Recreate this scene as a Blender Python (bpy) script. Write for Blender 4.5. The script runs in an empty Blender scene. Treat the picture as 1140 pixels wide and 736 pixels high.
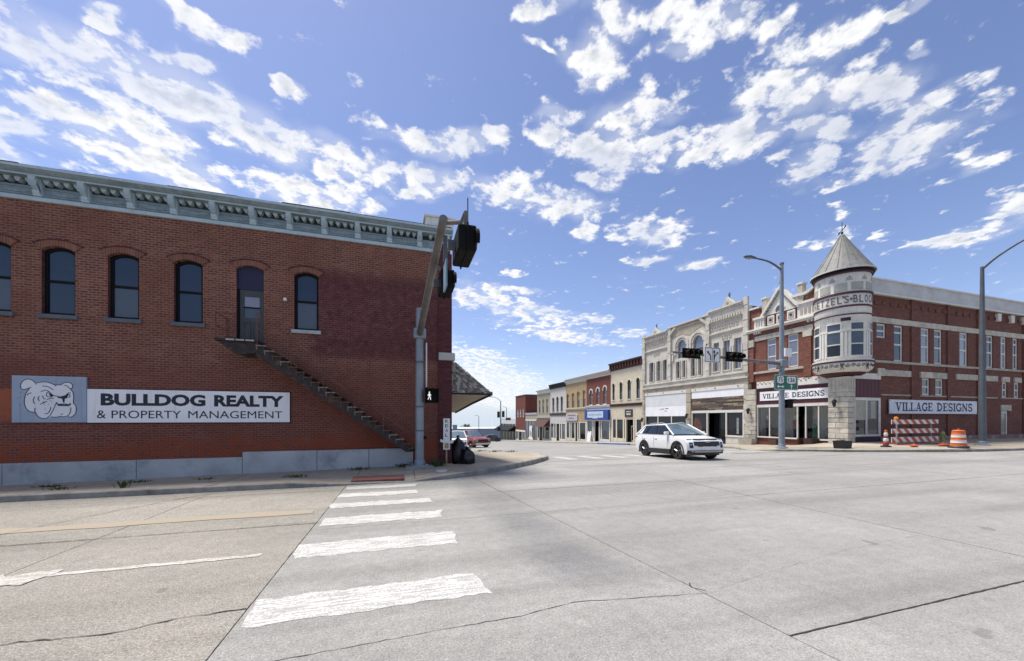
import bpy, bmesh, math, random
from mathutils import Vector, Matrix
from mathutils.geometry import tessellate_polygon
random.seed(7)
PI = math.pi
sc = bpy.context.scene
COL = sc.collection

# ------------------------------------------------------------------ camera
cam_d = bpy.data.cameras.new('camera'); cam = bpy.data.objects.new('camera', cam_d); COL.objects.link(cam)
cam.location = (0, 0, 1.7); cam.rotation_euler = (PI/2, 0, -math.atan(125/410))
cam_d.sensor_width = 36; cam_d.lens = 36*410/1140; cam_d.shift_y = 98/1140
cam_d.clip_start = .05; cam_d.clip_end = 6000 
sc.camera = cam
# ------------------------------------------------------------------ light
SUN_EL, SUN_AZ = 68.0, -46.0           # azimuth clockwise from +Y (negative = towards -X)
world = bpy.data.worlds.new('World'); sc.world = world; world.use_nodes = True
nt = world.node_tree; N = nt.nodes; LK = nt.links; N.clear()
def nd(t, **k):
    n = N.new(t)
    for a, b in k.items(): setattr(n, a, b)
    return n
wo = nd('ShaderNodeOutputWorld'); sky = nd('ShaderNodeTexSky', sky_type='NISHITA')
sky.sun_disc = False; sky.sun_elevation = math.radians(SUN_EL); sky.sun_rotation = math.radians(SUN_AZ)
sky.altitude = 300; sky.air_density = 1.0; sky.dust_density = .6; sky.ozone_density = 2.2
tint = nd('ShaderNodeMix', data_type='RGBA', blend_type='MULTIPLY'); tint.inputs[0].default_value = 1
LK.new(sky.outputs[0], tint.inputs[6]); tint.inputs[7].default_value = (1.08, .99, 1.08, 1)
bg = nd('ShaderNodeBackground'); bg.inputs[1].default_value = .096
hz = nd('ShaderNodeMapRange', interpolation_type='SMOOTHSTEP'); hz.inputs[1].default_value = .16; hz.inputs[2].default_value = -.01; hz.inputs[4].default_value = .85
hm = nd('ShaderNodeMix', data_type='RGBA'); LK.new(hz.outputs[0], hm.inputs[0]); LK.new(tint.outputs[2], hm.inputs[6]); hm.inputs[7].default_value = (4.3, 5.1, 6.0, 1)
LK.new(hm.outputs[2], bg.inputs[0])
def vm(op, a=None, b=None):
    n = nd('ShaderNodeVectorMath', operation=op)
    for i, v in enumerate((a, b)):
        if v is None: continue
        if hasattr(v, 'is_linked'): LK.new(v, n.inputs[i])
        else: n.inputs[i].default_value = v
    return n
def ma(op, a=None, b=None, clamp=False):
    n = nd('ShaderNodeMath', operation=op, use_clamp=clamp)
    for i, v in enumerate((a, b)):
        if v is None: continue
        if hasattr(v, 'is_linked'): LK.new(v, n.inputs[i])
        else: n.inputs[i].default_value = v
    return n.outputs[0]
tc = nd('ShaderNodeTexCoord'); sx = nd('ShaderNodeSeparateXYZ'); LK.new(tc.outputs['Generated'], sx.inputs[0]); LK.new(sx.outputs[2], hz.inputs[0])
zz = ma('ADD', ma('MAXIMUM', sx.outputs[2], 0.0), .1)
cq = nd('ShaderNodeCombineXYZ'); LK.new(ma('DIVIDE', sx.outputs[0], zz), cq.inputs[0]); LK.new(ma('DIVIDE', sx.outputs[1], zz), cq.inputs[1])
# cloud patches on a plane over the town: centre, half axes, turn
CLOUDS = [(-0.686, 1.127, 0.26, 0.111, -152.7), (-0.443, 1.208, 0.204, 0.08, -161.2), (-0.808, 1.361, 0.204, 0.17, 171.0), (-1.072, 1.419, 0.164, 0.048, 134.6), (-0.736, 1.47, 0.14, 0.094, -131.2), (-0.616, 0.989, 0.04, 0.021, 176.9), (-0.419, 0.945, 0.066, 0.023, -165.8), (-0.354, 0.974, 0.052, 0.024, -146.1), (-0.271, 1.078, 0.025, 0.021, -165.7), (-0.381, 1.294, 0.149, 0.09, 171.1), (-0.16, 1.353, 0.142, 0.102, 165.1), (-0.299, 1.502, 0.233, 0.116, 178.5), (0.092, 1.352, 0.117, 0.071, 157.3), (0.145, 1.134, 0.179, 0.043, 168.3), (0.26, 1.086, 0.065, 0.029, 175.4), (-0.486, 1.056, 0.065, 0.023, 171.9), (0.295, 0.735, 0.046, 0.023, 164.3), (0.46, 0.719, 0.089, 0.028, 179.7), (0.308, 0.82, 0.065, 0.012, -174.1), (0.464, 0.808, 0.076, 0.043, 168.0), (0.633, 0.898, 0.133, 0.06, 150.2), (0.663, 1.011, 0.148, 0.069, 165.9), (0.447, 1.063, 0.084, 0.054, 166.3), (0.649, 1.142, 0.075, 0.038, 165.7), (0.384, 1.316, 0.157, 0.095, -178.6), (0.622, 1.333, 0.15, 0.092, 166.4), (0.777, 1.446, 0.072, 0.052, 173.2), (1.048, 1.351, 0.147, 0.118, 177.5), (1.176, 1.572, 0.073, 0.043, 169.4), (0.416, 0.99, 0.068, 0.038, 165.1), (0.631, 0.639, 0.121, 0.056, 160.1), (0.642, 0.712, 0.053, 0.042, 147.9), (0.896, 0.59, 0.101, 0.055, 160.3), (0.959, 0.707, 0.124, 0.08, 164.2), (1.143, 0.627, 0.129, 0.074, 9.1), (1.184, 0.756, 0.101, 0.05, -169.1), (0.938, 0.898, 0.157, 0.087, 137.7), (1.272, 0.879, 0.092, 0.057, 11.0), (1.444, 0.726, 0.149, 0.133, 122.9), (1.714, 0.683, 0.055, 0.05, 68.2), (1.337, 0.599, 0.072, 0.054, 157.6), (2.195, 0.93, 0.149, 0.08, 134.1), (2.138, 0.743, 0.145, 0.054, -160.7), (1.017, 0.505, 0.022, 0.015, 1.1), (1.625, 0.99, 0.056, 0.025, 170.7), (1.795, 1.129, 0.08, 0.062, 117.6), (1.448, 1.507, 0.08, 0.05, 136.9), (1.122, 0.517, 0.023, 0.014, 153.9), (1.943, 1.02, 0.045, 0.032, 77.4), (1.484, 0.877, 0.046, 0.033, 143.2), (0.789, 2.377, 0.561, 0.16, -162.1), (1.316, 2.787, 0.472, 0.143, -173.5), (0.612, 2.1, 0.174, 0.059, 177.9), (1.353, 2.381, 0.122, 0.103, -169.1), (0.879, 4.365, 1.507, 0.532, -134.7), (1.424, 5.948, 2.795, 0.751, -135.1), (1.78, 2.561, 0.126, 0.101, -160.9), (0.574, 1.884, 0.077, 0.029, 163.0), (0.806, 3.557, 0.325, 0.161, -149.6)]
# clouds go on behind and overhead in the same broken pattern
for i in range(12):
    a = math.radians(random.uniform(95, 345)); r = random.uniform(.15, 2.2)
    CLOUDS.append((r*math.sin(a), r*math.cos(a), random.uniform(.15, .4), random.uniform(.1, .22), random.uniform(0, 180)))
wn_ = nd('ShaderNodeTexNoise'); wn_.inputs['Scale'].default_value = 6; wn_.inputs['Detail'].default_value = 4; LK.new(cq.outputs[0], wn_.inputs['Vector'])
warp = vm('ADD', cq.outputs[0], vm('SCALE', vm('SUBTRACT', wn_.outputs['Color'], (.5, .5, .5)).outputs[0]).outputs[0]); warp.inputs[1].links[0].from_node.inputs['Scale'].default_value = .22
mask = None
for (x, y, a, b, r) in CLOUDS:
    mp = nd('ShaderNodeMapping', vector_type='TEXTURE'); LK.new(warp.outputs[0], mp.inputs[0])
    mp.inputs[1].default_value = (x, y, 0); mp.inputs[2].default_value = (0, 0, math.radians(r)); mp.inputs[3].default_value = (a*1.28, b*1.28, 1)
    d = ma('SUBTRACT', 1.0, vm('LENGTH', mp.outputs[0]).outputs['Value'])
    mask = d if mask is None else ma('MAXIMUM', mask, d)
mask = ma('MAXIMUM', mask, -.25)
def noise(scale, det, off=(0, 0, 0), rough=.62, dist=0.0):
    n = nd('ShaderNodeTexNoise'); n.inputs['Scale'].default_value = scale; n.inputs['Detail'].default_value = det
    n.inputs['Roughness'].default_value = rough; n.inputs['Distortion'].default_value = dist
    LK.new(vm('ADD', cq.outputs[0], off).outputs[0], n.inputs['Vector']); return n.outputs['Fac']
n1 = noise(12, 12, dist=.1, rough=.6); n2 = noise(12, 12, (-.02, .018, 0), dist=.1, rough=.58); n0 = noise(3.3, 3, (4, 2, 0))
def dens(nz):
    s = ma('ADD', ma('MULTIPLY', ma('MINIMUM', mask, .5), .95), ma('MULTIPLY', ma('SUBTRACT', nz, .5), 3.0))
    return ma('ADD', s, ma('MULTIPLY', ma('SUBTRACT', n0, .5), .5))
def ramp(v, lo, hi, smooth=True):
    m = nd('ShaderNodeMapRange', interpolation_type='SMOOTHSTEP' if smooth else 'LINEAR'); LK.new(v, m.inputs[0])
    m.inputs[1].default_value = lo; m.inputs[2].default_value = hi; return m.outputs[0]
D1 = dens(n1); veil = ma('MULTIPLY', ramp(ma('ADD', mask, ma('MULTIPLY', ma('SUBTRACT', n0, .5), 2.2)), -.05, .8), .30)
thick = ma('ADD', .68, ma('MULTIPLY', ramp(noise(2.6, 4, (7, 1, 0)), .36, .56), .32))
fac = ma('MAXIMUM', ma('MULTIPLY', ramp(D1, .06, .56), thick), veil); shade = ramp(dens(n2), .4, 1.15)
cm = nd('ShaderNodeMix', data_type='RGBA'); LK.new(shade, cm.inputs[0])
cm.inputs[6].default_value = (1.0, 1.0, 1.0, 1); cm.inputs[7].default_value = (.68, .71, .76, 1)
bg2 = nd('ShaderNodeBackground'); LK.new(cm.outputs[2], bg2.inputs[0]); bg2.inputs[1].default_value = .64
mx = nd('ShaderNodeMixShader'); LK.new(ma('MULTIPLY', fac, .96), mx.inputs[0]); LK.new(bg.outputs[0], mx.inputs[1]); LK.new(bg2.outputs[0], mx.inputs[2])
LK.new(mx.outputs[0], wo.inputs[0])
world.cycles.sampling_method = 'MANUAL'; world.cycles.sample_map_resolution = 512
sun_d = bpy.data.lights.new('sun', 'SUN'); sun = bpy.data.objects.new('sun', sun_d); COL.objects.link(sun)
sun_d.energy = 4.0; sun_d.angle = math.radians(13); sun_d.color = (1, .94, .84)
e, a = math.radians(SUN_EL), math.radians(SUN_AZ)
sun.rotation_euler = Vector((math.sin(a)*math.cos(e), math.cos(a)*math.cos(e), math.sin(e))).to_track_quat('Z', 'Y').to_euler()
sc.view_settings.view_transform = 'Standard'; sc.view_settings.look = 'None'; sc.view_settings.gamma = 1
sc.view_settings.use_curve_mapping = False; sc.view_settings.exposure = .7
sc.render.engine = 'CYCLES'; sc.cycles.max_bounces = 5; sc.cycles.transparent_max_bounces = 14

# ------------------------------------------------------------------ helpers
class MB:
    def __init__(s): s.v = []; s.f = []
    def add(s, vs, fs):
        o = len(s.v); s.v += [tuple(v) for v in vs]; s.f += [[i+o for i in q] for q in fs]; return s
    def box(s, x0, x1, y0, y1, z0, z1):
        return s.add([(x0,y0,z0),(x1,y0,z0),(x1,y1,z0),(x0,y1,z0),(x0,y0,z1),(x1,y0,z1),(x1,y1,z1),(x0,y1,z1)],
                     [[0,3,2,1],[4,5,6,7],[0,1,5,4],[1,2,6,5],[2,3,7,6],[3,0,4,7]])
    def plate(s, outer, y0, y1, holes=()):
        """polygon in the x-z plane, from y0 to y1, with holes through it"""
        loops = [list(outer)] + [list(h) for h in holes]
        pts = [p for l in loops for p in l]; n = len(pts)
        tris = tessellate_polygon([[Vector((p[0], p[1], 0)) for p in l] for l in loops])
        vs = [(p[0], y0, p[1]) for p in pts] + [(p[0], y1, p[1]) for p in pts]
        fs = [list(t) for t in tris] + [[i+n for i in reversed(t)] for t in tris]
        o = 0
        for l in loops:
            k = len(l)
            for i in range(k):
                j = (i+1) % k; fs.append([o+i, o+j, o+j+n, o+i+n])
            o += k
        return s.add(vs, fs)
    def tube(s, pts, r, n=8, caps=True):
        pts = [Vector(p) for p in pts]; rs = r if isinstance(r, (list, tuple)) else [r]*len(pts)
        vs = []; fs = []; m = len(pts); up = None
        for i, p in enumerate(pts):
            t = (pts[min(i+1, m-1)] - pts[max(i-1, 0)]).normalized()
            a = Vector((0, 0, 1)) if abs(t.z) < .95 else Vector((1, 0, 0))
            u = t.cross(a).normalized(); w = u.cross(t)
            for k in range(n):
                an = 2*PI*k/n; vs.append(p + rs[i]*(math.cos(an)*u + math.sin(an)*w))
        for i in range(m-1):
            for k in range(n):
                l = (k+1) % n; fs.append([i*n+k, i*n+l, (i+1)*n+l, (i+1)*n+k])
        if caps: fs.append(list(range(n))); fs.append([(m-1)*n+k for k in reversed(range(n))])
        return s.add(vs, fs)
    def lathe(s, prof, n=24, c=(0, 0, 0), a0=0, a1=2*PI):
        full = abs(a1-a0-2*PI) < 1e-6; k = n if full else n+1; vs = []; fs = []; m = len(prof)
        for j in range(k):
            an = a0+(a1-a0)*j/n
            for (r, z) in prof: vs.append((c[0]+r*math.cos(an), c[1]+r*math.sin(an), c[2]+z))
        for j in range(n):
            j2 = (j+1) % k
            for i in range(m-1): fs.append([j*m+i, j2*m+i, j2*m+i+1, j*m+i+1])
        return s.add(vs, fs)
    def patch(s, c, a0, a1, z0, z1, r0, r1, n=6):
        """piece of a cylinder wall"""
        vs = []; fs = []
        for j in range(n+1):
            an = a0+(a1-a0)*j/n; ca, sa = math.cos(an), math.sin(an)
            for (r, z) in ((r0, z0), (r1, z0), (r1, z1), (r0, z1)): vs.append((c[0]+r*ca, c[1]+r*sa, z))
        for j in range(n):
            for i in range(4): fs.append([j*4+i, j*4+(i+1) % 4, j*4+4+(i+1) % 4, j*4+4+i])
        fs += [[0, 1, 2, 3], [n*4+3, n*4+2, n*4+1, n*4]]
        return s.add(vs, fs)
    def ribbon(s, pts, w, y=0.0, closed=False):
        """flat line of width w in the x-z plane"""
        P = [Vector(p) for p in pts]; n = len(P); vs = []
        for i in range(n):
            a = P[(i-1) % n] if (closed or i) else P[i]; b = P[(i+1) % n] if (closed or i < n-1) else P[i]
            t = (b-a).normalized() if (b-a).length > 1e-9 else Vector((1, 0)); nn = Vector((-t.y, t.x))*(w/2)
            for q in (P[i]+nn, P[i]-nn): vs.append((q.x, y, q.y))
        fs = [[2*i, 2*i+1, 2*i+3, 2*i+2] for i in range(n-1)]
        if closed: fs.append([2*n-2, 2*n-1, 1, 0])
        return s.add(vs, fs)
    def xform(s, M): s.v = [tuple(M @ Vector(v)) for v in s.v]; return s
    def mesh(s, name, mat, smooth=False):
        me = bpy.data.meshes.new(name); me.from_pydata(s.v, [], s.f); me.validate()
        bm = bmesh.new(); bm.from_mesh(me); bmesh.ops.recalc_face_normals(bm, faces=bm.faces); bm.to_mesh(me); bm.free()
        if mat: me.materials.append(mat)
        if smooth:
            for p in me.polygons: p.use_smooth = True
            try: me.set_sharp_from_angle(angle=math.radians(40))
            except Exception: pass
        me.update(); return me
    def build(s, name, mat, parent=None, M=None, smooth=False, bevel=0):
        return put(s.mesh(name, mat, smooth), name, parent, M, bevel)
def put(me, name, parent=None, M=None, bevel=0):
    o = bpy.data.objects.new(name, me); COL.objects.link(o)
    if parent: o.parent = parent
    if M is not None: o.matrix_local = M
    if bevel:
        b = o.modifiers.new('bevel', 'BEVEL'); b.width = bevel; b.segments = 2; b.limit_method = 'ANGLE'
    return o
def T(x, y=0, z=0): return Matrix.Translation((x, y, z))
def RZ(a): return Matrix.Rotation(math.radians(a), 4, 'Z')
def tag(o, label, cat, group=None):
    o['label'] = label; o['category'] = cat
    if group: o['group'] = group
    return o
def structure(o): o['kind'] = 'structure'; return o
def thing(name, label, cat, loc=(0, 0, 0), rz=0, group=None):
    o = bpy.data.objects.new(name, None); COL.objects.link(o); o.empty_display_size = .3
    o.location = loc; o.rotation_euler = (0, 0, math.radians(rz)); return tag(o, label, cat, group)
def copy_tree(o, parent=None):
    c = o.copy(); COL.objects.link(c)
    if parent: c.parent = parent; c.matrix_parent_inverse = o.matrix_parent_inverse.copy()
    for ch in o.children: copy_tree(ch, c)
    return c
def copy_thing(o, loc, label, rz=None):
    c = copy_tree(o); c.location = loc; c['label'] = label
    if rz is not None: c.rotation_euler = (0, 0, math.radians(rz))
    return c
_txt = {}
def text_mb(txt, w, h, bold=0.0, depth=.004):
    """letters in the x-z plane, x 0..w, z 0..h, front at y=-depth"""
    cu = bpy.data.curves.new('t', 'FONT'); cu.body = txt; cu.offset = bold; cu.extrude = 0; cu.resolution_u = 3
    ob = bpy.data.objects.new('t', cu); COL.objects.link(ob)
    dg = bpy.context.evaluated_depsgraph_get(); me = bpy.data.meshes.new_from_object(ob.evaluated_get(dg))
    xs = [v.co.x for v in me.vertices]; ys = [v.co.y for v in me.vertices]
    kx = w/(max(xs)-min(xs)); ky = h/(max(ys)-min(ys)); b = MB()
    b.add([((v.co.x-min(xs))*kx, -depth, (v.co.y-min(ys))*ky) for v in me.vertices], [list(p.vertices) for p in me.polygons])
    bpy.data.objects.remove(ob); bpy.data.curves.remove(cu); bpy.data.meshes.remove(me); return b
def arc(cx, cz, r, a0, a1, n=10, rz=None):
    return [(cx+r*math.cos(math.radians(a0+(a1-a0)*i/n)), cz+(rz or r)*math.sin(math.radians(a0+(a1-a0)*i/n))) for i in range(n+1)]
def opening(x0, x1, z0, z1, rise=0, n=8):
    if not rise: return [(x0, z0), (x1, z0), (x1, z1), (x0, z1)]
    cx = (x0+x1)/2; w = (x1-x0)/2; r = (w*w+rise*rise)/(2*rise); a = math.degrees(math.asin(min(1, w/r)))
    if rise >= w: return [(x0, z0), (x1, z0)] + arc(cx, z1-rise, w, 0, 180, n, rise)
    return [(x0, z0), (x1, z0)] + arc(cx, z1-r, r, 90-a, 90+a, n)

# ------------------------------------------------------------------ materials
def newmat(name):
    m = bpy.data.materials.new(name); m.use_nodes = True; t = m.node_tree; b = t.nodes['Principled BSDF']; return m, t, b
def P(b, k, v):
    if k in b.inputs: b.inputs[k].default_value = v
class NT:
    def __init__(s, t): s.t = t
    def n(s, ty, **k):
        o = s.t.nodes.new(ty)
        for a, b in k.items(): setattr(o, a, b)
        return o
    def l(s, a, b): s.t.links.new(a, b)
    def val(s, sock, v):
        if hasattr(v, 'is_linked'): s.l(v, sock)
        else: sock.default_value = v
    def math(s, op, a, b=0.0, clamp=False):
        o = s.n('ShaderNodeMath', operation=op, use_clamp=clamp); s.val(o.inputs[0], a); s.val(o.inputs[1], b); return o.outputs[0]
    def noise(s, vec, scale, det=4, rough=.6, dist=0):
        o = s.n('ShaderNodeTexNoise'); o.inputs['Scale'].default_value = scale; o.inputs['Detail'].default_value = det
        o.inputs['Roughness'].default_value = rough; o.inputs['Distortion'].default_value = dist; s.l(vec, o.inputs['Vector']); return o.outputs['Fac']
    def rng(s, v, a, b, c=0.0, d=1.0, smooth=True):
        o = s.n('ShaderNodeMapRange', interpolation_type='SMOOTHSTEP' if smooth else 'LINEAR'); s.val(o.inputs[0], v)
        for i, q in enumerate((a, b, c, d)): o.inputs[i+1].default_value = q
        return o.outputs[0]
    def mix(s, f, a, b, mode='MIX'):
        o = s.n('ShaderNodeMix', data_type='RGBA', blend_type=mode); s.val(o.inputs[0], f)
        for i, q in ((6, a), (7, b)):
            if hasattr(q, 'is_linked'): s.l(q, o.inputs[i])
            else: o.inputs[i].default_value = (*q, 1)
        return o.outputs[2]
    def mapv(s, vec, sc=(1, 1, 1), loc=(0, 0, 0)):
        o = s.n('ShaderNodeMapping'); s.l(vec, o.inputs[0]); o.inputs[3].default_value = sc; o.inputs[1].default_value = loc; return o.outputs[0]
    def bump(s, b, h, st, dist=.01):
        o = s.n('ShaderNodeBump'); o.inputs['Strength'].default_value = st; o.inputs['Distance'].default_value = dist
        s.l(h, o.inputs['Height']); s.l(o.outputs[0], b.inputs['Normal'])
def mul(c, k): return tuple(x*k for x in c)
def M_(name, col, rough=.75, var=.15, scale=3.0, bump=.0, metallic=0, dirt=None, dirt_amt=.4, streak=0, spec=None, rand=0):
    """plain surface with grain, blotches and, if asked, rain streaks or dirt"""
    m, t, b = newmat(name); k = NT(t); tcx = k.n('ShaderNodeTexCoord').outputs['Object']
    c = k.mix(k.rng(k.noise(tcx, scale, 5), .3, .7), mul(col, 1-var), tuple(min(1, x*(1+var)) for x in col))
    c = k.mix(k.math('MULTIPLY', k.noise(tcx, scale*14, 3), .35), c, mul(col, 1-var*1.6))
    if dirt:
        v = k.mapv(tcx, (6, 6, .5)) if streak else k.mapv(tcx, (1, 1, 1))
        c = k.mix(k.rng(k.noise(v, 1.6 if streak else scale*.8, 6, .65), .5, .72, 0, dirt_amt), c, dirt)
    if rand:
        oi = k.n('ShaderNodeObjectInfo').outputs['Random']; c = k.mix(1.0, c, k.mix(oi, (1-rand,)*3, (1+rand*.4,)*3), 'MULTIPLY')
    k.l(c, b.inputs['Base Color']); P(b, 'Roughness', rough); P(b, 'Metallic', metallic)
    if spec is not None: P(b, 'Specular IOR Level', spec)
    if bump: k.bump(b, k.noise(tcx, scale*9, 5, .65), bump, .02)
    return m
def wallvec(k):
    tcn = k.n('ShaderNodeTexCoord'); s1 = k.n('ShaderNodeSeparateXYZ'); k.l(tcn.outputs['Object'], s1.inputs[0])
    s2 = k.n('ShaderNodeSeparateXYZ'); k.l(tcn.outputs['Normal'], s2.inputs[0])
    f = k.math('GREATER_THAN', k.math('ABSOLUTE', s2.outputs[0]), .6)
    o = k.n('ShaderNodeMix'); k.l(f, o.inputs[0]); k.l(s1.outputs[0], o.inputs[2]); k.l(s1.outputs[1], o.inputs[3])
    cv = k.n('ShaderNodeCombineXYZ'); k.l(o.outputs[0], cv.inputs[0]); k.l(s1.outputs[2], cv.inputs[1])
    return cv.outputs[0], o.outputs[0], s1.outputs[2], tcn.outputs['Object']
def brick_mat(name, c1, c2, mortar, bw=.23, bh=.075, ms=.011, extra=None, blotch=.35, bmp=.5):
    m, t, b = newmat(name); k = NT(t); v, u, z, ob = wallvec(k)
    wob = k.n('ShaderNodeVectorMath', operation='SCALE'); wnz = k.n('ShaderNodeTexNoise'); wnz.inputs['Scale'].default_value = 2.5; wnz.inputs['Detail'].default_value = 4; k.l(ob, wnz.inputs['Vector']); k.l(wnz.outputs['Color'], wob.inputs[0]); wob.inputs['Scale'].default_value = .035
    va_ = k.n('ShaderNodeVectorMath', operation='ADD'); k.l(v, va_.inputs[0]); k.l(wob.outputs[0], va_.inputs[1]); v = va_.outputs[0]; sv_ = k.n('ShaderNodeSeparateXYZ'); k.l(v, sv_.inputs[0]); u0, z0_ = u, z; u, z = sv_.outputs[0], sv_.outputs[1]
    br = k.n('ShaderNodeTexBrick'); k.l(v, br.inputs['Vector']); br.inputs['Scale'].default_value = 1
    br.inputs['Brick Width'].default_value = bw; br.inputs['Row Height'].default_value = bh; br.inputs['Mortar Size'].default_value = ms
    br.inputs['Mortar Smooth'].default_value = .25; br.inputs['Bias'].default_value = 0
    for i, q in (('Color1', c1), ('Color2', c2), ('Mortar', mortar)): br.inputs[i].default_value = (*q, 1)
    row = k.math('FLOOR', k.math('DIVIDE', z, bh)); colm = k.math('FLOOR', k.math('ADD', k.math('DIVIDE', u, bw), k.math('MULTIPLY', k.math('MODULO', row, 2.0), .5)))
    cid = k.n('ShaderNodeCombineXYZ'); k.l(colm, cid.inputs[0]); k.l(row, cid.inputs[1]); wn = k.n('ShaderNodeTexWhiteNoise', noise_dimensions='2D'); k.l(cid.outputs[0], wn.inputs['Vector'])
    inb = k.math('SUBTRACT', 1.0, br.outputs['Fac']); wv_ = wn.outputs['Value']
    c = k.mix(k.math('MULTIPLY', inb, k.rng(wv_, .86, .88, 0, .6)), br.outputs['Color'], mul(c2, .55)); c = k.mix(k.math('MULTIPLY', inb, k.rng(wv_, .12, .10, 0, .55)), c, (c1[0]*1.45, c1[1]*1.7, c1[2]*1.7))
    c = k.mix(k.rng(k.noise(ob, .55, 5), .35, .7, 0, blotch), c, mul(c1, .62))
    c = k.mix(k.rng(k.noise(k.mapv(ob, (2.2, 2.2, .18)), 1.3, 5, .65), .55, .75, 0, blotch*.7), c, mul(c2, .7)); c = k.mix(k.rng(k.noise(k.mapv(ob, (3, 3, .2), (3, 1, 5)), 1.1, 5, .65), .60, .78, 0, blotch*.6), c, mul(mortar, 1.1))
    c = k.mix(k.rng(k.noise(ob, 2.3, 6, .7), .55, .75, 0, blotch), c, mul(c2, 1.25))
    c = k.mix(k.math('MULTIPLY', k.noise(ob, 40, 3), .22), c, mul(mortar, .6))
    if extra: c = extra(k, c, u0, z0_, ob)
    k.l(c, b.inputs['Base Color']); P(b, 'Roughness', .88); P(b, 'Specular IOR Level', .25)
    h = k.math('ADD', k.math('MULTIPLY', br.outputs['Fac'], -1.0), k.math('MULTIPLY', k.noise(ob, 60, 3), .35)); k.bump(b, h, bmp, .012)
    return m
def glass_mat(name, col=(.012, .016, .022), rough=.03, ior=1.9, tint2=None):
    m, t, b = newmat(name); k = NT(t); ob = k.n('ShaderNodeTexCoord').outputs['Object']
    c = k.mix(k.noise(ob, 1.1, 3), mul(col, .6), tint2 or mul(col, 1.5)); k.l(c, b.inputs['Base Color'])
    P(b, 'Roughness', rough); P(b, 'IOR', ior); P(b, 'Specular IOR Level', .5)
    k.bump(b, k.noise(ob, 1.1, 2), .16, .02); return m
def clear_glass(name, tr=.9):
    m = bpy.data.materials.new(name); m.use_nodes = True; t = m.node_tree; t.nodes.clear(); k = NT(t)
    o = k.n('ShaderNodeOutputMaterial'); a = k.n('ShaderNodeBsdfTransparent'); a.inputs[0].default_value = (tr, tr, tr, 1)
    g = k.n('ShaderNodeBsdfGlossy'); g.inputs['Roughness'].default_value = .02; fr = k.n('ShaderNodeFresnel'); fr.inputs[0].default_value = 1.38
    x = k.n('ShaderNodeMixShader'); k.l(fr.outputs[0], x.inputs[0]); k.l(a.outputs[0], x.inputs[1]); k.l(g.outputs[0], x.inputs[2]); k.l(x.outputs[0], o.inputs[0]); return m

# ------------------------------------------------------------------ shape of the land: the street north runs downhill
def sp(t, w=1.0): return w*math.log1p(math.exp(min(50, t/w))) if t/w < 50 else t
def H(x, y): return -.05*sp(y-12.5) + .014*sp(y-115, 10.0)
def ss(t): t = max(0, min(1, t)); return t*t*(3-2*t)
def SW(x, y):                                       # west pavement level
    return H(x, y) + .13 + (.045 - .013*max(0, .3-max(x, -11)))*ss((y-10.2)/2.2)*ss((17-y)/3)
def SE(x, y):                                       # east pavement level, nearly level along the side wall
    return H(x, y) + .12 + ss((x-24)/4)*ss((19.5-y)/3.5)*(-H(x, y) + .018*(y-11))

def concrete(name, col, col2, speck=.3, warm=.15, tracks=0.0, rand=.06):
    m, t, b = newmat(name); k = NT(t); ob = k.n('ShaderNodeTexCoord').outputs['Object']
    c = k.mix(k.rng(k.noise(ob, .35, 6, .6), .3, .7), col, col2)
    c = k.mix(k.rng(k.noise(ob, 1.7, 6, .7), .48, .72, 0, .35), c, mul(col, .8))
    c = k.mix(k.rng(k.noise(k.mapv(ob, (.5, 9, 1)), 1.4, 4), .45, .7, 0, .22), c, mul(col, .84))       # brushed lines
    if tracks: c = k.mix(k.rng(k.noise(k.mapv(ob, (.05, .55, 1), (0, .35, 0)), 1.7, 5, .55, .3), .46, .64, 0, tracks), c, mul(col, .66))
    vo = k.n('ShaderNodeTexVoronoi'); vo.inputs['Scale'].default_value = 36; k.l(ob, vo.inputs['Vector'])
    c = k.mix(k.rng(vo.outputs['Distance'], .05, .32, speck, 0), c, mul(col2, 1.35))
    c = k.mix(k.rng(k.noise(ob, 38, 5, .8), .52, .66, 0, speck*1.5), c, mul(col, .52)); c = k.mix(k.rng(k.noise(ob, 55, 3, .8), .58, .70, 0, speck), c, mul(col2, 1.45))
    c = k.mix(k.rng(k.noise(ob, 3.1, 3, .5), .70, .78, 0, .35), c, mul(col, .55))                      # oil spots
    g = k.rng(k.noise(ob, 7, 8, .82), .3, .7, .80, 1.16, False); gc = k.n('ShaderNodeCombineXYZ')
    for q in range(3): k.l(g, gc.inputs[q])
    c = k.mix(1.0, c, gc.outputs[0], 'MULTIPLY'); g2 = k.rng(k.noise(ob, 60, 3, .9), .36, .64, 1-speck*.75, 1+speck*.5, False); gc2 = k.n('ShaderNodeCombineXYZ')
    for q in range(3): k.l(g2, gc2.inputs[q])
    c = k.mix(1.0, c, gc2.outputs[0], 'MULTIPLY'); c = k.mix(k.rng(k.noise(ob, 1.9, 2, .4), .735, .76, 0, .5), c, mul(col, .45))
    oi = k.n('ShaderNodeObjectInfo').outputs['Random']; c = k.mix(1.0, c, k.mix(oi, (1-rand,)*3, (1, 1, 1)), 'MULTIPLY')
    k.l(c, b.inputs['Base Color']); P(b, 'Roughness', .82); P(b, 'Specular IOR Level', .3)
    k.bump(b, k.math('ADD', k.noise(ob, 85, 4, .7), k.math('MULTIPLY', k.noise(ob, 14, 3), .5)), .45, .012); return m
road_grey = concrete('road_concrete', (.262, .257, .247), (.325, .319, .306), .42, tracks=.5)
road_tan = concrete('road_aggregate', (.258, .243, .218), (.335, .315, .282), .65, tracks=.4)
walk_mat = concrete('pavement_concrete', (.30, .262, .21), (.40, .35, .285), .25)
joint_mat = M_('joint_filler', (.045, .042, .04), .95, .3)
dirt_mat = M_('ground_dirt', (.17, .16, .12), .95, .3, .6)
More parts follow.
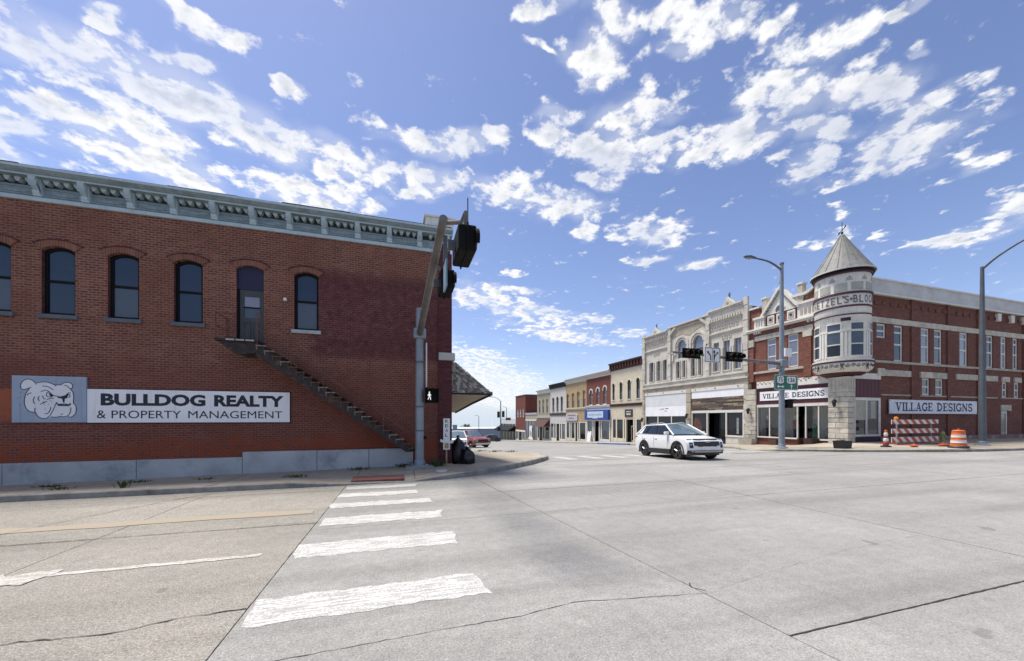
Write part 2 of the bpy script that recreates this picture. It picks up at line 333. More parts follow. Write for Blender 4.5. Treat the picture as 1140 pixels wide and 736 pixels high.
kerb_mat = M_('kerb_concrete', (.27, .255, .23), .9, .25, 2.5, .3, dirt=(.07, .065, .06), dirt_amt=.7)

def sheet(name, xs, ys, zf, mat, kind=True):
    b = MB(); nx = len(xs); vs = [(x, y, zf(x, y)) for y in ys for x in xs]
    b.add(vs, [[j*nx+i, j*nx+i+1, (j+1)*nx+i+1, (j+1)*nx+i] for j in range(len(ys)-1) for i in range(nx-1)])
    o = b.build(name, mat)
    return structure(o) if kind else o
def axis(lo, hi, fine_lo, fine_hi, step):
    r = [lo, lo*.5, lo*.25, lo*.1] ; r = [q for q in r if q < fine_lo-1]; v = fine_lo
    while v <= fine_hi: r.append(v); v += step
    q = fine_hi*1.4
    while q < hi: r.append(q); q *= 1.5
    return r+[hi]
sheet('ground', axis(-1500, 1500, -60, 80, 10), axis(-1500, 2200, -40, 160, 2.5), lambda x, y: H(x, y)-.14, dirt_mat)
road = sheet('road', [-60, -30, -10, 0, 10, 20, 30, 45, 70], [-14+i*1.0 for i in range(0, 134)], lambda x, y: H(x, y)-.016, joint_mat)
# concrete slabs, cut along the joints that are seen
def xa(y): return 2.95-.108*(y-1.8) if y < 11 else 1.96
NS = [-60, -45, -33, -24, -17.5, -12.6, -8.3, -4.1, -1.3, 'A', 7.35, 11.7, 16.1, 20.5, 25, 30, 36, 45, 70]
EW_w = [-14, -7.5, -2.3, 2.1, 6.65, 9.6, 12.2]; EW_e = [-14, -7.5, -2.3, 2.12, 6.25, 8.3, 12.2]
north = [12.2+4.4*i for i in range(25)]
def nsx(v, y): return xa(y) if v == 'A' else v
for i in range(len(NS)-1):
    west = NS[i+1] != 'A' and nsx(NS[i+1], 0) <= -1.29
    rows = (EW_w if west else EW_e); ex = nsx(NS[i], 5)
    if NS[i] == -1.3: rows = [-14, -7.5, -2.3, 6.25, 8.3, 12.2]
    if 1 < ex < 24 or NS[i] == -1.3: rows = rows+north[1:]
    for j in range(len(rows)-1):
        y0, y1 = rows[j]+.006, rows[j+1]-.006; x = lambda q, y, g: nsx(NS[q], y)+g
        dz = random.uniform(-.002, .002); n = max(1, int((y1-y0)/1.5)); vs = []
        for q in range(n+1):
            y = y0+(y1-y0)*q/n; h = 0.0
            for xx in (x(i, y, .006), x(i+1, y, -.006)): vs.append((xx, y, H(xx, y)+dz))
        fs = [[2*q, 2*q+1, 2*q+3, 2*q+2] for q in range(n)]
        k = len(vs); vs += [(v[0], v[1], v[2]-.03) for v in vs]
        rim = [2*q for q in range(n+1)][::-1] + [2*q+1 for q in range(n+1)]
        fs += [[rim[q], rim[(q+1) % len(rim)], rim[(q+1) % len(rim)]+k, rim[q]+k] for q in range(len(rim))]
        MB().add(vs, fs).build('road_slab', road_tan if west else road_grey, road)
# cracks
crack_mat = M_('crack_tar', (.035, .033, .032), .9, .3)
def crack(pts, w, jit, name='crack'):
    P2 = []
    for (a, b) in zip(pts[:-1], pts[1:]):
        n = max(2, int((Vector(b)-Vector(a)).length/.07))
        for q in range(n): P2.append((a[0]+(b[0]-a[0])*q/n+random.gauss(0, jit), a[1]+(b[1]-a[1])*q/n+random.gauss(0, jit)))
    P2.append(pts[-1]); vs = []
    for (x, y) in P2:
        ww = w*random.uniform(.3, 1.3)/2; vs += [(x+ww*.3, y-ww, H(x, y)+.005), (x-ww*.3, y+ww, H(x, y)+.005)]
    MB().add(vs, [[2*i, 2*i+1, 2*i+3, 2*i+2] for i in range(len(P2)-1)]).build(name, crack_mat, road)
crack([(-.95, 2.94), (.38, 3.0), (1.0, 3.0), (1.54, 3.09), (2.2, 2.98), (2.86, 2.87)], .007, .006)
crack([(2.95, 2.9), (4.1, 3.1), (5.6, 3.3), (7.2, 3.4)], .0022, .008)
crack([(-3.4, 3.72), (-2.7, 3.76), (-2.2, 3.7), (-1.8, 3.82), (-1.31, 3.84)], .013, .008)
crack([(-5.6, 7.3), (-5.0, 8.6), (-4.4, 9.6), (-3.9, 10.15)], .02, .008)
crack([(2.93, 2.12), (4.1, 2.12), (6.4, 2.12)], .016, .002); crack([(xa(q), q) for q in (1.2, 3, 5, 7, 10.3)], .016, .002); crack([(2.89, 2.93), (2.8, 3.02), (2.86, 3.1)], .02, .008); crack([(-1.3, 3.0), (-1.3, 10.2)], .018, .003)
crack([(-1.29, 6.66), (-8, 6.7)], .014, .006)

# painted markings, worn
def paint(name, col, wear=.5, under=(.27, .265, .255), sc_=5):
    m, t, b = newmat(name); k = NT(t); ob = k.n('ShaderNodeTexCoord').outputs['Object']
    f = k.math('ADD', k.math('MULTIPLY', k.noise(k.mapv(ob, (.5, 7.0, 1)), sc_, 6, .75), .62), k.math('MULTIPLY', k.noise(ob, 45, 4, .75), .38))
    c = k.mix(k.rng(f, wear-.02, wear+.05), col, under); c = k.mix(k.math('MULTIPLY', k.noise(ob, 9, 4), .25), c, mul(col, .75))
    k.l(c, b.inputs['Base Color']); P(b, 'Roughness', .75); k.bump(b, k.noise(ob, 80, 3), .35, .01); return m
white_line = paint('white_road_paint', (.57, .57, .56), .475); white_worn = paint('worn_white_paint', (.52, .51, .49), .48, (.27, .25, .22))
yellow_worn = paint('worn_yellow_paint', (.315, .235, .145), .47, (.275, .255, .225), 4)
def ragged(x0, x1, y0, y1, name, mat, parent, r=.045, zf=H, lift=.0045):
    n = 26; top = []; bot = []
    for i in range(n+1):
        x = x0+(x1-x0)*i/n; top.append((x, y1+random.gauss(0, r*.45))); bot.append((x, y0+random.gauss(0, r*.45)))
    for side in (top, bot): side[0] = (side[0][0]+random.uniform(-r, r*1.5), side[0][1]); side[-1] = (side[-1][0]-random.uniform(-r, r*2), side[-1][1])
    vs = []
    for a, b in zip(bot, top):
        for q in range(4):
            x, y = a[0]+(b[0]-a[0])*q/3+random.uniform(-r, r)*(.6 if a in (bot[0], bot[-1]) else 0), a[1]+(b[1]-a[1])*q/3
            vs.append((x, y, zf(x, y)+lift))
    return MB().add(vs, [[4*i+q, 4*i+4+q, 4*i+5+q, 4*i+1+q] for i in range(n) for q in range(3)]).build(name, mat, parent)
for (a, b) in ((3.49, 4.0), (5.03, 5.57), (6.43, 6.92), (7.66, 8.05), (8.64, 9.06), (9.55, 9.93), (1.95, 2.45)):
    if a > 3: ragged(-1.27+random.uniform(-.03, .05), (.8 if a < 7 else .62 if a < 8 else .45)+random.uniform(-.04, .04), a, b, 'crosswalk_bar', white_line, road)
ragged(-3.75, -1.64, 5.24, 5.34, 'lane_line', white_worn, road, .02); ragged(-5.2, -3.62, 5.03, 5.4, 'lane_line', white_worn, road, .06, H, .0065)
ragged(-14, -1.5, 7.36, 7.66, 'yellow_line', yellow_worn, road, .05)
for i in range(10):
    x = 7.2+1.32*i; ragged(x, x+.5, 14.9, 16.9, 'crosswalk_bar', white_line, road, .02)
for i in range(8): ragged(20.4+.02*i, 20.9+.02*i, 3.0-1.45*i, 3.5-1.45*i, 'crosswalk_bar', white_line, road)

# pavements: kerb body with slabs on it
def clip(poly, x0, x1, y0, y1):
    def cut(p, ins, inter):
        o = []
        for i in range(len(p)):
            a, b = p[i-1], p[i]
            if ins(b):
                if not ins(a): o.append(inter(a, b))
                o.append(b)
            elif ins(a): o.append(inter(a, b))
        return o
    def ix(c): return lambda a, b: (c, a[1]+(b[1]-a[1])*(c-a[0])/(b[0]-a[0]))
    def iy(c): return lambda a, b: (a[0]+(b[0]-a[0])*(c-a[1])/(b[1]-a[1]), c)
    for ins, it in ((lambda p: p[0] >= x0, ix(x0)), (lambda p: p[0] <= x1, ix(x1)), (lambda p: p[1] >= y0, iy(y0)), (lambda p: p[1] <= y1, iy(y1))):
        if len(poly) < 3: return []
        poly = cut(poly, ins, it)
    return poly
def area(p): return abs(sum(p[i-1][0]*p[i][1]-p[i][0]*p[i-1][1] for i in range(len(p))))/2
def inset(poly, d):
    o = []; n = len(poly); s = 1 if sum(poly[i-1][0]*poly[i][1]-poly[i][0]*poly[i-1][1] for i in range(n)) > 0 else -1
    for i in range(n):
        a, b, c = Vector(poly[i-1]), Vector(poly[i]), Vector(poly[(i+1) % n])
        if (b-a).length < 1e-5 or (c-b).length < 1e-5: o.append(tuple(b)); continue
        u, v = (b-a).normalized(), (c-b).normalized(); n1, n2 = Vector((-u.y, u.x)), Vector((-v.y, v.x)); q = n1+n2
        q = q/max(.35, q.dot(n1)) if q.length > 1e-5 else n1; o.append(tuple(b+q*d*s))
    return o
def pavement(kerb, rest, zf, xs, ys, colname, ramps=()):
    poly = kerb+rest
    tri = tessellate_polygon([[Vector((x, y, 0)) for x, y in poly]]); n = len(poly)
    def zk(x, y):
        z = zf(x, y)
        for (rx, ry, rr) in ramps:
            q = ss(1-math.hypot(x-rx, y-ry)/rr*.8); z = z+(H(x, y)+.012-z)*min(1, q*1.5)
        return z
    # the kerb: a band .16 wide along the road with a rounded top
    k = len(kerb); inn = inset(poly, .16)[:k]; vs = []; fs = []
    for i in range(k):
        (x, y), (u, v) = kerb[i], inn[i]
        zt = zk(x, y); mx_, my_ = x+(u-x)*.12, y+(v-y)*.12
        vs += [(x, y, H(x, y)-.1), (x, y, zt-.02), (mx_, my_, zt), (u, v, zt+.001), (u, v, H(u, v)-.1)]
    for i in range(k-1):
        for q in range(4): fs.append([i*5+q, i*5+q+1, i*5+q+6, i*5+q+5])
    body = MB()
    bx = [min(p[0] for p in poly)+i*.8 for i in range(int((max(p[0] for p in poly)-min(p[0] for p in poly))/.8)+2)] if False else None
    sw = MB().add(vs, fs).build('pavement', kerb_mat); structure(sw); sw['kind'] = 'structure'
    ip = inset(poly, .165)
    for i in range(len(xs)-1):
        for j in range(len(ys)-1):
            c = clip(list(ip), xs[i], xs[i+1], ys[j], ys[j+1])
            if len(c) < 3 or area(c) < .03: continue
            q = []
            for p in c:
                if not q or (Vector(p)-Vector(q[-1])).length > .01: q.append(p)
            q = inset(q, .006); dz = random.uniform(-.004, .004); m = len(q)
            if len(q) < 3: continue
            tr = tessellate_polygon([[Vector((x, y, 0)) for x, y in q]])
            v2 = [(x, y, zk(x, y)+dz) for x, y in q]; v2 += [(x, y, z-.12) for x, y, z in v2]
            f2 = [list(t_) for t_ in tr]+[[a, (a+1) % m, (a+1) % m+m, a+m] for a in range(m)]
            MB().add(v2, f2).build('paving_slab', walk_mat, sw)
    b = MB(); ip2 = inset(poly, .17); b.add([(x, y, zk(x, y)-.018) for x, y in ip2], [list(t_) for t_ in tessellate_polygon([[Vector((x, y, 0)) for x, y in ip2]])])
    return sw
def dens_line(pts, st):
    o = []
    for a, b in zip(pts[:-1], pts[1:]):
        n = max(1, int((Vector(b)-Vector(a)).length/st)); o += [(a[0]+(b[0]-a[0])*i/n, a[1]+(b[1]-a[1])*i/n) for i in range(n)]
    return o+[pts[-1]]
kw = dens_line([(-45, 10.2), (-1.6, 10.22), (.2, 10.25), (1.3, 10.45), (2.5, 11.1), (3.7, 12.05), (4.9, 13.3), (5.9, 14.6), (6.5, 15.6), (6.85, 16.6), (7.2, 17.6), (7.45, 18.6), (7.4, 19.3), (7.0, 19.9), (6.2, 21.2), (5.2, 22.9), (4.4, 24.0), (3.9, 25.0), (3.7, 27), (3.7, 90)], 1.0)
pavement(kw, [(1.7, 90), (1.7, 60), (1.7, 40), (1.7, 30), (1.7, 24), (1.7, 18), (1.7, 14), (1.7, 12.82), (-6, 12.82), (-20, 12.82), (-45, 12.82)], SW,
         [-46, -30]+[-24.4+1.55*i for i in range(22)], [10, 11.55, 13.1, 14.6, 16.1, 17.6, 19.1, 20.6, 22.1, 24, 27, 31, 36, 42, 50, 60, 75, 91], 'w', ramps=((-.55, 10.2, 1.5), (7.1, 17.6, 1.2)))
ke = dens_line([(22.5, 100), (22.5, 20.8), (22.0, 19.8), (20.9, 18.4), (20.5, 17.2), (20.7, 15.8), (21.4, 14.6), (22.4, 13.5), (24, 12.6), (26, 11.8), (28.5, 11.2), (31.5, 10.9), (60, 10.9)], 1.0)
pavement(ke, [(60, 16.05), (45, 16.05), (36, 16.05), (30.1, 16.05), (27.42, 16.05), (27.42, 18), (27.42, 21), (27.42, 25), (27.42, 32), (27.42, 45), (27.42, 60), (27.42, 80), (27.42, 100)], SE,
         [20+1.55*i for i in range(13)]+[41, 43, 46, 50, 55, 61], [10, 11.3, 12.8, 14.4, 16.06, 17.6, 19.2, 20.8, 22.4, 24, 25.6, 27.5, 30, 33, 37, 42, 48, 55, 65, 80, 101], 'e', ramps=((21.0, 17.2, 1.4),))
red_mat = M_('red_tactile', (.20, .08, .065), .85, .2, 8, .3)
tp = MB()                                                            # red domed plate at the ramp
def zr(x, y): return H(x, y)+.05+.055*(y-10.2)
tp.add([(-1.22, 10.42, zr(0, 10.42)+.02), (.12, 10.42, zr(0, 10.42)+.02), (.12, 10.98, zr(0, 10.98)+.02), (-1.22, 10.98, zr(0, 10.98)+.02), (-1.22, 10.42, -.06), (.12, 10.42, -.06), (.12, 10.98, -.06), (-1.22, 10.98, -.06)],
       [[0, 1, 2, 3], [0, 4, 5, 1], [1, 5, 6, 2], [2, 6, 7, 3], [3, 7, 4, 0]])
tpo = tp.build('tactile_plate', red_mat); structure(tpo)
MB().add([(20.75, 16.6, SE(20.8, 16.6)-.06), (21.6, 16.6, SE(21.6, 16.6)-.03), (21.6, 17.9, SE(21.6, 17.9)-.03), (20.75, 17.9, SE(20.8, 17.9)-.06)], [[0, 1, 2, 3]])
cover = structure(MB().lathe([(0, .012), (.17, .012), (.18, -.03)], 16).build('utility_cover', M_('pale_cover', (.5, .49, .46), .8), None, T(1.2, 11.2, SW(1.2, 11.2)+.004)))
blue_k = MB(); q = dens_line([(22.44, 32.5), (22.44, 38.8)], 1)
for (x, y) in q: pass
blue_k.add([(x+dx, y, SE(x, y)+dz) for (x, y) in q for dx, dz in ((-.1, -.2), (-.1, .012), (.35, .02))], [[3*i+j, 3*i+j+1, 3*i+j+4, 3*i+j+3] for i in range(len(q)-1) for j in range(2)])
structure(blue_k.build('blue_kerb', M_('blue_kerb_paint', (.05, .13, .38), .8, .2)))
drain = structure(MB().box(32.6, 35.4, 10.85, 10.89, -.06, .1).build('storm_drain', M_('drain_dark', (.01, .01, .01), .9)))

# ------------------------------------------------------------------ shared building materials and builders
white_paint = M_('white_paint', (.66, .655, .63), .6, .07, 2, .06, dirt=(.3, .28, .25), dirt_amt=.35, streak=1)
black_paint = M_('black_paint', (.008, .008, .010), .6, .3, spec=.15)
dark_iron = M_('dark_iron', (.022, .017, .016), .7, .4, 8, .2, dirt=(.13, .05, .028), dirt_amt=.75)
pane_blue = glass_mat('window_glass', (.012, .026, .048), .03, 1.62)
pane_dark = glass_mat('shop_glass', (.010, .012, .014), .03, 1.5)
pane_grey = glass_mat('curtained_glass', (.055, .068, .085), .06, 1.65)
pane_pale = glass_mat('blind_glass', (.20, .21, .25), .05, 1.8)
_wc = {}
def window(parent, M, x0, x1, z0, z1, rise=0, frame=None, glass=None, glass2=None, fw=.055, y=.10, mid=.5, sill=None, sill_h=.08, transom=None, mull=0):
    """frame ring, panes and sill; x/z in the wall's own plane"""
    w, h = x1-x0, z1-z0; frame = frame or black_paint; glass = glass or pane_blue
    o_out = opening(-w/2, w/2, 0, h, rise); cuts = [0]
    bars = []
    if mid: bars.append(h*mid)
    if transom: bars.append(h*transom)
    bars = sorted(bars); zs = [fw]+[q for b in bars for q in (b-fw*.45, b+fw*.45)]+[h-fw]; holes = []
    xcols = [-w/2+fw]+[q for i in range(mull) for q in (-w/2+w*(i+1)/(mull+1)-fw*.4, -w/2+w*(i+1)/(mull+1)+fw*.4)]+[w/2-fw]
    for i in range(0, len(zs), 2):
        for c in range(0, len(xcols), 2):
            top = i == len(zs)-2
            holes.append(opening(xcols[c], xcols[c+1], zs[i], zs[i+1], max(0, rise-.01) if top and not mull and rise else 0))
    key = (round(w, 3), round(h, 3), rise, frame.name, glass.name, (glass2 or glass).name, fw, mid, transom, mull)
    if key not in _wc:
        f = MB().plate(o_out, 0, .06, holes).mesh('window', frame)
        ps = []
        for i, hl in enumerate(holes):
            xs = [p[0] for p in hl]; zz_ = [p[1] for p in hl]
            po = opening(min(xs)-.012, max(xs)+.012, min(zz_)-.012, max(zz_)+.012, max(0, rise-.01) if max(zz_) > h-fw-.02 and rise and not mull else 0)
            ps.append(MB().plate(po, .03, .045).mesh('pane', (glass2 or glass) if (i < (len(zs)//2 > 1)*max(1, (mull+1))) else glass))
        _wc[key] = (f, ps)
    f, ps = _wc[key]; base = (M or Matrix()) @ T((x0+x1)/2, y, z0); wo_ = put(f, 'window', parent, base)
    for p in ps: put(p, 'pane', wo_)
    if sill: MB().box(-w/2-.07, w/2+.07, -y-.06, .02, -sill_h, -.002).build('sill', sill, wo_, bevel=.008)
    return wo_
def hood(parent, M, x0, x1, z0, z1, rise, th, mat, proud=.04, name='arch', drop=0, keystone=None):
    """arched band over a window opening, optionally with legs going down"""
    a = opening(x0, x1, z0, z1, rise)[2:]; b = opening(x0-th, x1+th, z0, z1+th, rise*(1+th*.6))[2:]
    if drop: a = [(x1, a[0][1]-drop)]+a+[(x0, a[-1][1]-drop)]; b = [(x1+th, a[0][1])]+b+[(x0-th, a[0][1])]
    n = len(a); vs = []; fs = []
    for (p, q) in zip(a, b):
        for y in (-proud, .02): vs += [(p[0], y, p[1]), (q[0], y, q[1])]
    for i in range(n-1):
        o = 4*i; fs += [[o, o+1, o+5, o+4], [o+2, o+6, o+7, o+3], [o+1, o+3, o+7, o+5], [o, o+4, o+6, o+2]]
    fs += [[0, 2, 3, 1], [4*n-4, 4*n-3, 4*n-1, 4*n-2]]
    o = MB().add(vs, fs).build(name, mat, parent, M)
    if keystone: MB().box((x0+x1)/2-.07, (x0+x1)/2+.07, -proud-.03, .02, z1-.02, z1+th+.06).build('keystone', keystone, o)
    return o
def shell(parent, x0, x1, d, z0, z1, mat, roofmat, M=None, t=.35):
    """the other three walls and the flat roof behind a front wall"""
    MB().box(x0, x0+t, t+.003, d-t-.003, z0, z1-.02).box(x1-t, x1, t+.003, d-t-.003, z0, z1-.02).box(x0, x1, d-t, d, z0, z1-.02).build('wall', mat, parent, M)
    MB().box(x0+t+.003, x1-t-.003, t+.003, d-t-.003, z1-.5, z1-.35).build('roof', roofmat, parent, M)
roof_mat = M_('roof_felt', (.06, .06, .06), .95, .3)

# ------------------------------------------------------------------ the brick building on the left
def left_extra(k, c, u, z, ob):
    nz = k.noise(ob, 1.2, 5, .65); nb = k.noise(ob, 5.0, 5, .7)
    # old purple-brown paint left on the lower wall and in a faded advertisement by the corner
    low = k.rng(k.math('ADD', z, k.math('MULTIPLY', nz, 1.2)), 4.3, 3.6); c = k.mix(k.math('MULTIPLY', low, .42), c, (.14, .038, .033))
    un = k.math('ADD', u, k.math('MULTIPLY', k.math('SUBTRACT', nb, .5), .9)); ax = k.math('MULTIPLY', k.rng(un, -2.85, -2.4), k.rng(u, 1.3, 1.24)); az = k.math('MULTIPLY', k.rng(z, 3.5, 3.75), k.rng(k.math('ADD', z, k.math('MULTIPLY', nb, .8)), 6.95, 6.6))
    ad = k.math('MULTIPLY', k.math('MULTIPLY', ax, az), k.rng(nb, .25, .6, .35, .95)); c = k.mix(k.math('MULTIPLY', ad, .78), c, (.078, .022, .034))
    # letters of the lost advertisement survive as bands of paler blotches
    bands = k.math('MULTIPLY', k.math('MULTIPLY', ax, az), k.math('GREATER_THAN', k.math('SINE', k.math('MULTIPLY', z, 6.6)), .35))
    c = k.mix(k.math('MULTIPLY', k.math('MULTIPLY', bands, k.rng(k.noise(k.mapv(ob, (3, 1, 2)), 1.5, 3), .5, .62)), .4), c, (.05, .016, .03))
    # spalled, redder bricks above the plinth and under the stair
    red = k.math('MULTIPLY', k.rng(k.math('ADD', z, k.math('MULTIPLY', nz, -.9)), .85, .45), k.rng(nb, .35, .6)); c = k.mix(k.math('MULTIPLY', red, .8), c, (.27, .06, .022))
    tri = k.math('MULTIPLY', k.rng(k.math('ADD', k.math('MULTIPLY', u, .72), z), 1.1, .6), k.math('MULTIPLY', k.rng(u, -3.1, -2.4), k.rng(z, 2.6, 1.2)))
    c = k.mix(k.math('MULTIPLY', tri, k.rng(nz, .3, .7, .1, .6)), c, (.22, .05, .022))
    # pale salts
    c = k.mix(k.rng(nb, .64, .78, 0, .35), c, (.30, .20, .17)); c = k.mix(k.rng(k.noise(ob, 11, 4, .7), .66, .74, 0, .5), c, (.34, .22, .18))
    pz = k.math('MULTIPLY', k.math('MULTIPLY', k.rng(u, -9.5, -9.55), k.rng(z, 1.6, 1.66)), k.rng(z, 2.5, 2.45)); c = k.mix(k.math('MULTIPLY', pz, k.rng(nb, .3, .5, .4, .95)), c, (.34, .10, .055))
    return c
brickL = brick_mat('old_red_brick', (.235, .075, .045), (.13, .038, .028), (.285, .175, .135), .172, .067, .013, left_extra, .48, .9)
brick_arch = brick_mat('arch_brick', (.25, .085, .05), (.20, .062, .04), (.20, .14, .11), .06, .5, .012, None, .3, .5)
brick_dark = brick_mat('purple_brick', (.11, .028, .034), (.085, .022, .028), (.10, .05, .05), .235, .078, .010, None, .3, .5)
corn_mat = M_('blue_white_tin', (.41, .51, .56), .6, .08, 2.5, .1, dirt=(.26, .31, .33), dirt_amt=.4, streak=1); soot = M_('sooty_tin', (.06, .07, .08), .9, .3)  # the near-black tin paints the shade under the crown as colour
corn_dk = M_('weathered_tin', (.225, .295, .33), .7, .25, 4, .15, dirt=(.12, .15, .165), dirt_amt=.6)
plinth_mat = M_('grey_plinth_paint', (.40, .42, .43), .85, .14, 1.6, .2, dirt=(.17, .19, .21), dirt_amt=.7)
lb = thing('brick_building', 'long two storey red brick building with pale blue bracketed cornice and outside iron stair', 'building', (0, 12.8, 0))
XL = -21.5
wins = [(-19.2, -18.52), (-17.7, -17.02), (-15.75, -15.07), (-14.3, -13.62), (-12.8, -12.12), (-11.36, -10.68), (-10.24, -9.55), (-8.96, -8.28), (-7.60, -6.92), (-6.13, -5.45), (-3.11, -2.43)]
door_o = (-4.62, -3.92)
holes = [opening(a, b, 4.44, 6.24, .11) for a, b in wins]+[opening(door_o[0], door_o[1], 3.98, 6.26, .11)]
MB().plate([(XL, -.2), (1.27, -.2), (1.27, 7.36), (XL, 7.36)], 0, .35, holes).build('wall', brickL, lb)
MB().box(1.27, 1.72, -.05, .35, -.2, 3.69).box(1.27, 1.72, -.05, .35, 3.95, 7.36).build('corner_pier', brick_dark, lb)
MB().box(1.27, 1.82, -.13, .42, 3.692, 3.948).build('stone_block', M_('pale_stone', (.42, .42, .40), .85, .15, 3, .2), lb, bevel=.012)
shell(lb, XL, 1.72, 14, -.2, 7.9, brickL, roof_mat)
sill_blue = M_('blue_sill', (.10, .115, .14), .8, .2)
for i, (a, b) in enumerate(wins):
    window(lb, None, a, b, 4.44, 6.24, .11, black_paint, pane_blue, [pane_grey, pane_blue, pane_blue, pane_blue][i % 4] if i not in (6, 10) else pane_grey, .07, .09, .5, sill_blue if i != 10 else plinth_mat, .11)
    hood(lb, None, a, b, 4.44, 6.245, .11, .15, brick_arch, .03)
    hood(lb, None, a-.15, b+.15, 4.44, 6.40, .14, .03, brick_dark, .036, 'hood_mould')
hood(lb, None, door_o[0], door_o[1], 4.0, 6.265, .11, .15, brick_arch, .03); hood(lb, None, door_o[0]-.15, door_o[1]+.15, 4.0, 6.42, .14, .03, brick_dark, .036, 'hood_mould')
# the upper door with its board transom
navy = M_('navy_board', (.012, .012, .045), .6, .2); door_grey = M_('door_grey', (.05, .055, .06), .6, .2)
x0, x1 = door_o
MB().plate(opening(x0, x1, 5.56, 6.26, .11), .07, .10).build('transom_board', navy, lb)
dr = MB().plate(opening(x0+.06, x1-.02, 3.98, 5.55), .08, .14, [opening(x0+.17, x1-.13, 4.72, 5.36)]).build('door', door_grey, lb)
MB().plate(opening(x0+.165, x1-.125, 5.04, 5.365), .10, .115).build('pane', pane_pale, dr); MB().plate(opening(x0+.165, x1-.125, 4.71, 5.03), .10, .115).build('pane', pane_grey, dr)
MB().box(x0+.15, x1-.11, .075, .12, 5.015, 5.05).build('rail', black_paint, dr)
for q in (0, 1): MB().plate(opening(x0+.15+q*.22, x0+.33+q*.22, 4.12, 4.60), .065, .082, [opening(x0+.18+q*.22, x0+.30+q*.22, 4.15, 4.57)]).build('door_panel', door_grey, dr)
MB().box(x0-.01, x0+.055, .05, .14, 3.98, 5.55).build('door_frame', black_paint, lb)
MB().lathe([(0, 0), (.05, .0), (.05, .05), (0, .06)], 10).xform(T(-3.34, -.03, 5.33) @ Matrix.Rotation(PI/2, 4, 'X')).build('wall_lamp', white_paint, lb)
# cornice
cor = MB().box(XL, 1.30, -.05, .3, 7.36, 7.46).build('cornice', corn_mat, lb); MB().box(XL, 1.28, -.03, .3, 7.462, 7.735).build('frieze', corn_dk, cor); MB().box(XL, 1.28, .06, .3, 7.737, 7.90).build('frieze_recess', soot, cor)  # recess behind the dentils coloured near black to stand for its shade
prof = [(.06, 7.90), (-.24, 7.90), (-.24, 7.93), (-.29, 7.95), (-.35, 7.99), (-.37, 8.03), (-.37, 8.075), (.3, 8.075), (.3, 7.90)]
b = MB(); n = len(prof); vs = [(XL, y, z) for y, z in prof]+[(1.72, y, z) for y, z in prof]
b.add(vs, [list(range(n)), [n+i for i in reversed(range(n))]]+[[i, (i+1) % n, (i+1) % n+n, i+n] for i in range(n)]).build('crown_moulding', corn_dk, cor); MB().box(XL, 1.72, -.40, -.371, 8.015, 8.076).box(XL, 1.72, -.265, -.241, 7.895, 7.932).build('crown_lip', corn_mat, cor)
b = MB(); px = XL
while px < 1.6:                                                      # ragged felt edge on top
    nx_ = min(1.68, px+random.uniform(.4, 1.3)); b.box(px, nx_-.004, -.355, .34, 8.077, 8.10+random.uniform(0, .035)); px = nx_
b.build('roof_edge', roof_mat, lb)
bx = [-8.98+.962*i for i in range(-13, 11)]
brk = MB().plate([(-.085, 7.47), (.085, 7.47), (.085, 7.898), (-.085, 7.898)], -.10, .02)
bp = [(-.10, 7.50), (-.13, 7.53), (-.13, 7.60), (-.10, 7.64), (-.16, 7.66), (-.22, 7.70), (-.22, 7.78), (-.26, 7.82), (-.26, 7.898), (-.101, 7.898)]
m_ = len(bp); brk.add([(-.07, y, z) for y, z in bp]+[(.07, y, z) for y, z in bp], [list(range(m_)), [m_+i for i in reversed(range(m_))]]+[[i, (i+1) % m_, (i+1) % m_+m_, i+m_] for i in range(m_)])
for zq in (7.67, 7.71, 7.75): brk.box(-.08, .08, -.235, -.22, zq, zq+.018)
brk_me = brk.mesh('bracket', corn_mat)
dent = MB(); dent.plate([(-.06, 7.898), (-.06, 7.86), (-.022, 7.79), (.022, 7.79), (.06, 7.86), (.06, 7.898)], -.10, .059); dent_me = dent.mesh('dentil', corn_mat)
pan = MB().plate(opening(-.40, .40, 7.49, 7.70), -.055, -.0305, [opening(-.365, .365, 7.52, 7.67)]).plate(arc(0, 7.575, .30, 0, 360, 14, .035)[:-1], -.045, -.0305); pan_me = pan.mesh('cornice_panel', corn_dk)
for i, x in enumerate(bx):
    if x > XL+.3: put(brk_me, 'bracket', cor, T(x))
    if i < len(bx)-1:
        put(pan_me, 'cornice_panel', cor, T(x+.481))
        for q in range(4): put(dent_me, 'dentil', cor, T(x+.175+.204*q))
put(brk_me, 'bracket', cor, T(1.55)); put(dent_me, 'dentil', cor, T(1.2)); put(dent_me, 'dentil', cor, T(1.0))
pb = MB().box(.82, 1.74, -.30, .5, 8.105, 8.40).build('parapet_block', white_paint, lb, bevel=.01); MB().box(.76, 1.80, -.36, .56, 8.402, 8.45).build('cap', white_paint, pb)
# plinth, in lengths of concrete
for (a, b_, zt) in ((XL, -14.6, .545), (-14.59, -9.6, .55), (-9.59, -6.9, .555), (-6.89, -4.42, .56), (-4.41, -2.45, .715), (-2.44, -.95, .715), (-.94, .42, .72)):
    MB().plate([(a, -.15), (b_, -.15), (b_, zt), (a, zt)], -.17, -.002).build('plinth_block', plinth_mat, lb, bevel=.012)
# east side of the same building with its big shop windows
for i in range(5):
    window(lb, T(1.72) @ RZ(90), 2.0+2.2*i, 2.9+2.2*i, 4.2, 6.0, .11, black_paint, pane_blue, None, .07, -.03, .5)
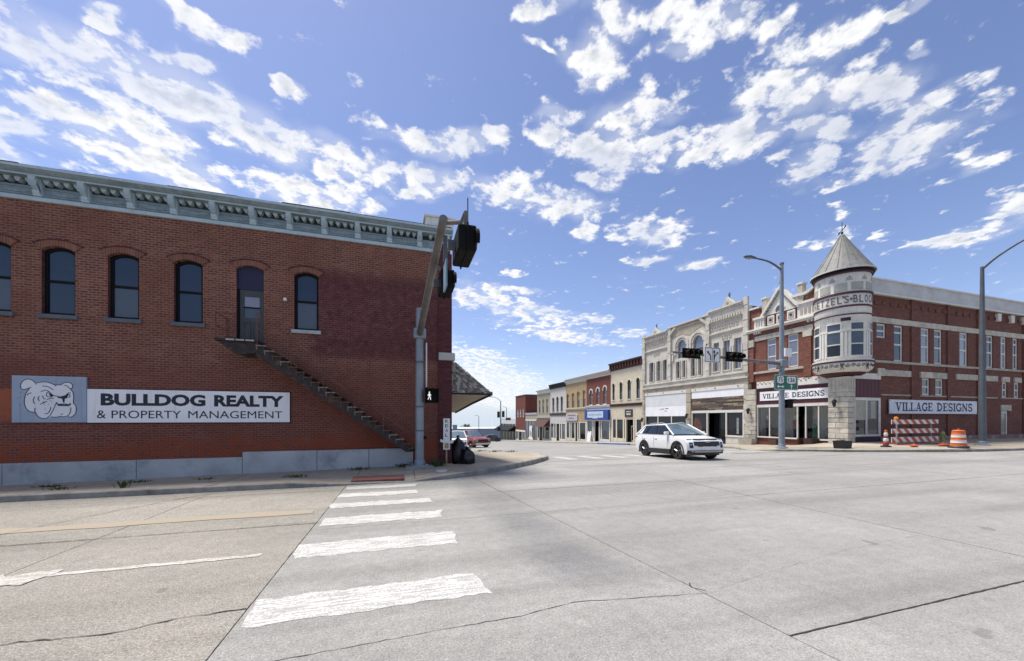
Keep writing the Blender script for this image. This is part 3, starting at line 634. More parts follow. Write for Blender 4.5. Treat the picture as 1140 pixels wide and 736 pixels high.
# shingled awning round the corner
shingle_dk = M_('dark_fascia', (.02, .018, .017), .8, .3)
aw = MB(); soff = M_('cream_soffit', (.50, .46, .38), .8, .08)
P0, P1, P2_, P3 = (1.73, .25, 2.62), (3.22, .25, 2.62), (3.22, 4.2, 2.42), (3.22, 9.5, 2.08)
Q0, Q2, Q3 = (1.73, .25, 3.70), (1.73, 4.2, 3.55), (1.73, 9.5, 3.3)
aw.add([P0, P1, P2_, P3, (1.73, 9.5, 2.08), (1.73, 4.2, 2.42), Q0, (1.9, .9, 3.68), Q2, Q3], [[0, 1, 6], [1, 2, 8, 7], [2, 3, 9, 8], [1, 7, 6], [6, 7, 8], [3, 4, 9]])
awo = aw.build('awning', shingle_dk, lb)
MB().add([P0, P1, P2_, P3, (1.73, 9.5, 2.08), (1.73, 4.2, 2.42)], [[0, 1, 2, 5], [5, 2, 3, 4]]).xform(T(0, .01, -.015)).build('soffit', soff, awo)
fa = MB()
for a, b_ in ((P0, P1), (P1, P2_), (P2_, P3)):
    a, b_ = Vector(a), Vector(b_); d = (b_-a).normalized(); nn = Vector((d.y, -d.x, 0))*.02
    fa.add([a+nn-Vector((0, 0, .07)), b_+nn-Vector((0, 0, .07)), b_+nn+Vector((0, 0, .05)), a+nn+Vector((0, 0, .05)), a-nn-Vector((0, 0, .07)), b_-nn-Vector((0, 0, .07)), b_-nn+Vector((0, 0, .05)), a-nn+Vector((0, 0, .05))],
           [[0, 1, 2, 3], [4, 7, 6, 5], [0, 4, 5, 1], [3, 2, 6, 7], [0, 3, 7, 4], [1, 5, 6, 2]])
fa.build('fascia', shingle_dk, awo)
def shingles(a, b, c, d, rows, w, mats, seed):
    """rows of wooden shingles on the slope a-b (eave) to d-c (ridge)"""
    rr = random.Random(seed); a, b, c, d = map(Vector, (a, b, c, d)); nrm = (b-a).cross(d-a).normalized(); bs = [MB() for _ in mats]
    for j in range(rows):
        t0, t1 = j/rows, min(1, (j+1.35)/rows); l0, r0, l1, r1 = a.lerp(d, t0), b.lerp(c, t0), a.lerp(d, t1), b.lerp(c, t1)
        n = max(1, int((r0-l0).length/w)); off = rr.random()/n
        for i in range(n+1):
            s0, s1 = max(0, i/n-off), min(1, (i+1)/n-off-.06/n)
            if s1-s0 < .02/n: continue
            j0 = rr.uniform(-.015, .015)/max(.2, (d-a).length); lo = [l0.lerp(r0, s0)+(d-a)*j0, l0.lerp(r0, s1)+(d-a)*j0]; hi = [l1.lerp(r1, s1), l1.lerp(r1, s0)]
            u = nrm*rr.uniform(.02, .038); q = [lo[0]+u, lo[1]+u, hi[0]+nrm*.006, hi[1]+nrm*.006]
            bs[rr.randrange(len(mats))].add(q+[lo[0], lo[1]], [[0, 1, 2, 3], [4, 5, 1, 0]])
    return bs
sh_m = [M_('grey_shingle', (.29, .265, .235), .9, .25, 6, .2), M_('brown_shingle', (.17, .15, .13), .9, .25, 6, .2), M_('pale_shingle', (.41, .38, .34), .9, .2, 6, .2)]
allsh = [MB() for _ in sh_m]
for args in ((P0, P1, (1.9, .255, 3.69), Q0, 12, .085), (P1, P2_, Q2, (1.9, .9, 3.69), 12, .09), (P2_, P3, Q3, Q2, 11, .11)):
    for tgt, src in zip(allsh, shingles(*args, sh_m, len(args)+int(args[0][1]*9))): tgt.add(src.v, src.f)
for bsh, mm in zip(allsh, sh_m): bsh.build('shingle', mm, awo)['kind'] = 'stuff'

# iron stair (part of the building) -----------------------------------------------------
fe = MB().box(-4.87, -3.86, -.74, -.01, 3.86, 3.93).build('fire_escape', dark_iron, lb)
for yb in (-.70, -.06): MB().plate([(-4.80, 3.855), (-4.55, 3.62), (-4.35, 3.50), (-3.9, 3.56), (-3.4, 3.36), (-3.55, 3.54), (-3.86, 3.855)], yb, yb+.04).build('bracket', dark_iron, fe)
for q in range(3): MB().box(-4.60+q*.235, -4.40+q*.235, -.77, -.742, 3.875, 3.915).build('platform_slat', M_('pale_edge', (.42, .40, .38), .8) if q == 0 else bpy.data.materials['pale_edge'], fe)
NSTEP = 22; sx0, sz0, sx1, sz1 = -3.86, 3.87, .50, .72
for y in (-.70, -.05):
    pl = []; lo = []
    for i in range(NSTEP):
        xa_, xb_ = sx0+(sx1-sx0)*i/NSTEP, sx0+(sx1-sx0)*(i+1)/NSTEP; za = sz0+(sz1-sz0)*(i+1)/NSTEP; pl += [(xa_, za+.02), (xb_, za+.02)]
    poly = pl+[(sx1, sz1-.06), (sx1-.3, sz1-.08), (sx0-.05, sz0-.38)]
    MB().plate(poly[::-1], y-.018, y+.018).build('stringer', dark_iron, fe)
tread_m = [M_('rusty_tread', (.12, .065, .04), .85, .4, 8, .3), M_('worn_tread', (.24, .19, .15), .85, .4, 8, .3)]
tr_me = [MB().box(-.13, .13, -.76, -.02, 0, .03).box(-.125, -.10, -.73, -.04, -.10, -.002).mesh('tread', tm) for tm in tread_m]
for i in range(NSTEP): put(tr_me[1 if random.random() < .45 else 0], 'tread', fe, T(sx0+(sx1-sx0)*(i+.5)/NSTEP, 0, sz0+(sz1-sz0)*(i+1)/NSTEP+.022))
rail_m = M_('rust_rail', (.15, .06, .042), .8, .35)
rl = MB(); dz_ = sz1-sz0
for hh in (.40, .80): rl.tube([(sx0, -.72, sz0+hh), (sx1-.1, -.72, sz1+hh+.05)], .015, 6)
for i in range(6): f_ = i/5*.97; rl.tube([(sx0+(sx1-sx0)*f_, -.72, sz0+dz_*f_-.1), (sx0+(sx1-sx0)*f_, -.72, sz0+dz_*f_+.82)], .012, 6)
for xx, yy in ((-4.85, -.72), (-4.85, -.03), (-4.40, -.72)): rl.tube([(xx, yy, 3.86), (xx, yy, 4.66)], .013, 6)
rl.tube([(-4.85, -.03, 4.64), (-4.85, -.72, 4.64), (-4.40, -.72, 4.64)], .013, 6); rl.tube([(-4.85, -.03, 4.28), (-4.85, -.72, 4.28), (-4.40, -.72, 4.28)], .011, 6)
rl.build('railing', rail_m, fe)
MB().tube([(-.45, -.03, .55), (-.45, -.03, .75)], .012, 6).build('conduit', plinth_mat, lb)

# wall signs -----------------------------------------------------------------------------
board_w = M_('white_sign_board', (.80, .80, .81), .55, .05, 1.5, 0, dirt=(.5, .5, .52), dirt_amt=.35, streak=1); ink = M_('navy_lettering', (.012, .014, .03), .6, .4, 20)
ws = thing('wall_sign', 'long white sign lettered BULLDOG REALTY & PROPERTY MANAGEMENT on the left brick wall', 'sign', (-8.02, 12.765, 1.59))
MB().box(.004, 4.80, 0, .03, 0, .905).build('board', board_w, ws)
MB().plate([(.0, 0-.02), (4.82, -.02), (4.82, .925), (0, .925)], .005, .028, [[(.003, .0), (4.80, 0), (4.80, .905), (.003, .905)]]).build('frame', black_paint, ws)
text_mb('BULLDOG', 2.36, .335, .045).xform(T(.29, 0, .46)).build('lettering', ink, ws); text_mb('REALTY', 1.78, .335, .045).xform(T(2.86, 0, .46)).build('lettering', ink, ws)
for wd, x0_, w_ in (('&', .21, .19), ('PROPERTY', .52, 1.55), ('MANAGEMENT', 2.24, 2.36)): text_mb(wd, w_, .215, .0).xform(T(x0_, 0, .115)).build('lettering', ink, ws)
bs = thing('wall_sign', 'blue grey square sign with a white bulldog head emblem on the left brick wall', 'sign', (-9.50, 12.765, 1.6))
MB().box(0, 1.478, -.012, .03, 0, 1.21).build('board', M_('blue_grey_board', (.31, .37, .47), .6, .08, 1.5, 0, dirt=(.2, .24, .31), dirt_amt=.5, streak=1), bs)
def dg(pts): return [((x-125)/683*1.478, (570-y)/425*1.21) for x, y in pts]
def smoothp(p, closed=False, n=3):
    o = []; m = len(p)
    for i in range(m if closed else m-1):
        g = lambda q: Vector(p[q % m] if closed else p[max(0, min(m-1, q))]); a, b, c, d = g(i-1), g(i), g(i+1), g(i+2)
        for s in range(n):
            t = s/n; o.append(tuple(.5*((2*b)+(c-a)*t+(2*a-5*b+4*c-d)*t*t+(3*b-a-3*c+d)*t**3)))
    return o if closed else o+[tuple(p[-1])]
sil = [(203,245),(212,210),(245,182),(285,178),(320,195),(345,210),(400,200),(450,203),(515,222),(565,222),(610,200),(645,200),(672,215),(678,240),(658,260),(680,290),(688,340),(685,390),(705,410),(712,450),(700,495),(660,522),(600,518),(560,516),(520,522),(480,518),(430,533),(390,532),(355,510),(332,475),(290,472),(255,445),(238,400),(240,350),(255,300),(285,262),(245,270),(215,268)]
MB().plate(smoothp(dg(sil), True), -.0145, -.0125).build('emblem', M_('emblem_white', (.70, .71, .74), .6, .05), bs)
lines = [[(345,225),(320,195),(285,178),(245,182),(212,210),(203,245),(215,268),(245,270),(275,258),(300,250)],[(345,210),(400,200),(450,203),(500,220),(525,238)],[(515,222),(560,225),(580,215)],[(575,215),(610,200),(645,200),(672,215),(678,240),(660,258),(640,245),(625,232),(598,226)],
 [(655,262),(680,290),(688,340),(685,390),(705,410),(712,450),(700,495),(660,522),(628,512)],[(285,262),(255,300),(240,350),(238,400),(255,445),(290,472),(330,478)],[(333,437),(332,470),(355,510),(390,532),(430,533),(465,510),(490,470),(510,430),(520,398)],[(480,518),(520,523),(560,515),(590,518),(630,510),(655,480),(662,430)],
 [(455,290),(440,300),(437,325),(455,337),(490,334)],[(385,290),(420,275),(450,282),(500,322),(545,328)],[(612,322),(640,296),(662,298)],[(640,305),(655,325),(640,340)],[(330,335),(318,360),(320,385),(335,402)],[(370,330),(360,355),(374,376)],[(400,325),(410,350),(430,356)],[(400,238),(440,240),(480,258),(500,272)],[(420,492),(450,485),(470,455),(475,430)],[(300,300),(270,312),(262,325)],[(440,378),(410,388),(380,406)],[(440,360),(480,348),(505,352)],[(570,500),(585,490)],[(525,400),(528,385),(540,405)],[(645,405),(655,392),(660,412)],[(520,398),(560,402),(610,398),(655,412)]]
lb_ = MB()
for i, l in enumerate(lines): lb_.ribbon(smoothp(dg(l)), .017, -.0165-.0001*i)
for i, p in enumerate(([(530,325),(560,332),(600,322),(642,303),(627,345),(605,352),(602,385),(590,388),(580,350),(545,346)],[(455,297),(475,310),(502,325),(482,337),(464,322)],[(540,405),(642,403),(648,419),(540,418)],[(375,408),(400,392),(430,380),(440,372),(438,382),(405,396)])): lb_.plate(dg(p), -.0195-.0001*i, -.019)
for (x, y) in ((415,408),(455,405),(425,447),(470,370),(485,382),(410,380),(180,352),(200,340),(195,412),(207,300)): lb_.plate(arc(*dg([(x, y)])[0], .010, 0, 360, 7)[:-1], -.0192, -.0188)
lb_.build('emblem_line', ink, bs)

# ------------------------------------------------------------------ corner block with the turret
brickR = brick_mat('dark_red_brick', (.225, .082, .055), (.165, .055, .04), (.19, .11, .085), .23, .072, .008, None, .3, .4)
brickS = brick_mat('side_red_brick', (.205, .075, .055), (.14, .047, .037), (.19, .11, .088), .23, .072, .010, None, .45, .6)
stone_c = M_('cream_stone', (.53, .49, .41), .9, .18, 2.2, .9, dirt=(.25, .22, .18), dirt_amt=.6, rand=.18)
stone_g = M_('grey_stone', (.40, .365, .30), .9, .18, 1.8, .35, dirt=(.18, .16, .14), dirt_amt=.6, rand=.12)
tin_w = M_('white_tin', (.66, .635, .575), .7, .08, 2.2, .1, dirt=(.40, .36, .30), dirt_amt=.4, streak=1)
tin_g = M_('grey_white_parapet', (.53, .53, .52), .8, .12, 1.2, .2, dirt=(.34, .34, .34), dirt_amt=.6)
maroon = M_('maroon_paint', (.065, .014, .022), .6, .25); maroon_b = M_('maroon_boards', (.085, .012, .022), .6, .25); purple = M_('purple_paint', (.035, .012, .032), .7, .3)
pane_lav = glass_mat('sky_glass', (.10, .11, .16), .04, 2.1, (.22, .22, .29)); shopglass = clear_glass('clear_shop_glass', .96)
cb = thing('corner_building', 'red brick corner block with round white turret under a grey cone roof', 'building', (27.4, 16, 0), -90)
S = RZ(90)
# west wall
wW = [(-5.70, -4.96), (-4.10, -3.33)]
MB().plate([(-7.2, 4.62), (-.2, 4.62), (-.2, 8.9), (-7.2, 8.9)], 0, .35, [opening(a, b, 5.47, 7.87) for a, b in wW]).build('wall', brickR, cb)
for i, (a, b) in enumerate(wW): window(cb, None, a, b, 5.47, 7.87, 0, tin_w, pane_lav, None, .09, .08, .42, None, transom=.80)
for x0, x1 in ((-7.2, -6.74), (-2.9, -2.4)): MB().box(x0, x1, -.10, -.001, 4.64, 7.45).build('pilaster', brickR, cb)
for x0, x1, z0, z1, pr in ((-7.25, -6.70, 7.46, 8.04, .14), (-6.69, -5.25, 7.88, 8.26, .06), (-5.24, -3.8, 7.88, 8.26, .055), (-3.79, -2.3, 7.88, 8.26, .06), (-2.95, -2.35, 7.46, 7.875, .12)):
    MB().box(x0, x1, -pr, .0, z0, z1).build('stone_block', stone_c, cb, bevel=.012)
MB().box(-7.25, -.3, -.09, 0, 5.26, 5.42).build('stone_belt', stone_c, cb, bevel=.01)
MB().box(-7.28, -.9, -.22, 0, 8.60, 8.70).box(-7.3, -.9, -.30, 0, 8.703, 8.84).build('cornice', tin_w, cb, bevel=.012)
cbm = MB().box(-.055, .055, -.20, -.002, 8.44, 8.598).mesh('bracket', tin_w)
for x in (-6.6, -6.4, -6.2, -2.55, -2.3, -2.05): put(cbm, 'bracket', cb, T(x))
# parapet: brick back wall, white blocks, gable
MB().plate([(-7.2, 8.9), (-1, 8.9), (-1, 11.0), (-1.7, 11.0), (-2.2, 10.75), (-2.7, 10.35), (-3.1, 10.1), (-6.3, 10.1), (-6.3, 10.5), (-7.2, 10.5)], .03, .35).build('parapet', brickR, cb)
MB().box(-7.24, -6.28, -.08, .4, 10.502, 10.64).build('coping', tin_w, cb)
def block(x0, x1, z0, z1, pr, mat=tin_w, name='parapet_block', bv=.012): return MB().box(x0, x1, -pr, .028, z0, z1).build(name, mat, cb, bevel=bv)
b_ = block(-6.64, -5.80, 8.86, 9.58, .16); MB().box(-6.70, -5.74, -.24, .028, 9.582, 9.74).build('cap', tin_w, b_)
for q in range(3): MB().box(-6.45+q*.2, -6.37+q*.2, -.19, -.161, 9.0, 9.42).build('flute', stone_g, b_)
b_ = block(-3.30, -1.6, 8.86, 9.82, .12); MB().box(-3.36, -1.5, -.22, .028, 9.822, 9.98).build('cap', tin_w, b_)
for q in range(5): MB().plate(opening(-3.10+q*.27, -2.96+q*.27, 9.1, 9.55, .07), -.15, -.121).build('flute', stone_g, b_)
for x0, x1 in ((-5.60, -5.06), (-4.88, -4.42), (-4.08, -3.50)):
    b_ = block(x0, x1, 8.95, 9.62, .07); MB().plate(opening(x0+.1, x1-.1, 9.05, 9.5), -.09, -.071, [opening(x0+.16, x1-.16, 9.11, 9.44)]).build('panel', stone_g, b_)
    MB().plate([((x0+x1)/2-.07, 9.2), ((x0+x1)/2+.07, 9.2), ((x0+x1)/2+.09, 9.33), ((x0+x1)/2, 9.39), ((x0+x1)/2-.09, 9.33)], -.10, -.0715).build('rosette', purple, b_)
MB().plate([(-5.75, 9.72), (-3.45, 9.72), (-4.62, 11.30)], -.04, .34, [opening(-4.95, -4.3, 9.78, 10.25, .3)]).build('gable', tin_w, cb)
MB().plate(opening(-4.95, -4.3, 9.78, 10.25, .3), .02, .05).build('fan_panel', stone_g, cb); hood(cb, None, -4.95, -4.3, 9.8, 10.25, .3, .09, tin_w, .09)
for (p, q) in (((-5.98, 9.66), (-4.62, 11.40)), ((-4.62, 11.40), (-3.26, 9.66))):
    d = (Vector(q)-Vector(p)).normalized(); n_ = Vector((-d.y, d.x)); P4 = [Vector(p), Vector(q), Vector(q)+n_*.17, Vector(p)+n_*.17]
    if p[0] > -5: P4[0] += d*.06; P4[3] += d*.06
    rk = MB().plate([tuple(v) for v in P4], -.20, .36).build('raking_cornice', tin_w, cb, bevel=.01)
    for i in range(8):
        c_ = Vector(p)+(Vector(q)-Vector(p))*(i+.7)/8.4-n_*.06; MB().plate([tuple(c_+d*.05), tuple(c_-d*.05), tuple(c_-d*.05-n_*.07), tuple(c_+d*.05-n_*.07)], -.13, -.041).build('dentil', stone_g, rk)
MB().box(-4.76, -4.48, -.12, .2, 11.47, 11.62).lathe([(.06, 11.62), (.12, 11.72), (.06, 11.80)], 10, (-4.62, .04, 0)).build('pedestal', tin_w, cb)
MB().lathe([(0, 11.79), (.05, 11.8), (.09, 11.88), (.10, 11.95), (.06, 12.03), (0, 12.06)], 12, (-4.62, .04, 0)).build('finial', black_paint, cb, smooth=True)
for x0, x1, zt in ((-6.08, -5.72, 11.2), (-3.36, -3.02, 11.42)):
    q_ = MB().box(x0, x1, -.03, .36, 9.76 if x0 < -5 else 10.0, zt-.12).build('parapet_post', stone_c, cb, bevel=.01); MB().box(x0-.05, x1+.05, -.08, .41, zt-.118, zt).build('cap', tin_w, q_)
sc_ = [(-3.9, 10.62), (-3.4, 10.66), (-3.0, 10.62), (-2.55, 10.72), (-2.2, 10.95), (-1.9, 11.2), (-1.6, 11.32)]
sc_ = smoothp(sc_); MB().plate(sc_+[(x, z-.17) for x, z in sc_[::-1]], -.12, .40).build('scroll_coping', tin_w, cb)
MB().plate([(-3.88, 9.9), (-3.0, 9.99), (-3.0, 10.5), (-3.9, 10.46)], -.02, .029).build('scroll_panel', tin_w, cb)
# shop front, west
MB().box(-6.5, -1.07, -.06, .3, 4.08, 4.60).build('fascia', tin_w, cb, bevel=.01)
orn = MB()                                                           # chipped scrollwork along the fascia
for i in range(16):
    x = -6.35+i*.33
    if random.random() < .25: continue
    orn.ribbon([(x+.12*t*math.cos(5*t), 4.42+.07*t*math.sin(5*t)) for t in [q/7 for q in range(8)]], .035, -.0625)
    orn.plate([(x+.12, 4.46+random.uniform(-.03, .05)), (x+.2, 4.5), (x+.17, 4.56), (x+.1, 4.53)], -.064, -.061)
orn.build('scrollwork', black_paint, cb)
MB().box(-6.5, -1.07, -.03, .3, 2.80, 4.078).build('sign_panel', maroon, cb)
MB().box(-6.5, -1.07, -.08, -.031, 2.801, 2.86).box(-6.5, -1.07, -.08, -.031, 3.99, 4.05).build('panel_moulding', maroon_b, cb)
MB().box(-6.48, -1.07, -.07, .25, 2.58, 2.798).build('head_rail', tin_w, cb)
sill_z = .30
for x0, x1 in ((-6.48, -3.36), (-2.78, -1.07)):
    MB().box(x0, x1, -.08, .12, sill_z-.10, sill_z).build('sill_rail', tin_w, cb, bevel=.006)
    MB().box(x0, x1, .02, .3, -.6, sill_z-.102).build('bulkhead', brickR, cb)
for x in (-6.43, -5.44, -4.35, -3.36, -2.78, -1.95, -1.10): MB().box(x-.035, x+.035, -.05, .06, sill_z+.002, 2.578).build('mullion', tin_w, cb)
for a, b in ((-6.395, -5.475), (-5.405, -4.385), (-4.315, -3.395), (-2.745, -1.985), (-1.915, -1.135)): MB().box(a-.02, b+.02, 0, .012, sill_z-.01, 2.59).build('shop_pane', shopglass, cb)
# recessed door
for xr_ in (-3.345, -2.795): MB().box(xr_-.006, xr_+.006, .07, .66, .3, 2.57).build('shop_pane', shopglass, cb); MB().box(xr_-.02, xr_+.02, .07, .66, -.3, .297).build('bulkhead', brickR, cb); MB().box(xr_-.025, xr_+.025, .661, .72, -.3, 2.57).build('mullion', tin_w, cb)
dd = MB().plate(opening(-3.32, -2.82, -.22, 2.0), .62, .68, [opening(-3.24, -2.90, .05, 1.9)]).build('door', tin_w, cb); MB().box(-3.25, -2.89, .64, .65, .04, 1.91).build('pane', shopglass, dd)
MB().box(-3.32, -2.82, .62, .68, 2.002, 2.57).build('door_head', maroon, cb); MB().box(-2.92, -2.905, .57, .62, .8, 1.1).build('handle', black_paint, dd)
room = MB().box(-6.4, -1.1, 2.6, 2.66, -.3, 2.6).box(-6.46, -6.40, .32, 2.6, -.3, 2.6).box(-1.10, -1.04, .7, 2.6, -.3, 2.6).build('shop_interior', M_('shop_plaster', (.66, .66, .58), .9, .10, .8), cb)
MB().box(-6.4, -3.37, .07, 2.6, .12, .18).box(-2.77, -1.1, .07, 2.6, .12, .18).build('display_floor', M_('display_board', (.55, .52, .46), .7), cb)
MB().box(-6.4, -1.1, .3, 2.7, 2.582, 2.62).build('ceiling', tin_w, cb)
for x0, x1 in ((-5.3, -4.6), (-2.2, -1.5)): MB().plate(opening(x0, x1, 1.2, 2.3), 2.55, 2.598).build('picture_panel', pane_dark, cb)
# rusticated piers and the corner column, block by block
def rustic(x0, x1, y0, y1, z0, z1, h, split=True, M=None):
    z = z0; j = 0
    while z < z1-.02:
        zt = min(z1, z+h); xs = [x0, x1]
        if split: xs = [x0, x0+(x1-x0)*(.62 if j % 2 else .38), x1]
        for a, b in zip(xs[:-1], xs[1:]):
            e = random.uniform(0, .035); m = MB(); i = .02
            m.box(a+.004, b-.004, y0, y1, z+.004, zt-.004)
            m.v[0] = m.v[0]; f = [(a+i, y0-.03-e, z+i), (b-i, y0-.03-e*random.random(), z+i), (b-i, y0-.03-e*.5, zt-i), (a+i, y0-.03-e, zt-i)]
            o = len(m.v); m.f = [q for q in m.f if q != [0, 1, 5, 4]]; m.v += f; m.f += [[o, o+1, o+2, o+3], [0, 1, o+1, o], [1, 5, o+2, o+1], [5, 4, o+3, o+2], [4, 0, o, o+3]]
            m.build('stone_block', stone_c, cb, M)
        z = zt; j += 1
rustic(-7.44, -6.5, -.12, .3, -.62, 2.3, .34); rustic(-7.44, -6.5, -.11, .3, 2.3, 4.05, .44, False)
cx0, cx1, cy0, cy1 = -1.06, .06, -.52, .16
z = -.25; j = 0
while z < 3.1:
    e = [random.uniform(.0, .03) for _ in range(4)]
    xs = [cx0, cx0+(cx1-cx0)*(.6 if j % 2 else .4), cx1]
    for q in (0, 1):
        m = MB().box(xs[q]+.003, xs[q+1]-.003, cy0-e[q], cy1+e[q+2]*.3, z+.008, z+.325)
        if q == 1: m.v = [(v[0]+e[3] if v[0] > cx1-.1 else v[0], v[1], v[2]) for v in m.v]
        m.build('stone_block', stone_c, cb, bevel=.025)
    z += .333; j += 1
cl = MB().box(cx0, cx1, cy0, cy1, z, 4.36).build('column_top', stone_c, cb)
for q in range(5): MB().box(cx0+.08+q*.215, cx0+.2+q*.215, cy0-.03, cy0-.001, z+.12, 4.2).build('flute', stone_c, cl, bevel=.01)
for q in range(3): MB().box(cx1+.001, cx1+.03, cy0+.07+q*.2, cy0+.19+q*.2, z+.12, 4.2).build('flute', stone_c, cl, bevel=.01)
# turret
tcx, tcy = -.70, .20; C3 = (tcx, tcy, 0); F0 = 301.2
R_ = math.radians
tu = MB().lathe([(1.40, 5.36), (1.42, 5.38), (1.42, 7.95), (1.45, 8.0), (1.45, 8.66), (1.46, 8.72), (1.46, 9.44), (1.44, 9.52), (1.44, 10.86)], 40, C3).build('turret', tin_w, cb, smooth=True)
MB().lathe([(1.18, 4.62), (1.30, 4.66), (1.48, 4.80), (1.56, 4.96), (1.57, 5.10), (1.55, 5.20)], 40, C3).build('turret_bowl', tin_w, tu, smooth=True)
MB().lathe([(.2, 4.362), (.62, 4.37), (.95, 4.44), (1.17, 4.56), (1.20, 4.618), (.3, 4.618)], 40, C3).build('turret_base', maroon, tu, smooth=True)
for r, z0, z1, mt in ((1.61, 5.20, 5.30, maroon), (1.56, 5.30, 5.40, tin_w), (1.49, 8.14, 8.21, maroon), (1.50, 8.64, 8.74, maroon), (1.53, 9.43, 9.56, maroon), (1.60, 10.84, 10.97, black_paint), (1.55, 10.74, 10.84, maroon)):
    MB().lathe([(r-.25, z0), (r, z0), (r, z1), (r-.25, z1)], 40, C3).build('turret_band', mt, tu)
roof_t = M_('grey_roof_metal', (.20, .20, .19), .7, .22, 1.6, .1, metallic=.0, dirt=(.085, .078, .07), dirt_amt=.65, streak=1)
rf = MB().lathe([(1.55, 10.972), (1.68, 10.975), (1.68, 11.06), (1.60, 11.10), (1.25, 11.66), (.62, 12.72), (.10, 13.64), (0, 13.74)], 24, C3).build('turret_roof', roof_t, tu)
MB().lathe([(1.69, 10.98), (1.70, 10.98), (1.70, 11.05), (1.69, 11.05)], 40, C3).build('gutter_rim', tin_w, tu)
for i in range(16):
    a = 2*PI*i/16; MB().tube([(tcx+r*math.cos(a), tcy+r*math.sin(a), z) for r, z in ((1.62, 11.11), (1.26, 11.675), (.63, 12.73), (.11, 13.65))], .014, 5).build('seam', roof_t, tu)
wv = MB().tube([(tcx, tcy, 13.7), (tcx, tcy, 14.5)], .018, 6).lathe([(0, 13.72), (.07, 13.76), (.07, 13.84), (0, 13.88)], 8, C3)
va = Matrix.Translation((tcx, tcy, 13.95)) @ RZ(F0-90+90+25)
wv.add(MB().tube([(-.42, 0, -.03), (.38, 0, .10)], .02, 6).plate([(.30, .02), (.48, .10), (.42, .19), (.30, .14)], -.012, .012).plate([(-.48, -.09), (-.24, -.06), (-.2, .03), (-.46, .02)], -.012, .012).xform(va).v, MB().tube([(-.42, 0, -.03), (.38, 0, .10)], .02, 6).plate([(.30, .02), (.48, .10), (.42, .19), (.30, .14)], -.012, .012).plate([(-.48, -.09), (-.24, -.06), (-.2, .03), (-.46, .02)], -.012, .012).f)
wv.build('weathervane', black_paint, tu)
for i, d in enumerate((-65, -17, 31, 79)):
    a = R_(F0+d); w = R_(13.5)
    for z0, z1, gl in ((5.62, 6.30, pane_dark if d == -17 else pane_blue), (6.37, 7.10, pane_grey if d in (-17, 31) else pane_blue), (7.22, 7.62, pane_grey)):
        MB().patch(C3, a-w, a+w, z0, z1, 1.41, 1.428).build('pane', gl, tu)
    for z0, z1 in ((5.54, 5.62), (6.30, 6.37), (7.10, 7.22), (7.62, 7.70)): MB().patch(C3, a-w-.03, a+w+.03, z0, z1, 1.41, 1.462).build('window_rail', tin_w, tu)
    for s in (-1, 1): MB().patch(C3, a+s*(w+.018)-.018, a+s*(w+.018)+.018, 5.54, 7.70, 1.41, 1.46, 2).build('window_stile', tin_w, tu)
for d in (-89, -41, 7, 55, 103):
    a = R_(F0+d)
    for q in (-.13, 0, .13): MB().patch(C3, a+q-.045, a+q+.045, 5.54, 7.12, 1.41, 1.475, 3).build('pilaster_strip', tin_w, tu)
    MB().patch(C3, a-.2, a+.2, 7.14, 7.24, 1.41, 1.48, 4).build('pilaster_cap', tin_w, tu)
    if d == 7: MB().patch(C3, a-.17, a+.17, 7.78, 7.98, 1.40, 1.455, 4).build('dark_vent', purple, tu)
panelg = M_('grey_green_panel', (.38, .38, .33), .8, .12, 2, .1, dirt=(.25, .22, .19), dirt_amt=.5)
for d in range(-105, 120, 34): MB().patch(C3, R_(F0+d-13), R_(F0+d+13), 9.66, 10.14, 1.43, 1.455).build('turret_panel', panelg, tu)
om = MB()
for d in range(-88, 110, 34):                                        # small cresting ornaments under the eave
    for q in (-1, 0, 1): om.patch(C3, R_(F0+d+q*4-1.6), R_(F0+d+q*4+1.6), 10.32, 10.42+(.14 if q == 0 else .04), 1.43, 1.452, 2)
    om.patch(C3, R_(F0+d-8), R_(F0+d+8), 10.28, 10.305, 1.43, 1.453, 3)
om.build('cresting', stone_g, tu)
vine_m = M_('vine_gilding', (.085, .07, .055), .8, .4); vm_ = MB()
for d in range(-100, 110, 10):
    for sgn in (1, -1):
        if (d//10) % 5 == 0 and sgn > 0:
            for s2 in (1, -1): vm_.tube([(tcx+1.575*math.cos(R_(F0+d+s2*3*t)), tcy+1.575*math.sin(R_(F0+d+s2*3*t)), 4.94+.2*t) for t in (-1, 0, 1)], .022, 5)
    pts = []
    for q in range(11):
        t = q/10; r = .13*(1-t*.8); an = t*9+(d//10 % 2)*PI; ddeg = d+math.degrees(r*math.cos(an)/1.55); z = 5.0+r*math.sin(an)*.9
        rr_ = 1.575-max(0, 4.98-z)*.35; pts.append((tcx+rr_*math.cos(R_(F0+ddeg)), tcy+rr_*math.sin(R_(F0+ddeg)), z))
    vm_.tube(pts, .019, 4)
vm_.build('vine_ornament', vine_m, tu)
for ch, d in zip("HETZEL'S", (-69, -55, -42, -29.5, -17.5, -5, 2.2, 8.5)):
    g = text_mb(ch, .10 if ch == "'" else .235, .14 if ch == "'" else .46, .012, .0).xform(T(-.05 if ch == "'" else -.117, 0, .32 if ch == "'" else 0))
    a = R_(F0+d); g.build('letter', M_('turret_letter', (.16, .13, .12), .8) if ch == 'H' else bpy.data.materials['turret_letter'], tu, T(tcx+1.478*math.cos(a), tcy+1.478*math.sin(a), 8.86) @ Matrix.Rotation(a+PI/2, 4, 'Z'))
for ch, d in zip("BLOCK", (26, 38.5, 51.5, 64, 77)):
    a = R_(F0+d); text_mb(ch, .235, .46, .012, 0).xform(T(-.117)).build('letter', bpy.data.materials['turret_letter'], tu, T(tcx+1.478*math.cos(a), tcy+1.478*math.sin(a), 8.86) @ Matrix.Rotation(a+PI/2, 4, 'Z'))
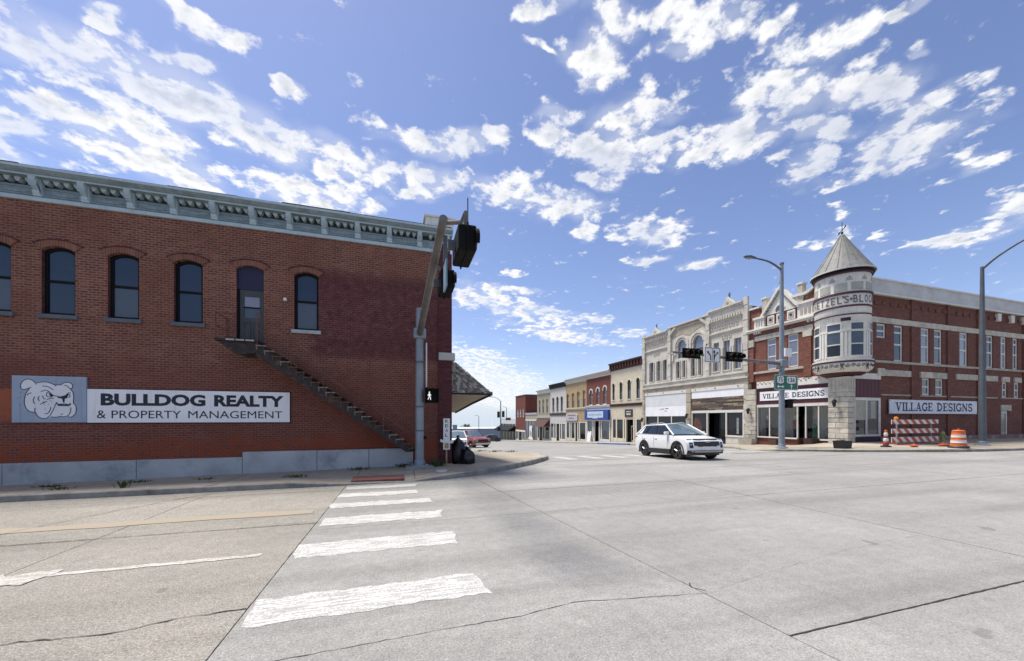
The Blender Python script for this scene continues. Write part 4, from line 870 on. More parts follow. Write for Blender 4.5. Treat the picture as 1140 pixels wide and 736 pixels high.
a = R_(F0+17); MB().plate([(0, -.12), (.035, -.035), (.12, 0), (.035, .035), (0, .12), (-.035, .035), (-.12, 0), (-.035, -.035)], -.002, .004).build('star', bpy.data.materials['turret_letter'], tu, T(tcx+1.478*math.cos(a), tcy+1.478*math.sin(a), 9.09) @ Matrix.Rotation(a+PI/2, 4, 'Z'))

tu.matrix_local = T(tcx, tcy) @ Matrix.Diagonal((.965, .965, 1, 1)) @ T(-tcx, -tcy)
# south wall
SWN = [(2.27, 3.2, 6.98, 7.91), (4.01, 4.94, 5.5, 7.92), (6.82, 7.77, 5.5, 7.94), (8.28, 9.22, 5.5, 7.94), (11.23, 12.24, 5.5, 7.94), (14.57, 15.48, 5.5, 7.94), (16.44, 17.24, 5.5, 7.94), (18.08, 18.83, 5.5, 7.94), (20.6, 21.5, 5.5, 7.94), (23.0, 23.9, 5.5, 7.94), (26, 26.9, 5.5, 7.94),
       (6.94, 7.83, 3.31, 4.48), (8.43, 9.34, 3.31, 4.48), (16.62, 17.35, 3.31, 4.48), (18.27, 19.02, 3.31, 4.48)]
XE = 30
MB().plate([(2.62, -.2), (XE, -.2), (XE, 9.72), (.12, 9.72), (.12, 4.62), (2.62, 4.62)], 0, .35, [opening(*w) for w in SWN]+[opening(16.51, 17.46, .05, 2.29)]).build('wall', brickS, cb, S)
for i, w in enumerate(SWN):
    small = w[3]-w[2] < 1.5
    window(cb, S, *w, 0, tin_w, [pane_lav, pane_blue, pane_lav, pane_grey][i % 4] if not small else pane_grey, None, .12 if not small else .11, .07, .47 if not small else .5, stone_g if not small and i else None, .12, transom=.8 if (not small and i) else None)
MB().box(1.2, XE, -.17, .35, 9.722, 10.66).build('parapet', tin_g, cb, S); MB().box(1.15, XE, -.24, .42, 10.662, 10.76).box(1.2, XE, -.24, -.171, 9.70, 9.82).build('coping', tin_w, cb, S)
def run(x0, x1, z0, z1, pr, step, mat, name):
    x = x0
    while x < x1-.05:
        nx_ = min(x1, x+step*random.uniform(.75, 1.25)); nx_ = x1 if x1-nx_ < step*.4 else nx_; MB().box(x+.004, nx_-.004, -pr-random.uniform(0, .012), .002, z0, z1).build(name, mat, cb, S); x = nx_
run(1.3, XE, 7.945, 8.30, .06, 1.3, stone_c, 'stone_block'); run(.9, XE, 5.34, 5.495, .07, 2.2, stone_g, 'stone_belt'); run(2.64, XE, -.2, .48, .08, .8, M_('pink_foundation', (.25, .15, .135), .9, .3, 1.5, .4, dirt=(.42, .38, .36), dirt_amt=.7), 'foundation_stone')
for a, b, z0, z1 in ((2.64, 5.65, 4.5, 4.9), (6.68, 9.62, 4.49, 4.9), (10.72, 13.28, 4.5, 4.9), (14.3, 15.9, 4.49, 4.9), (16.5, 17.5, 4.49, 4.88), (18.15, 19.15, 4.49, 4.88), (16.35, 17.7, 2.30, 2.74), (2.3, 2.95, 4.48, 4.98)): run(a, b, z0, z1, .075, 1.6, stone_c, 'lintel')
for a, b in ((2.66, 5.65), (6.68, 9.62), (10.0, 15.9), (16.4, XE)): run(a, b, 3.21, 3.305, .05, 2, stone_g, 'stone_belt')
for x in (5.67, 9.66, 13.3, 19.4, 22.3, 25): MB().box(x, x+.34, -.09, 0, .49, 5.33).box(x, x+.34, -.09, 0, 5.5, 7.94).box(x, x+.34, -.09, 0, 8.31, 9.70).build('pilaster', brickS, cb, S)
for i in range(34):                                                  # corbelled brick course under the parapet
    if i % 1 == 0: MB().box(2.0+.8*i, 2.42+.8*i, -.055, 0, 9.12, 9.36).build('corbel', brickS, cb, S)
for x in (15.7, 17.5, 19.2, 21.2, 23.2): MB().plate([(x, 9.05), (x+.42, 9.05), (x+.46, 9.62), (x-.04, 9.62)], -.16, -.001).build('white_corbel', tin_w, cb, S)
dr = MB().plate(opening(16.52, 17.45, .06, 2.28), .05, .12, [opening(16.66, 17.3, .3, 2.12)]).build('door', tin_w, cb, S); MB().plate(opening(16.65, 17.31, .29, 2.13), .08, .09).build('pane', pane_grey, dr)
# south shop window
MB().box(.12, 2.62, -.05, .3, 4.24, 4.615).build('fascia', tin_w, cb, S, bevel=.01)
for i in range(14): MB().box(.14+i*.177, .312+i*.177, -.012-.006*(i % 2), .2, 3.05, 4.236).build('board', maroon_b, cb, S)
MB().plate(opening(.12, 2.62, .55, 3.046), -.03, .1, [opening(.24, 1.24, .68, 2.86), opening(1.34, 2.46, .68, 2.86)]).build('shop_window', tin_w, cb, S)
for a, b in ((.23, 1.25), (1.33, 2.47)): MB().plate(opening(a, b, .67, 2.87), .03, .042).build('shop_pane', pane_blue, cb, S)
for a, b, z0, z1 in ((.26, 1.22, 1.6, 2.84),): MB().plate(opening(a, b, z0, z1), .022, .029).build('window_blind', M_('cream_blind', (.40, .38, .31), .8), cb, S)
MB().plate(opening(1.75, 2.2, 1.7, 2.84), .022, .029).build('window_blind', bpy.data.materials['cream_blind'], cb, S)
MB().box(.12, 2.62, -.02, .3, -.2, .547).build('bulkhead', purple, cb, S)
MB().box(-7.2, -6.85, .351, 24, -.8, 10.48).build('wall', brickR, cb); MB().box(-6.84, -.4, .4, 29.5, 9.0, 9.1).build('roof', roof_mat, cb); MB().box(-7.2, .0, 29.6, 29.95, -.8, 9.7).build('wall', brickR, cb)
# serif sign lettering
def serif(txt, w, h):
    """slab-serif capitals built from strokes"""
    t_, n_ = .20, .10; G = {}
    def st(x, z0=0, z1=1, w_=t_): return ([(x, z0), (x, z1)], w_)
    def sf(x, z, l=.42): return ([(x-l/2, z+(.045 if z == 0 else -.045)), (x+l/2, z+(.045 if z == 0 else -.045))], .09)
    G['I'] = (.42, [st(.21), sf(.21, 0), sf(.21, 1)]); G['L'] = (.72, [st(.2), sf(.2, 0, .4), sf(.2, 1, .4), ([(.2, .05), (.68, .05)], .1), ([(.66, 0), (.66, .34)], .08)])
    G['V'] = (.92, [([(.2, 1), (.47, 0)], t_), ([(.74, 1), (.47, 0)], n_), sf(.2, 1, .4), sf(.74, 1, .34)]); G['A'] = (.92, [([(.72, 0), (.45, 1)], t_), ([(.18, 0), (.45, 1)], n_), sf(.18, 0, .34), sf(.73, 0, .4), ([(.28, .33), (.62, .33)], .09)])
    G['E'] = (.76, [st(.2), sf(.2, 0, .4), sf(.2, 1, .4), ([(.2, .05), (.7, .05)], .1), ([(.2, .95), (.68, .95)], .1), ([(.2, .52), (.5, .52)], .1), ([(.68, 0), (.68, .3)], .08), ([(.66, .72), (.66, 1)], .08), ([(.5, .38), (.5, .66)], .07)])
    G['D'] = (.86, [st(.2), sf(.2, 0, .4), sf(.2, 1, .4), (arc(.3, .5, .42, 90, -90, 10, .45), .17), ([(.2, .95), (.3, .95)], .1), ([(.2, .05), (.3, .05)], .1)])
    G['N'] = (.92, [st(.18, w_=.11), st(.74, w_=.11), ([(.16, .97), (.76, .03)], t_), sf(.18, 0, .34), sf(.14, 1, .3), sf(.74, 1, .34)])
    G['S'] = (.70, [(arc(.35, .73, .24, 30, 235, 10, .22)+arc(.35, .27, .25, 60, -150, 10, .22), .15), ([(.58, .68), (.58, 1)], .08), ([(.12, 0), (.12, .34)], .08)])
    G['G'] = (.86, [(arc(.45, .5, .35, 45, 320, 14, .44), .17), ([(.70, .05), (.70, .44)], .17), ([(.52, .44), (.84, .44)], .09), ([(.72, .66), (.72, 1)], .08)]); G[' '] = (.5, [])
    W_ = sum(G[c][0] for c in txt); k = w/W_; b = MB(); x = 0; q = 0
    for c in txt:
        for pts, ww in G[c][1]:
            p = [((px_+x)*k, pz*h) for px_, pz in pts]; b.ribbon(p, ww*(k*.55+h*.45), -.004-.00025*(q % 12)); q += 1
        x += G[c][0]
    return b
vs = thing('shop_sign', 'white VILLAGE DESIGNS sign on the maroon panel over the shop front windows', 'sign', (27.4-.035, 16+6.22, 3.09), -90)
MB().box(0, 4.9, -.03, 0, 0, .70).build('board', board_w, vs); serif('VILLAGE', 2.06, .36).xform(T(.22, -.03, .16)).build('lettering', ink, vs); serif('DESIGNS', 2.18, .36).xform(T(2.49, -.03, .16)).build('lettering', ink, vs)
vs2 = thing('shop_sign', 'long pale VILLAGE DESIGNS sign on the side brick wall behind the striped barricade', 'sign', (27.4+3.25, 15.88, 2.03))
MB().box(0, 9.72, -.04, 0, 0, .92).build('board', M_('pale_blue_board', (.64, .67, .73), .6, .08), vs2); serif('VILLAGE', 3.98, .56).xform(T(.56, -.04, .18)).build('lettering', ink, vs2); serif('DESIGNS', 4.2, .56).xform(T(4.95, -.04, .18)).build('lettering', ink, vs2)
for x in (.08, 9.6):
    for zq in (.08, .84): MB().box(x, x+.04, -.05, -.041, zq, zq+.04).build('bolt', black_paint, vs2)

# ------------------------------------------------------------------ the carved stone block
stone_f = M_('pale_facade_stone', (.56, .525, .455), .9, .14, 1.2, .6, dirt=(.28, .24, .18), dirt_amt=.55, streak=1, rand=.08)
stone_t = M_('tan_facade_stone', (.42, .365, .275), .9, .15, 1.6, .4, dirt=(.2, .17, .13), dirt_amt=.5)
sb = thing('stone_building', 'pale carved stone front with twin round arches and two small gables', 'building', (27.4, 23.2, 0), -90)
WL = -13.75
L3 = [(-12.52, -11.88), (-11.31, -10.77), (-10.28, -9.70)]; M4 = [(-8.28, -7.82), (-7.39, -7.03), (-6.25, -5.78), (-5.33, -5.0)]; R3 = [(-3.58, -3.0), (-2.52, -1.85), (-1.42, -.72)]
AR = [(-8.15, -6.95), (-6.05, -4.78)]
ho = [opening(a, b, 5.85, 8.05) for a, b in L3]+[opening(a, b, 5.85, 7.55) for a, b in M4]+[opening(a, b, 5.95, 8.55) for a, b in R3]+[opening(a, b, 7.85, 9.70, (b-a)/2, 12) for a, b in AR]
MB().plate([(WL, 5.05), (0, 5.05), (0, 11.0), (WL, 11.0)], 0, .35, ho).build('wall', stone_f, sb)
shell(sb, WL, -.005, 24, -1.6, 11.0, brickS, roof_mat)
fr_st = M_('grey_window_frame', (.30, .29, .27), .7, .1)
for a, b in L3: window(sb, None, a, b, 5.85, 8.05, 0, fr_st, pane_grey, pane_lav, .07, .14, .5, stone_f)
for a, b in M4: window(sb, None, a, b, 5.85, 7.55, 0, fr_st, pane_lav, pane_grey, .05, .14, .5, stone_f)
for a, b in R3: window(sb, None, a, b, 5.95, 8.55, 0, fr_st, pane_lav, pane_lav, .07, .14, .5, stone_f, mull=1)
for a, b in AR:
    window(sb, None, a, b, 7.85, 9.70, (b-a)/2, fr_st, pane_lav, pane_grey, .06, .14, .38, None)
    hood(sb, None, a, b, 7.9, 9.70, (b-a)/2, .17, stone_f, .05, 'arch', .0); hood(sb, None, a-.2, b+.2, 7.9, 9.92, (b-a)/2+.2, .2, stone_f, .10, 'arch', .9)
for x in (-8.75, -6.55, -4.3): MB().box(x-.1, x+.1, -.12, 0, 7.7, 8.45).box(x-.16, x+.16, -.16, 0, 8.452, 8.6).build('colonnette', stone_f, sb, bevel=.02)
MB().plate([(-9.2, 9.95), (-9.2, 11.05), (-6.5, 11.15), (-4.4, 11.2), (-3.95, 10.2), (-4.6, 10.5), (-5.4, 10.42), (-6.5, 9.95), (-7.5, 10.25), (-8.4, 10.2)][::-1], -.03, -.001).build('tympanum', stone_t, sb)
MB().plate([(-5.3, 11.28), (-4.95, 11.28), (-3.95, 10.42), (-3.95, 10.15)], -.2, -.002).plate([(-9.3, 10.2), (-9.3, 10.5), (-8.5, 11.1), (-8.2, 11.1)], -.2, -.002).build('raking_band', stone_f, sb)
# pilasters, belts, cornice
for x0, x1, z0, z1 in ((WL, WL+.5, 5.5, 11.35), (-9.45, -9.0, 5.5, 11.35), (-4.35, -3.95, 5.5, 11.5), (-.45, 0, 5.5, 11.75)):
    zz_ = z0; k_ = 0
    while zz_ < z1-.05:
        zt = min(z1, zz_+.62); MB().box(x0+.004*(k_ % 2), x1-.004*(k_ % 2), -.16-.02*(k_ % 2), 0, zz_+.004, zt-.004).build('stone_block', stone_f, sb, bevel=.012); zz_ = zt; k_ += 1
for x0, x1, zt in ((WL+.5, -9.45, 11.05), (-3.95, -.45, 11.45)):
    e_ = 0.0
    MB().box(x0, x1, -.05, 0, 9.15, 9.30).box(x0, x1, -.12, 0, 9.302, 9.42).build('belt', stone_f, sb, bevel=.01)
    MB().box(x0, x1, -.08, .3, 10.30, 10.42).box(x0, x1, -.16, .3, 10.422, zt-.2).box(x0, x1, -.26, .3, zt-.198, zt-.08).box(x0, x1, -.34, .35, zt-.078, zt+.06).build('cornice', stone_f, sb, bevel=.015)
    n_ = int((x1-x0)/.26); me = MB().box(-.06, .06, -.22, -.161, 10.46, 10.72).mesh('dentil', stone_f)
    for i in range(n_): put(me, 'dentil', sb, T(x0+.13+.26*i))
    me = MB().plate(opening(-.12, .12, 9.72, 10.02), -.05, -.0005, [opening(-.075, .075, 9.77, 9.97)]).mesh('carved_square', stone_f); me2 = MB().box(-.07, .07, -.006, -.0006, 9.775, 9.965).mesh('carved_recess', stone_t)
    for i in range(int((x1-x0-.3)/.36)):
        put(me, 'carved_square', sb, T(x0+.3+.36*i)); put(me2, 'carved_recess', sb, T(x0+.3+.36*i))
    for i in range(3):
        x = (x0+x1)/2-.36+.36*i; put(me, 'carved_square', sb, T(x, 0, -.95)); put(me2, 'carved_recess', sb, T(x, 0, -.95))
    gx = (x0+x1)/2+(.05 if x0 < -9 else .35); g = MB().plate([(gx-.62, zt+.062), (gx+.62, zt+.062), (gx, zt+.78)], -.30, .15).build('gable', stone_f, sb, bevel=.015)
    MB().plate(arc(gx, zt+.28, .13, 0, 360, 10)[:-1], -.325, -.301).build('rosette', stone_t, g)
    MB().lathe([(0, zt+.72), (.05, zt+.75), (.03, zt+.85), (.09, zt+.92), (.03, zt+1.0), (.015, zt+1.22), (0, zt+1.25)], 8, (gx, -.05, 0)).box(gx-.14, gx+.14, -.07, -.03, zt+1.02, zt+1.07).build('finial', dark_iron, g)
MB().box(-9.0, -4.35, -.1, .3, 10.95, 11.02).box(-9.45, -4.0, -.22, .35, 11.2, 11.34).box(-9.45, -4.0, -.001, .3, 11.0, 11.198).build('cornice', stone_f, sb, bevel=.012)
for a, b in L3+M4+R3: MB().box(a-.13, a-.03, -.07, 0, 5.86, 8.0 if (a, b) not in M4 else 7.6).box(b+.03, b+.13, -.07, 0, 5.86, 8.0 if (a, b) not in M4 else 7.6).build('jamb', stone_f, sb)
MB().box(WL, 0, -.14, .3, 5.50, 5.66).box(WL+.3, -.3, -.05, .3, 5.20, 5.499).build('sill_belt', stone_f, sb, bevel=.012)
x = WL
while x < -.1:                                                       # lintel course over the shops
    x2 = min(0, x+random.uniform(.8, 1.3)); x2 = 0 if x2 > -.35 else x2; MB().box(x+.004, x2-.004, -.07-random.uniform(0, .02), .3, 4.62, 5.04).build('stone_block', stone_t, sb); x = x2
MB().box(WL, 0, -.2, -.071, 5.045, 5.195).build('ledge', stone_f, sb, bevel=.01)
cream_p = M_('cream_paint', (.55, .53, .46), .75, .08, 2, 0, dirt=(.35, .32, .27), dirt_amt=.4)
for x0, x1 in ((WL+.42, -6.85), (-6.2, -.42)):
    f_ = MB().box(x0, x1, -.09, .25, 4.28, 4.60).build('shop_cornice', tin_w, sb, bevel=.01)
    for q in range(3): MB().box(x0+.5+q*(x1-x0-1.1)/2, x0+.58+q*(x1-x0-1.1)/2, -.12, -.091, 4.42, 4.50).build('bolt', black_paint, f_)
def cb_rustic(parent, x0, x1, y0, z0, z1, h, mat):
    z = z0; j = 0
    while z < z1-.03:
        zt = min(z1, z+h); MB().box(x0+.012*(j % 2), x1-.012*((j+1) % 2), y0-random.uniform(0, .04), .3, z+.005, zt-.005).build('stone_block', mat, parent, bevel=.02); z = zt; j += 1
cb_rustic(sb, WL, WL+.42, -.10, -1.5, 4.61, .42, stone_t); cb_rustic(sb, -6.84, -6.21, -.12, -1.3, 4.61, .42, stone_t); cb_rustic(sb, -.41, -.003, -.12, -.9, 4.61, .42, stone_c)
# left shop: big white panel over dark glass
for i, (z0, z1) in enumerate(((3.02, 4.277), (1.95, 3.01))): MB().box(WL+.45, -6.88, -.05, .1, z0, z1).build('white_panel', board_w if i else M_('white_boarding', (.62, .63, .64), .6, .05, 1, 0, dirt=(.4, .4, .4), dirt_amt=.3), sb)
text_mb('THE STUDIO', 1.4, .14, .004).build('lettering', M_('grey_ink', (.14, .14, .15), .8), sb, T(-10.6, -.054, 2.62)) if False else None
lt = MB()
for i, (x, w, z) in enumerate(((-10.75, .22, 2.66), (-10.45, .35, 2.68), (-9.95, .5, 2.72), (-10.0, .28, 2.45))): lt.box(x, x+w, -.053, -.0505, z, z+.09)
lt.build('faded_lettering', M_('grey_ink', (.14, .14, .15), .8), sb)
for i in range(4): MB().box(WL+.45+i*2.12, WL+.57+i*2.12, -.04, .12, -1.1, 1.948).build('mullion', tin_w, sb)
for i in range(3): MB().box(WL+.57+i*2.12, WL+2.57+i*2.12, .03, .05, -.7, 1.948).build('shop_pane', pane_dark, sb); MB().box(WL+.575+i*2.12, WL+2.565+i*2.12, 0, .1, -1.5, -.702).build('bulkhead', cream_p, sb)
# right shop: wood plank band, white frame, dark panes
wood = [M_('grey_plank', (.20, .18, .155), .85, .25, 5, .3, rand=.3), M_('brown_plank', (.135, .095, .07), .85, .25, 5, .3, rand=.3), M_('tan_plank', (.27, .215, .155), .85, .25, 5, .3, rand=.3), M_('dark_plank', (.08, .065, .058), .85, .3, 5, .3, rand=.3)]
MB().box(-6.19, -.43, -.05, .1, 3.62, 4.277).build('white_panel', board_w, sb)
zr_ = 2.45
for r in range(8):
    x = -6.19
    while x < -.45:
        x2 = min(-.43, x+random.uniform(.5, 1.6)); x2 = -.43 if x2 > -.75 else x2; MB().box(x+.004, x2-.004, -.03-random.uniform(0, .03), .1, zr_+.003, zr_+.143).build('plank', random.choice(wood), sb); x = x2
    zr_ += .146
MB().box(-6.19, -.43, -.08, .15, 2.22, 2.447).build('head_rail', tin_w, sb)
for x in (-6.13, -4.27, -2.18, -.49): MB().box(x-.06, x+.06, -.07, .1, .25 if x != -4.27 else -.7, 2.218).build('mullion', tin_w, sb)
for a, b, y, z0 in ((-6.07, -4.33, .03, .25), (-4.21, -2.24, .7, -.75), (-2.12, -.55, .03, .25)): MB().box(a, b, y, y+.02, z0, 2.215).build('shop_pane', pane_dark, sb)
MB().box(-6.19, -4.22, -.05, .2, -1.4, .13).box(-2.23, -.43, -.05, .2, -1.2, .13).build('bulkhead', cream_p, sb); MB().box(-6.19, -4.22, -.1, .1, .132, .248).box(-2.23, -.43, -.1, .1, .132, .248).build('sill_rail', tin_w, sb)
MB().plate([(-5.9, .5), (-5.1, .45), (-4.9, .9), (-5.2, 1.5), (-5.7, 1.9), (-6.0, 1.4)], .018, .028).build('window_poster', M_('dull_red_poster', (.10, .045, .035), .8, .5, 6), sb)
MB().box(-1.2, -1.0, .018, .028, .4, 1.75).build('window_poster', M_('pale_poster', (.25, .27, .27), .8, .3, 6), sb)

# ------------------------------------------------------------------ the row of fronts down the hill
def facade(name, label, Yr, W, z_top, z_corn, wall_m, corn_m, wins, win_mode, belt=None, shop=None, corn_kind='brackets', frame=None, glass=None, trim=None, zb=None, cat='building', sill_m=None):
    t = thing(name, label, cat, (27.4, Yr, 0), -90); zb = H(0, Yr+W/2) if zb is None else zb; lowest = H(0, Yr+W)-.3
    ztop_shop = shop['ztop']
    hl = [opening(a, b, z0, z1, r) for a, b, z0, z1, r in wins]
    MB().plate([(-W+.003, ztop_shop), (-.003, ztop_shop), (-.003, z_top-.15), (-W+.003, z_top-.15)], 0, .35, hl).build('wall', wall_m, t)
    MB().box(-W+.003, -W+.35, .002, 20, lowest, z_top-.2).box(-.35, -.003, .002, 20, lowest, z_top-.2).build('wall', wall_m, t)
    MB().box(-W+.355, -.355, .36, 20, z_top-.7, z_top-.6).build('roof', roof_mat, t)
    for a, b, z0, z1, r in wins:
        window(t, None, a, b, z0, z1, r, frame or black_paint, glass or pane_dark, pane_grey, .055, .1, .5, sill_m or trim, .10)
        if win_mode == 'hood': hood(t, None, a, b, z0, z1, r, .13, trim, .07, 'window_hood', .25, trim)
        elif win_mode == 'arch': hood(t, None, a, b, z0, z1, r, .12, trim, .05, 'arch', .05)
    # cornice
    MB().box(-W, 0, -.06, .3, z_corn, z_corn+.10).box(-W, 0, -.04, .3, z_corn+.102, z_top-.22).box(-W, 0, -.34, .3, z_top-.218, z_top-.10).box(-W, 0, -.42, .35, z_top-.098, z_top).build('cornice', corn_m, t, bevel=.012)
    if corn_kind:
        n = int(W/.62) if corn_kind == 'brackets' else int(W/.30); wd = .10 if corn_kind == 'brackets' else .06
        me = MB().plate([(-wd, z_corn+.25), (wd, z_corn+.25), (wd, z_top-.22), (-wd, z_top-.22)], -.28, -.041).mesh('bracket', corn_m if corn_kind != 'brackets_w' else white_paint)
        for i in range(n+1): put(me, 'bracket', t, T(-W+.15+(W-.3)*i/n))
    if belt: MB().box(-W+.01, -.01, -.12, .2, belt[0], belt[1]).box(-W+.01, -.01, -.2, .2, belt[1]+.002, belt[1]+.1).build('belt', belt[2], t, bevel=.01)
    # shop front
    s = shop; fm = s.get('frame', tin_w)
    if s.get('fascia'): MB().box(-W+.02, -.02, -.04, .2, s['fz'], ztop_shop-.003).build('fascia', s['fascia'], t)
    zt = s.get('fz', ztop_shop)
    zs = zb+.55
    MB().box(-W+.02, -.02, -.03, .15, zt-.16, zt-.003).build('head_rail', fm, t)
    xs = s['xs']
    for i, x in enumerate(xs): MB().box(x-s.get('mw', .07), x+s.get('mw', .07), -.03, .15, lowest, zt-.163).build('post', fm, t)
    for i, (a, b) in enumerate(zip(xs[:-1], xs[1:])):
        isdoor = i in s.get('doors', ()); d_ = .6 if isdoor else .05
        p_ = MB().box(a+.05, b-.05, d_, d_+.02, (zb+.05 if isdoor else zs), zt-.163).build('shop_pane', s.get('glass', pane_dark), t)
        if isdoor: MB().plate(opening((a+b)/2-.5, (a+b)/2+.5, zb+.02, zb+2.2), d_-.06, d_-.001, [opening((a+b)/2-.38, (a+b)/2+.38, zb+.35, zb+2.05)]).build('door', s.get('doorm', fm), t)
        else: MB().box(a+.05, b-.05, 0, .12, lowest, zs-.003).build('bulkhead', s.get('bulk', fm), t)
    return t, zb
yel = M_('butter_paint', (.56, .50, .375), .8, .08, 1.5, .1, dirt=(.40, .34, .25), dirt_amt=.35, streak=1); brown = M_('brown_cornice', (.085, .035, .026), .7, .25)
butter_trim = M_('butter_trim', (.60, .55, .43), .8, .06)
facade('cream_building', 'cream painted front with brown bracketed cornice and four tall arched windows', 36.96, 6.95, 9.05, 8.05, yel, brown,
       [(-6.55, -6.0, 4.15, 6.42, .26), (-4.85, -4.22, 4.15, 6.45, .28), (-3.1, -2.4, 4.15, 6.55, .3), (-1.3, -.62, 4.15, 6.62, .3)], 'arch', (3.28, 3.52, brown),
       dict(ztop=3.2, fz=1.75, fascia=yel, frame=butter_trim, xs=[-6.5, -5.55, -3.95, -3.5, -1.75, -1.35, -.1], doors=(3,), mw=.13, glass=pane_dark), 'brackets', black_paint, pane_dark, butter_trim)
ct = thing('shop_sign', 'small dark square sign over the door of the cream front', 'sign', (27.4-.05, 36.96+3.55, 1.9), -90)
MB().box(0, 1.6, -.06, 0, 0, .95).build('board', M_('dark_brown_board', (.045, .03, .028), .6), ct); lt = MB()
for x, z, w, h in ((.3, .6, 1.0, .12), (.35, .25, .9, .22)): lt.box(x, x+w, -.064, -.0605, z, z+h)
lt.build('panel', M_('pale_print', (.5, .48, .45), .8, .3, 12), ct)
for a, b, z, nm in ((-5.45, -4.05, -.3, 1), (-1.2, -.3, -.2, 2)):
    pass
brick_c = brick_mat('shop_red_brick', (.20, .062, .045), (.165, .05, .038), (.16, .085, .07), .23, .075, .008)
facade('red_brick_building', 'narrow red brick front with white arched window hoods above a blue shop sign', 43.93, 6.72, 8.35, 7.65, brick_c, tin_w,
       [(-5.75, -4.95, 3.75, 6.0, .36), (-3.75, -2.95, 3.75, 6.1, .36), (-1.85, -1.05, 3.75, 6.2, .36)], 'hood', (3.25, 3.5, tin_w),
       dict(ztop=3.2, fz=1.5, fascia=white_paint, frame=tin_w, xs=[-6.55, -4.9, -4.45, -2.9, -2.4, -.2], doors=(2,), mw=.12, glass=glass_mat('bright_shop_glass', (.06, .075, .085), .05, 1.7)), 'dentils', M_('pale_frame', (.45, .42, .40), .7), pane_grey, tin_w)
bsn = thing('shop_sign', 'wide blue shop sign with a white centre panel on the red brick front', 'sign', (27.4-.05, 43.93+6.65, 1.5), -90)
MB().box(0, 6.6, -.35, 0, 0, 1.42).build('board', M_('royal_blue', (.02, .055, .27), .5, .1), bsn); MB().box(.95, 5.4, -.38, -.351, .32, 1.22).plate([(2.6, .22), (3.8, .22), (4.1, .319), (2.3, .319)], -.38, -.351).build('panel', M_('pale_blue_panel', (.50, .58, .66), .6), bsn)
lt = MB(); x = 1.3
for i in range(13): lt.box(x, x+.2, -.384, -.3805, .6, .6+.28*random.uniform(.8, 1.1)); x += .29
lt.build('lettering', M_('pale_blue_ink', (.25, .36, .5), .7), bsn)
tan_b = brick_mat('tan_brick', (.40, .29, .155), (.36, .26, .14), (.42, .34, .22), .23, .075, .008, None, .2, .25)
facade('tan_brick_building', 'tan brick front with white cornice and four arched half boarded windows', 50.66, 7.3, 8.35, 7.5, tan_b, tin_w,
       [(-6.95, -6.2, 3.5, 5.9, .34), (-5.0, -4.15, 3.5, 5.95, .36), (-3.15, -2.25, 3.5, 6.05, .38), (-1.2, -.35, 3.5, 6.15, .36)], 'arch', (3.1, 3.3, cream_p),
       dict(ztop=3.05, fz=1.2, fascia=tan_b, frame=cream_p, xs=[-7.1, -5.9, -5.3, -3.9, -2.9, -2.3, -.2], doors=(3,), mw=.16, glass=pane_dark), 'dentils', M_('tan_board', (.36, .27, .17), .8), glass_mat('boarded_tan', (.30, .22, .16), .4, 1.3), tan_b)
ts = thing('shop_sign', 'pale oval topped hanging sign on the tan brick front', 'sign', (27.4-.06, 50.66+7.0, 1.35), -90)
MB().plate([(0, .1), (.3, 0), (3.9, 0), (4.2, .1), (4.2, .95)]+arc(2.1, .95, 2.1, 0, 180, 10, .35)[1:], -.12, 0).build('board', M_('lilac_board', (.44, .41, .43), .7, .1), ts); lt = MB()
for x, z, w, h in ((.7, .75, 2.8, .22), (1.1, .3, 2.0, .2)):
    q = x
    while q < x+w: lt.box(q, q+.17, -.124, -.1205, z, z+h); q += .25
lt.build('lettering', M_('plum_ink', (.12, .07, .10), .8), ts)
wht = M_('grey_white_paint', (.50, .475, .45), .8, .08, 1.5, .1, dirt=(.33, .30, .28), dirt_amt=.4, streak=1)
facade('white_building', 'pale grey white front with black bracketed cornice and three arched windows', 57.96, 7.0, 8.05, 7.2, wht, M_('black_cornice', (.035, .033, .032), .7, .2),
       [(-5.95, -5.0, 2.95, 5.65, .42), (-4.05, -3.1, 2.95, 5.7, .42), (-2.2, -1.25, 2.95, 5.7, .42)], 'arch', (2.25, 2.6, M_('dark_belt', (.10, .07, .06), .7)),
       dict(ztop=2.2, fz=.95, fascia=wht, frame=tin_w, xs=[-6.8, -5.2, -4.2, -2.7, -1.8, -.2], doors=(2,), mw=.13, glass=bpy.data.materials['bright_shop_glass']), 'brackets', M_('brown_frame', (.10, .07, .06), .7), pane_dark, wht)
olv = M_('olive_grey_paint', (.33, .30, .225), .85, .1, 1.5, .1, dirt=(.22, .2, .15), dirt_amt=.4)
facade('olive_building', 'olive grey front with pale cornice and a brown shop awning', 64.96, 6.9, 7.45, 6.65, olv, tin_w,
       [(-5.9, -5.0, 2.85, 5.5, .4), (-3.95, -3.05, 2.85, 5.55, .4), (-1.9, -1.0, 2.85, 5.6, .4)], 'arch', (1.75, 1.9, cream_p),
       dict(ztop=1.7, fz=.2, fascia=olv, frame=cream_p, xs=[-6.7, -5.6, -4.0, -2.6, -.2], doors=(1,), mw=.14, glass=pane_dark), None, M_('olive_frame', (.40, .37, .30), .8), M_('olive_board', (.27, .245, .19), .8), olv)
at = thing('shop_awning', 'dark brown shingled awning on the olive grey front', 'awning', (27.4, 64.96, 0), -90)
MB().plate([(-6.8, -.02), (-.1, -.02), (-.1, .02), (-6.8, .02)], 0, .001) ; aw = MB()
aw.add([(-6.7, -.06, 1.6), (-.1, -.06, 1.6), (-.1, -1.4, .15), (-6.7, -1.4, .15), (-6.7, -.06, .1), (-.1, -.06, .1)], [[0, 1, 2, 3], [3, 2, 5, 4], [0, 3, 4], [1, 5, 2], [0, 4, 5, 1]]).build('canopy', M_('brown_awning', (.075, .035, .03), .9, .3, 4, .3), at)
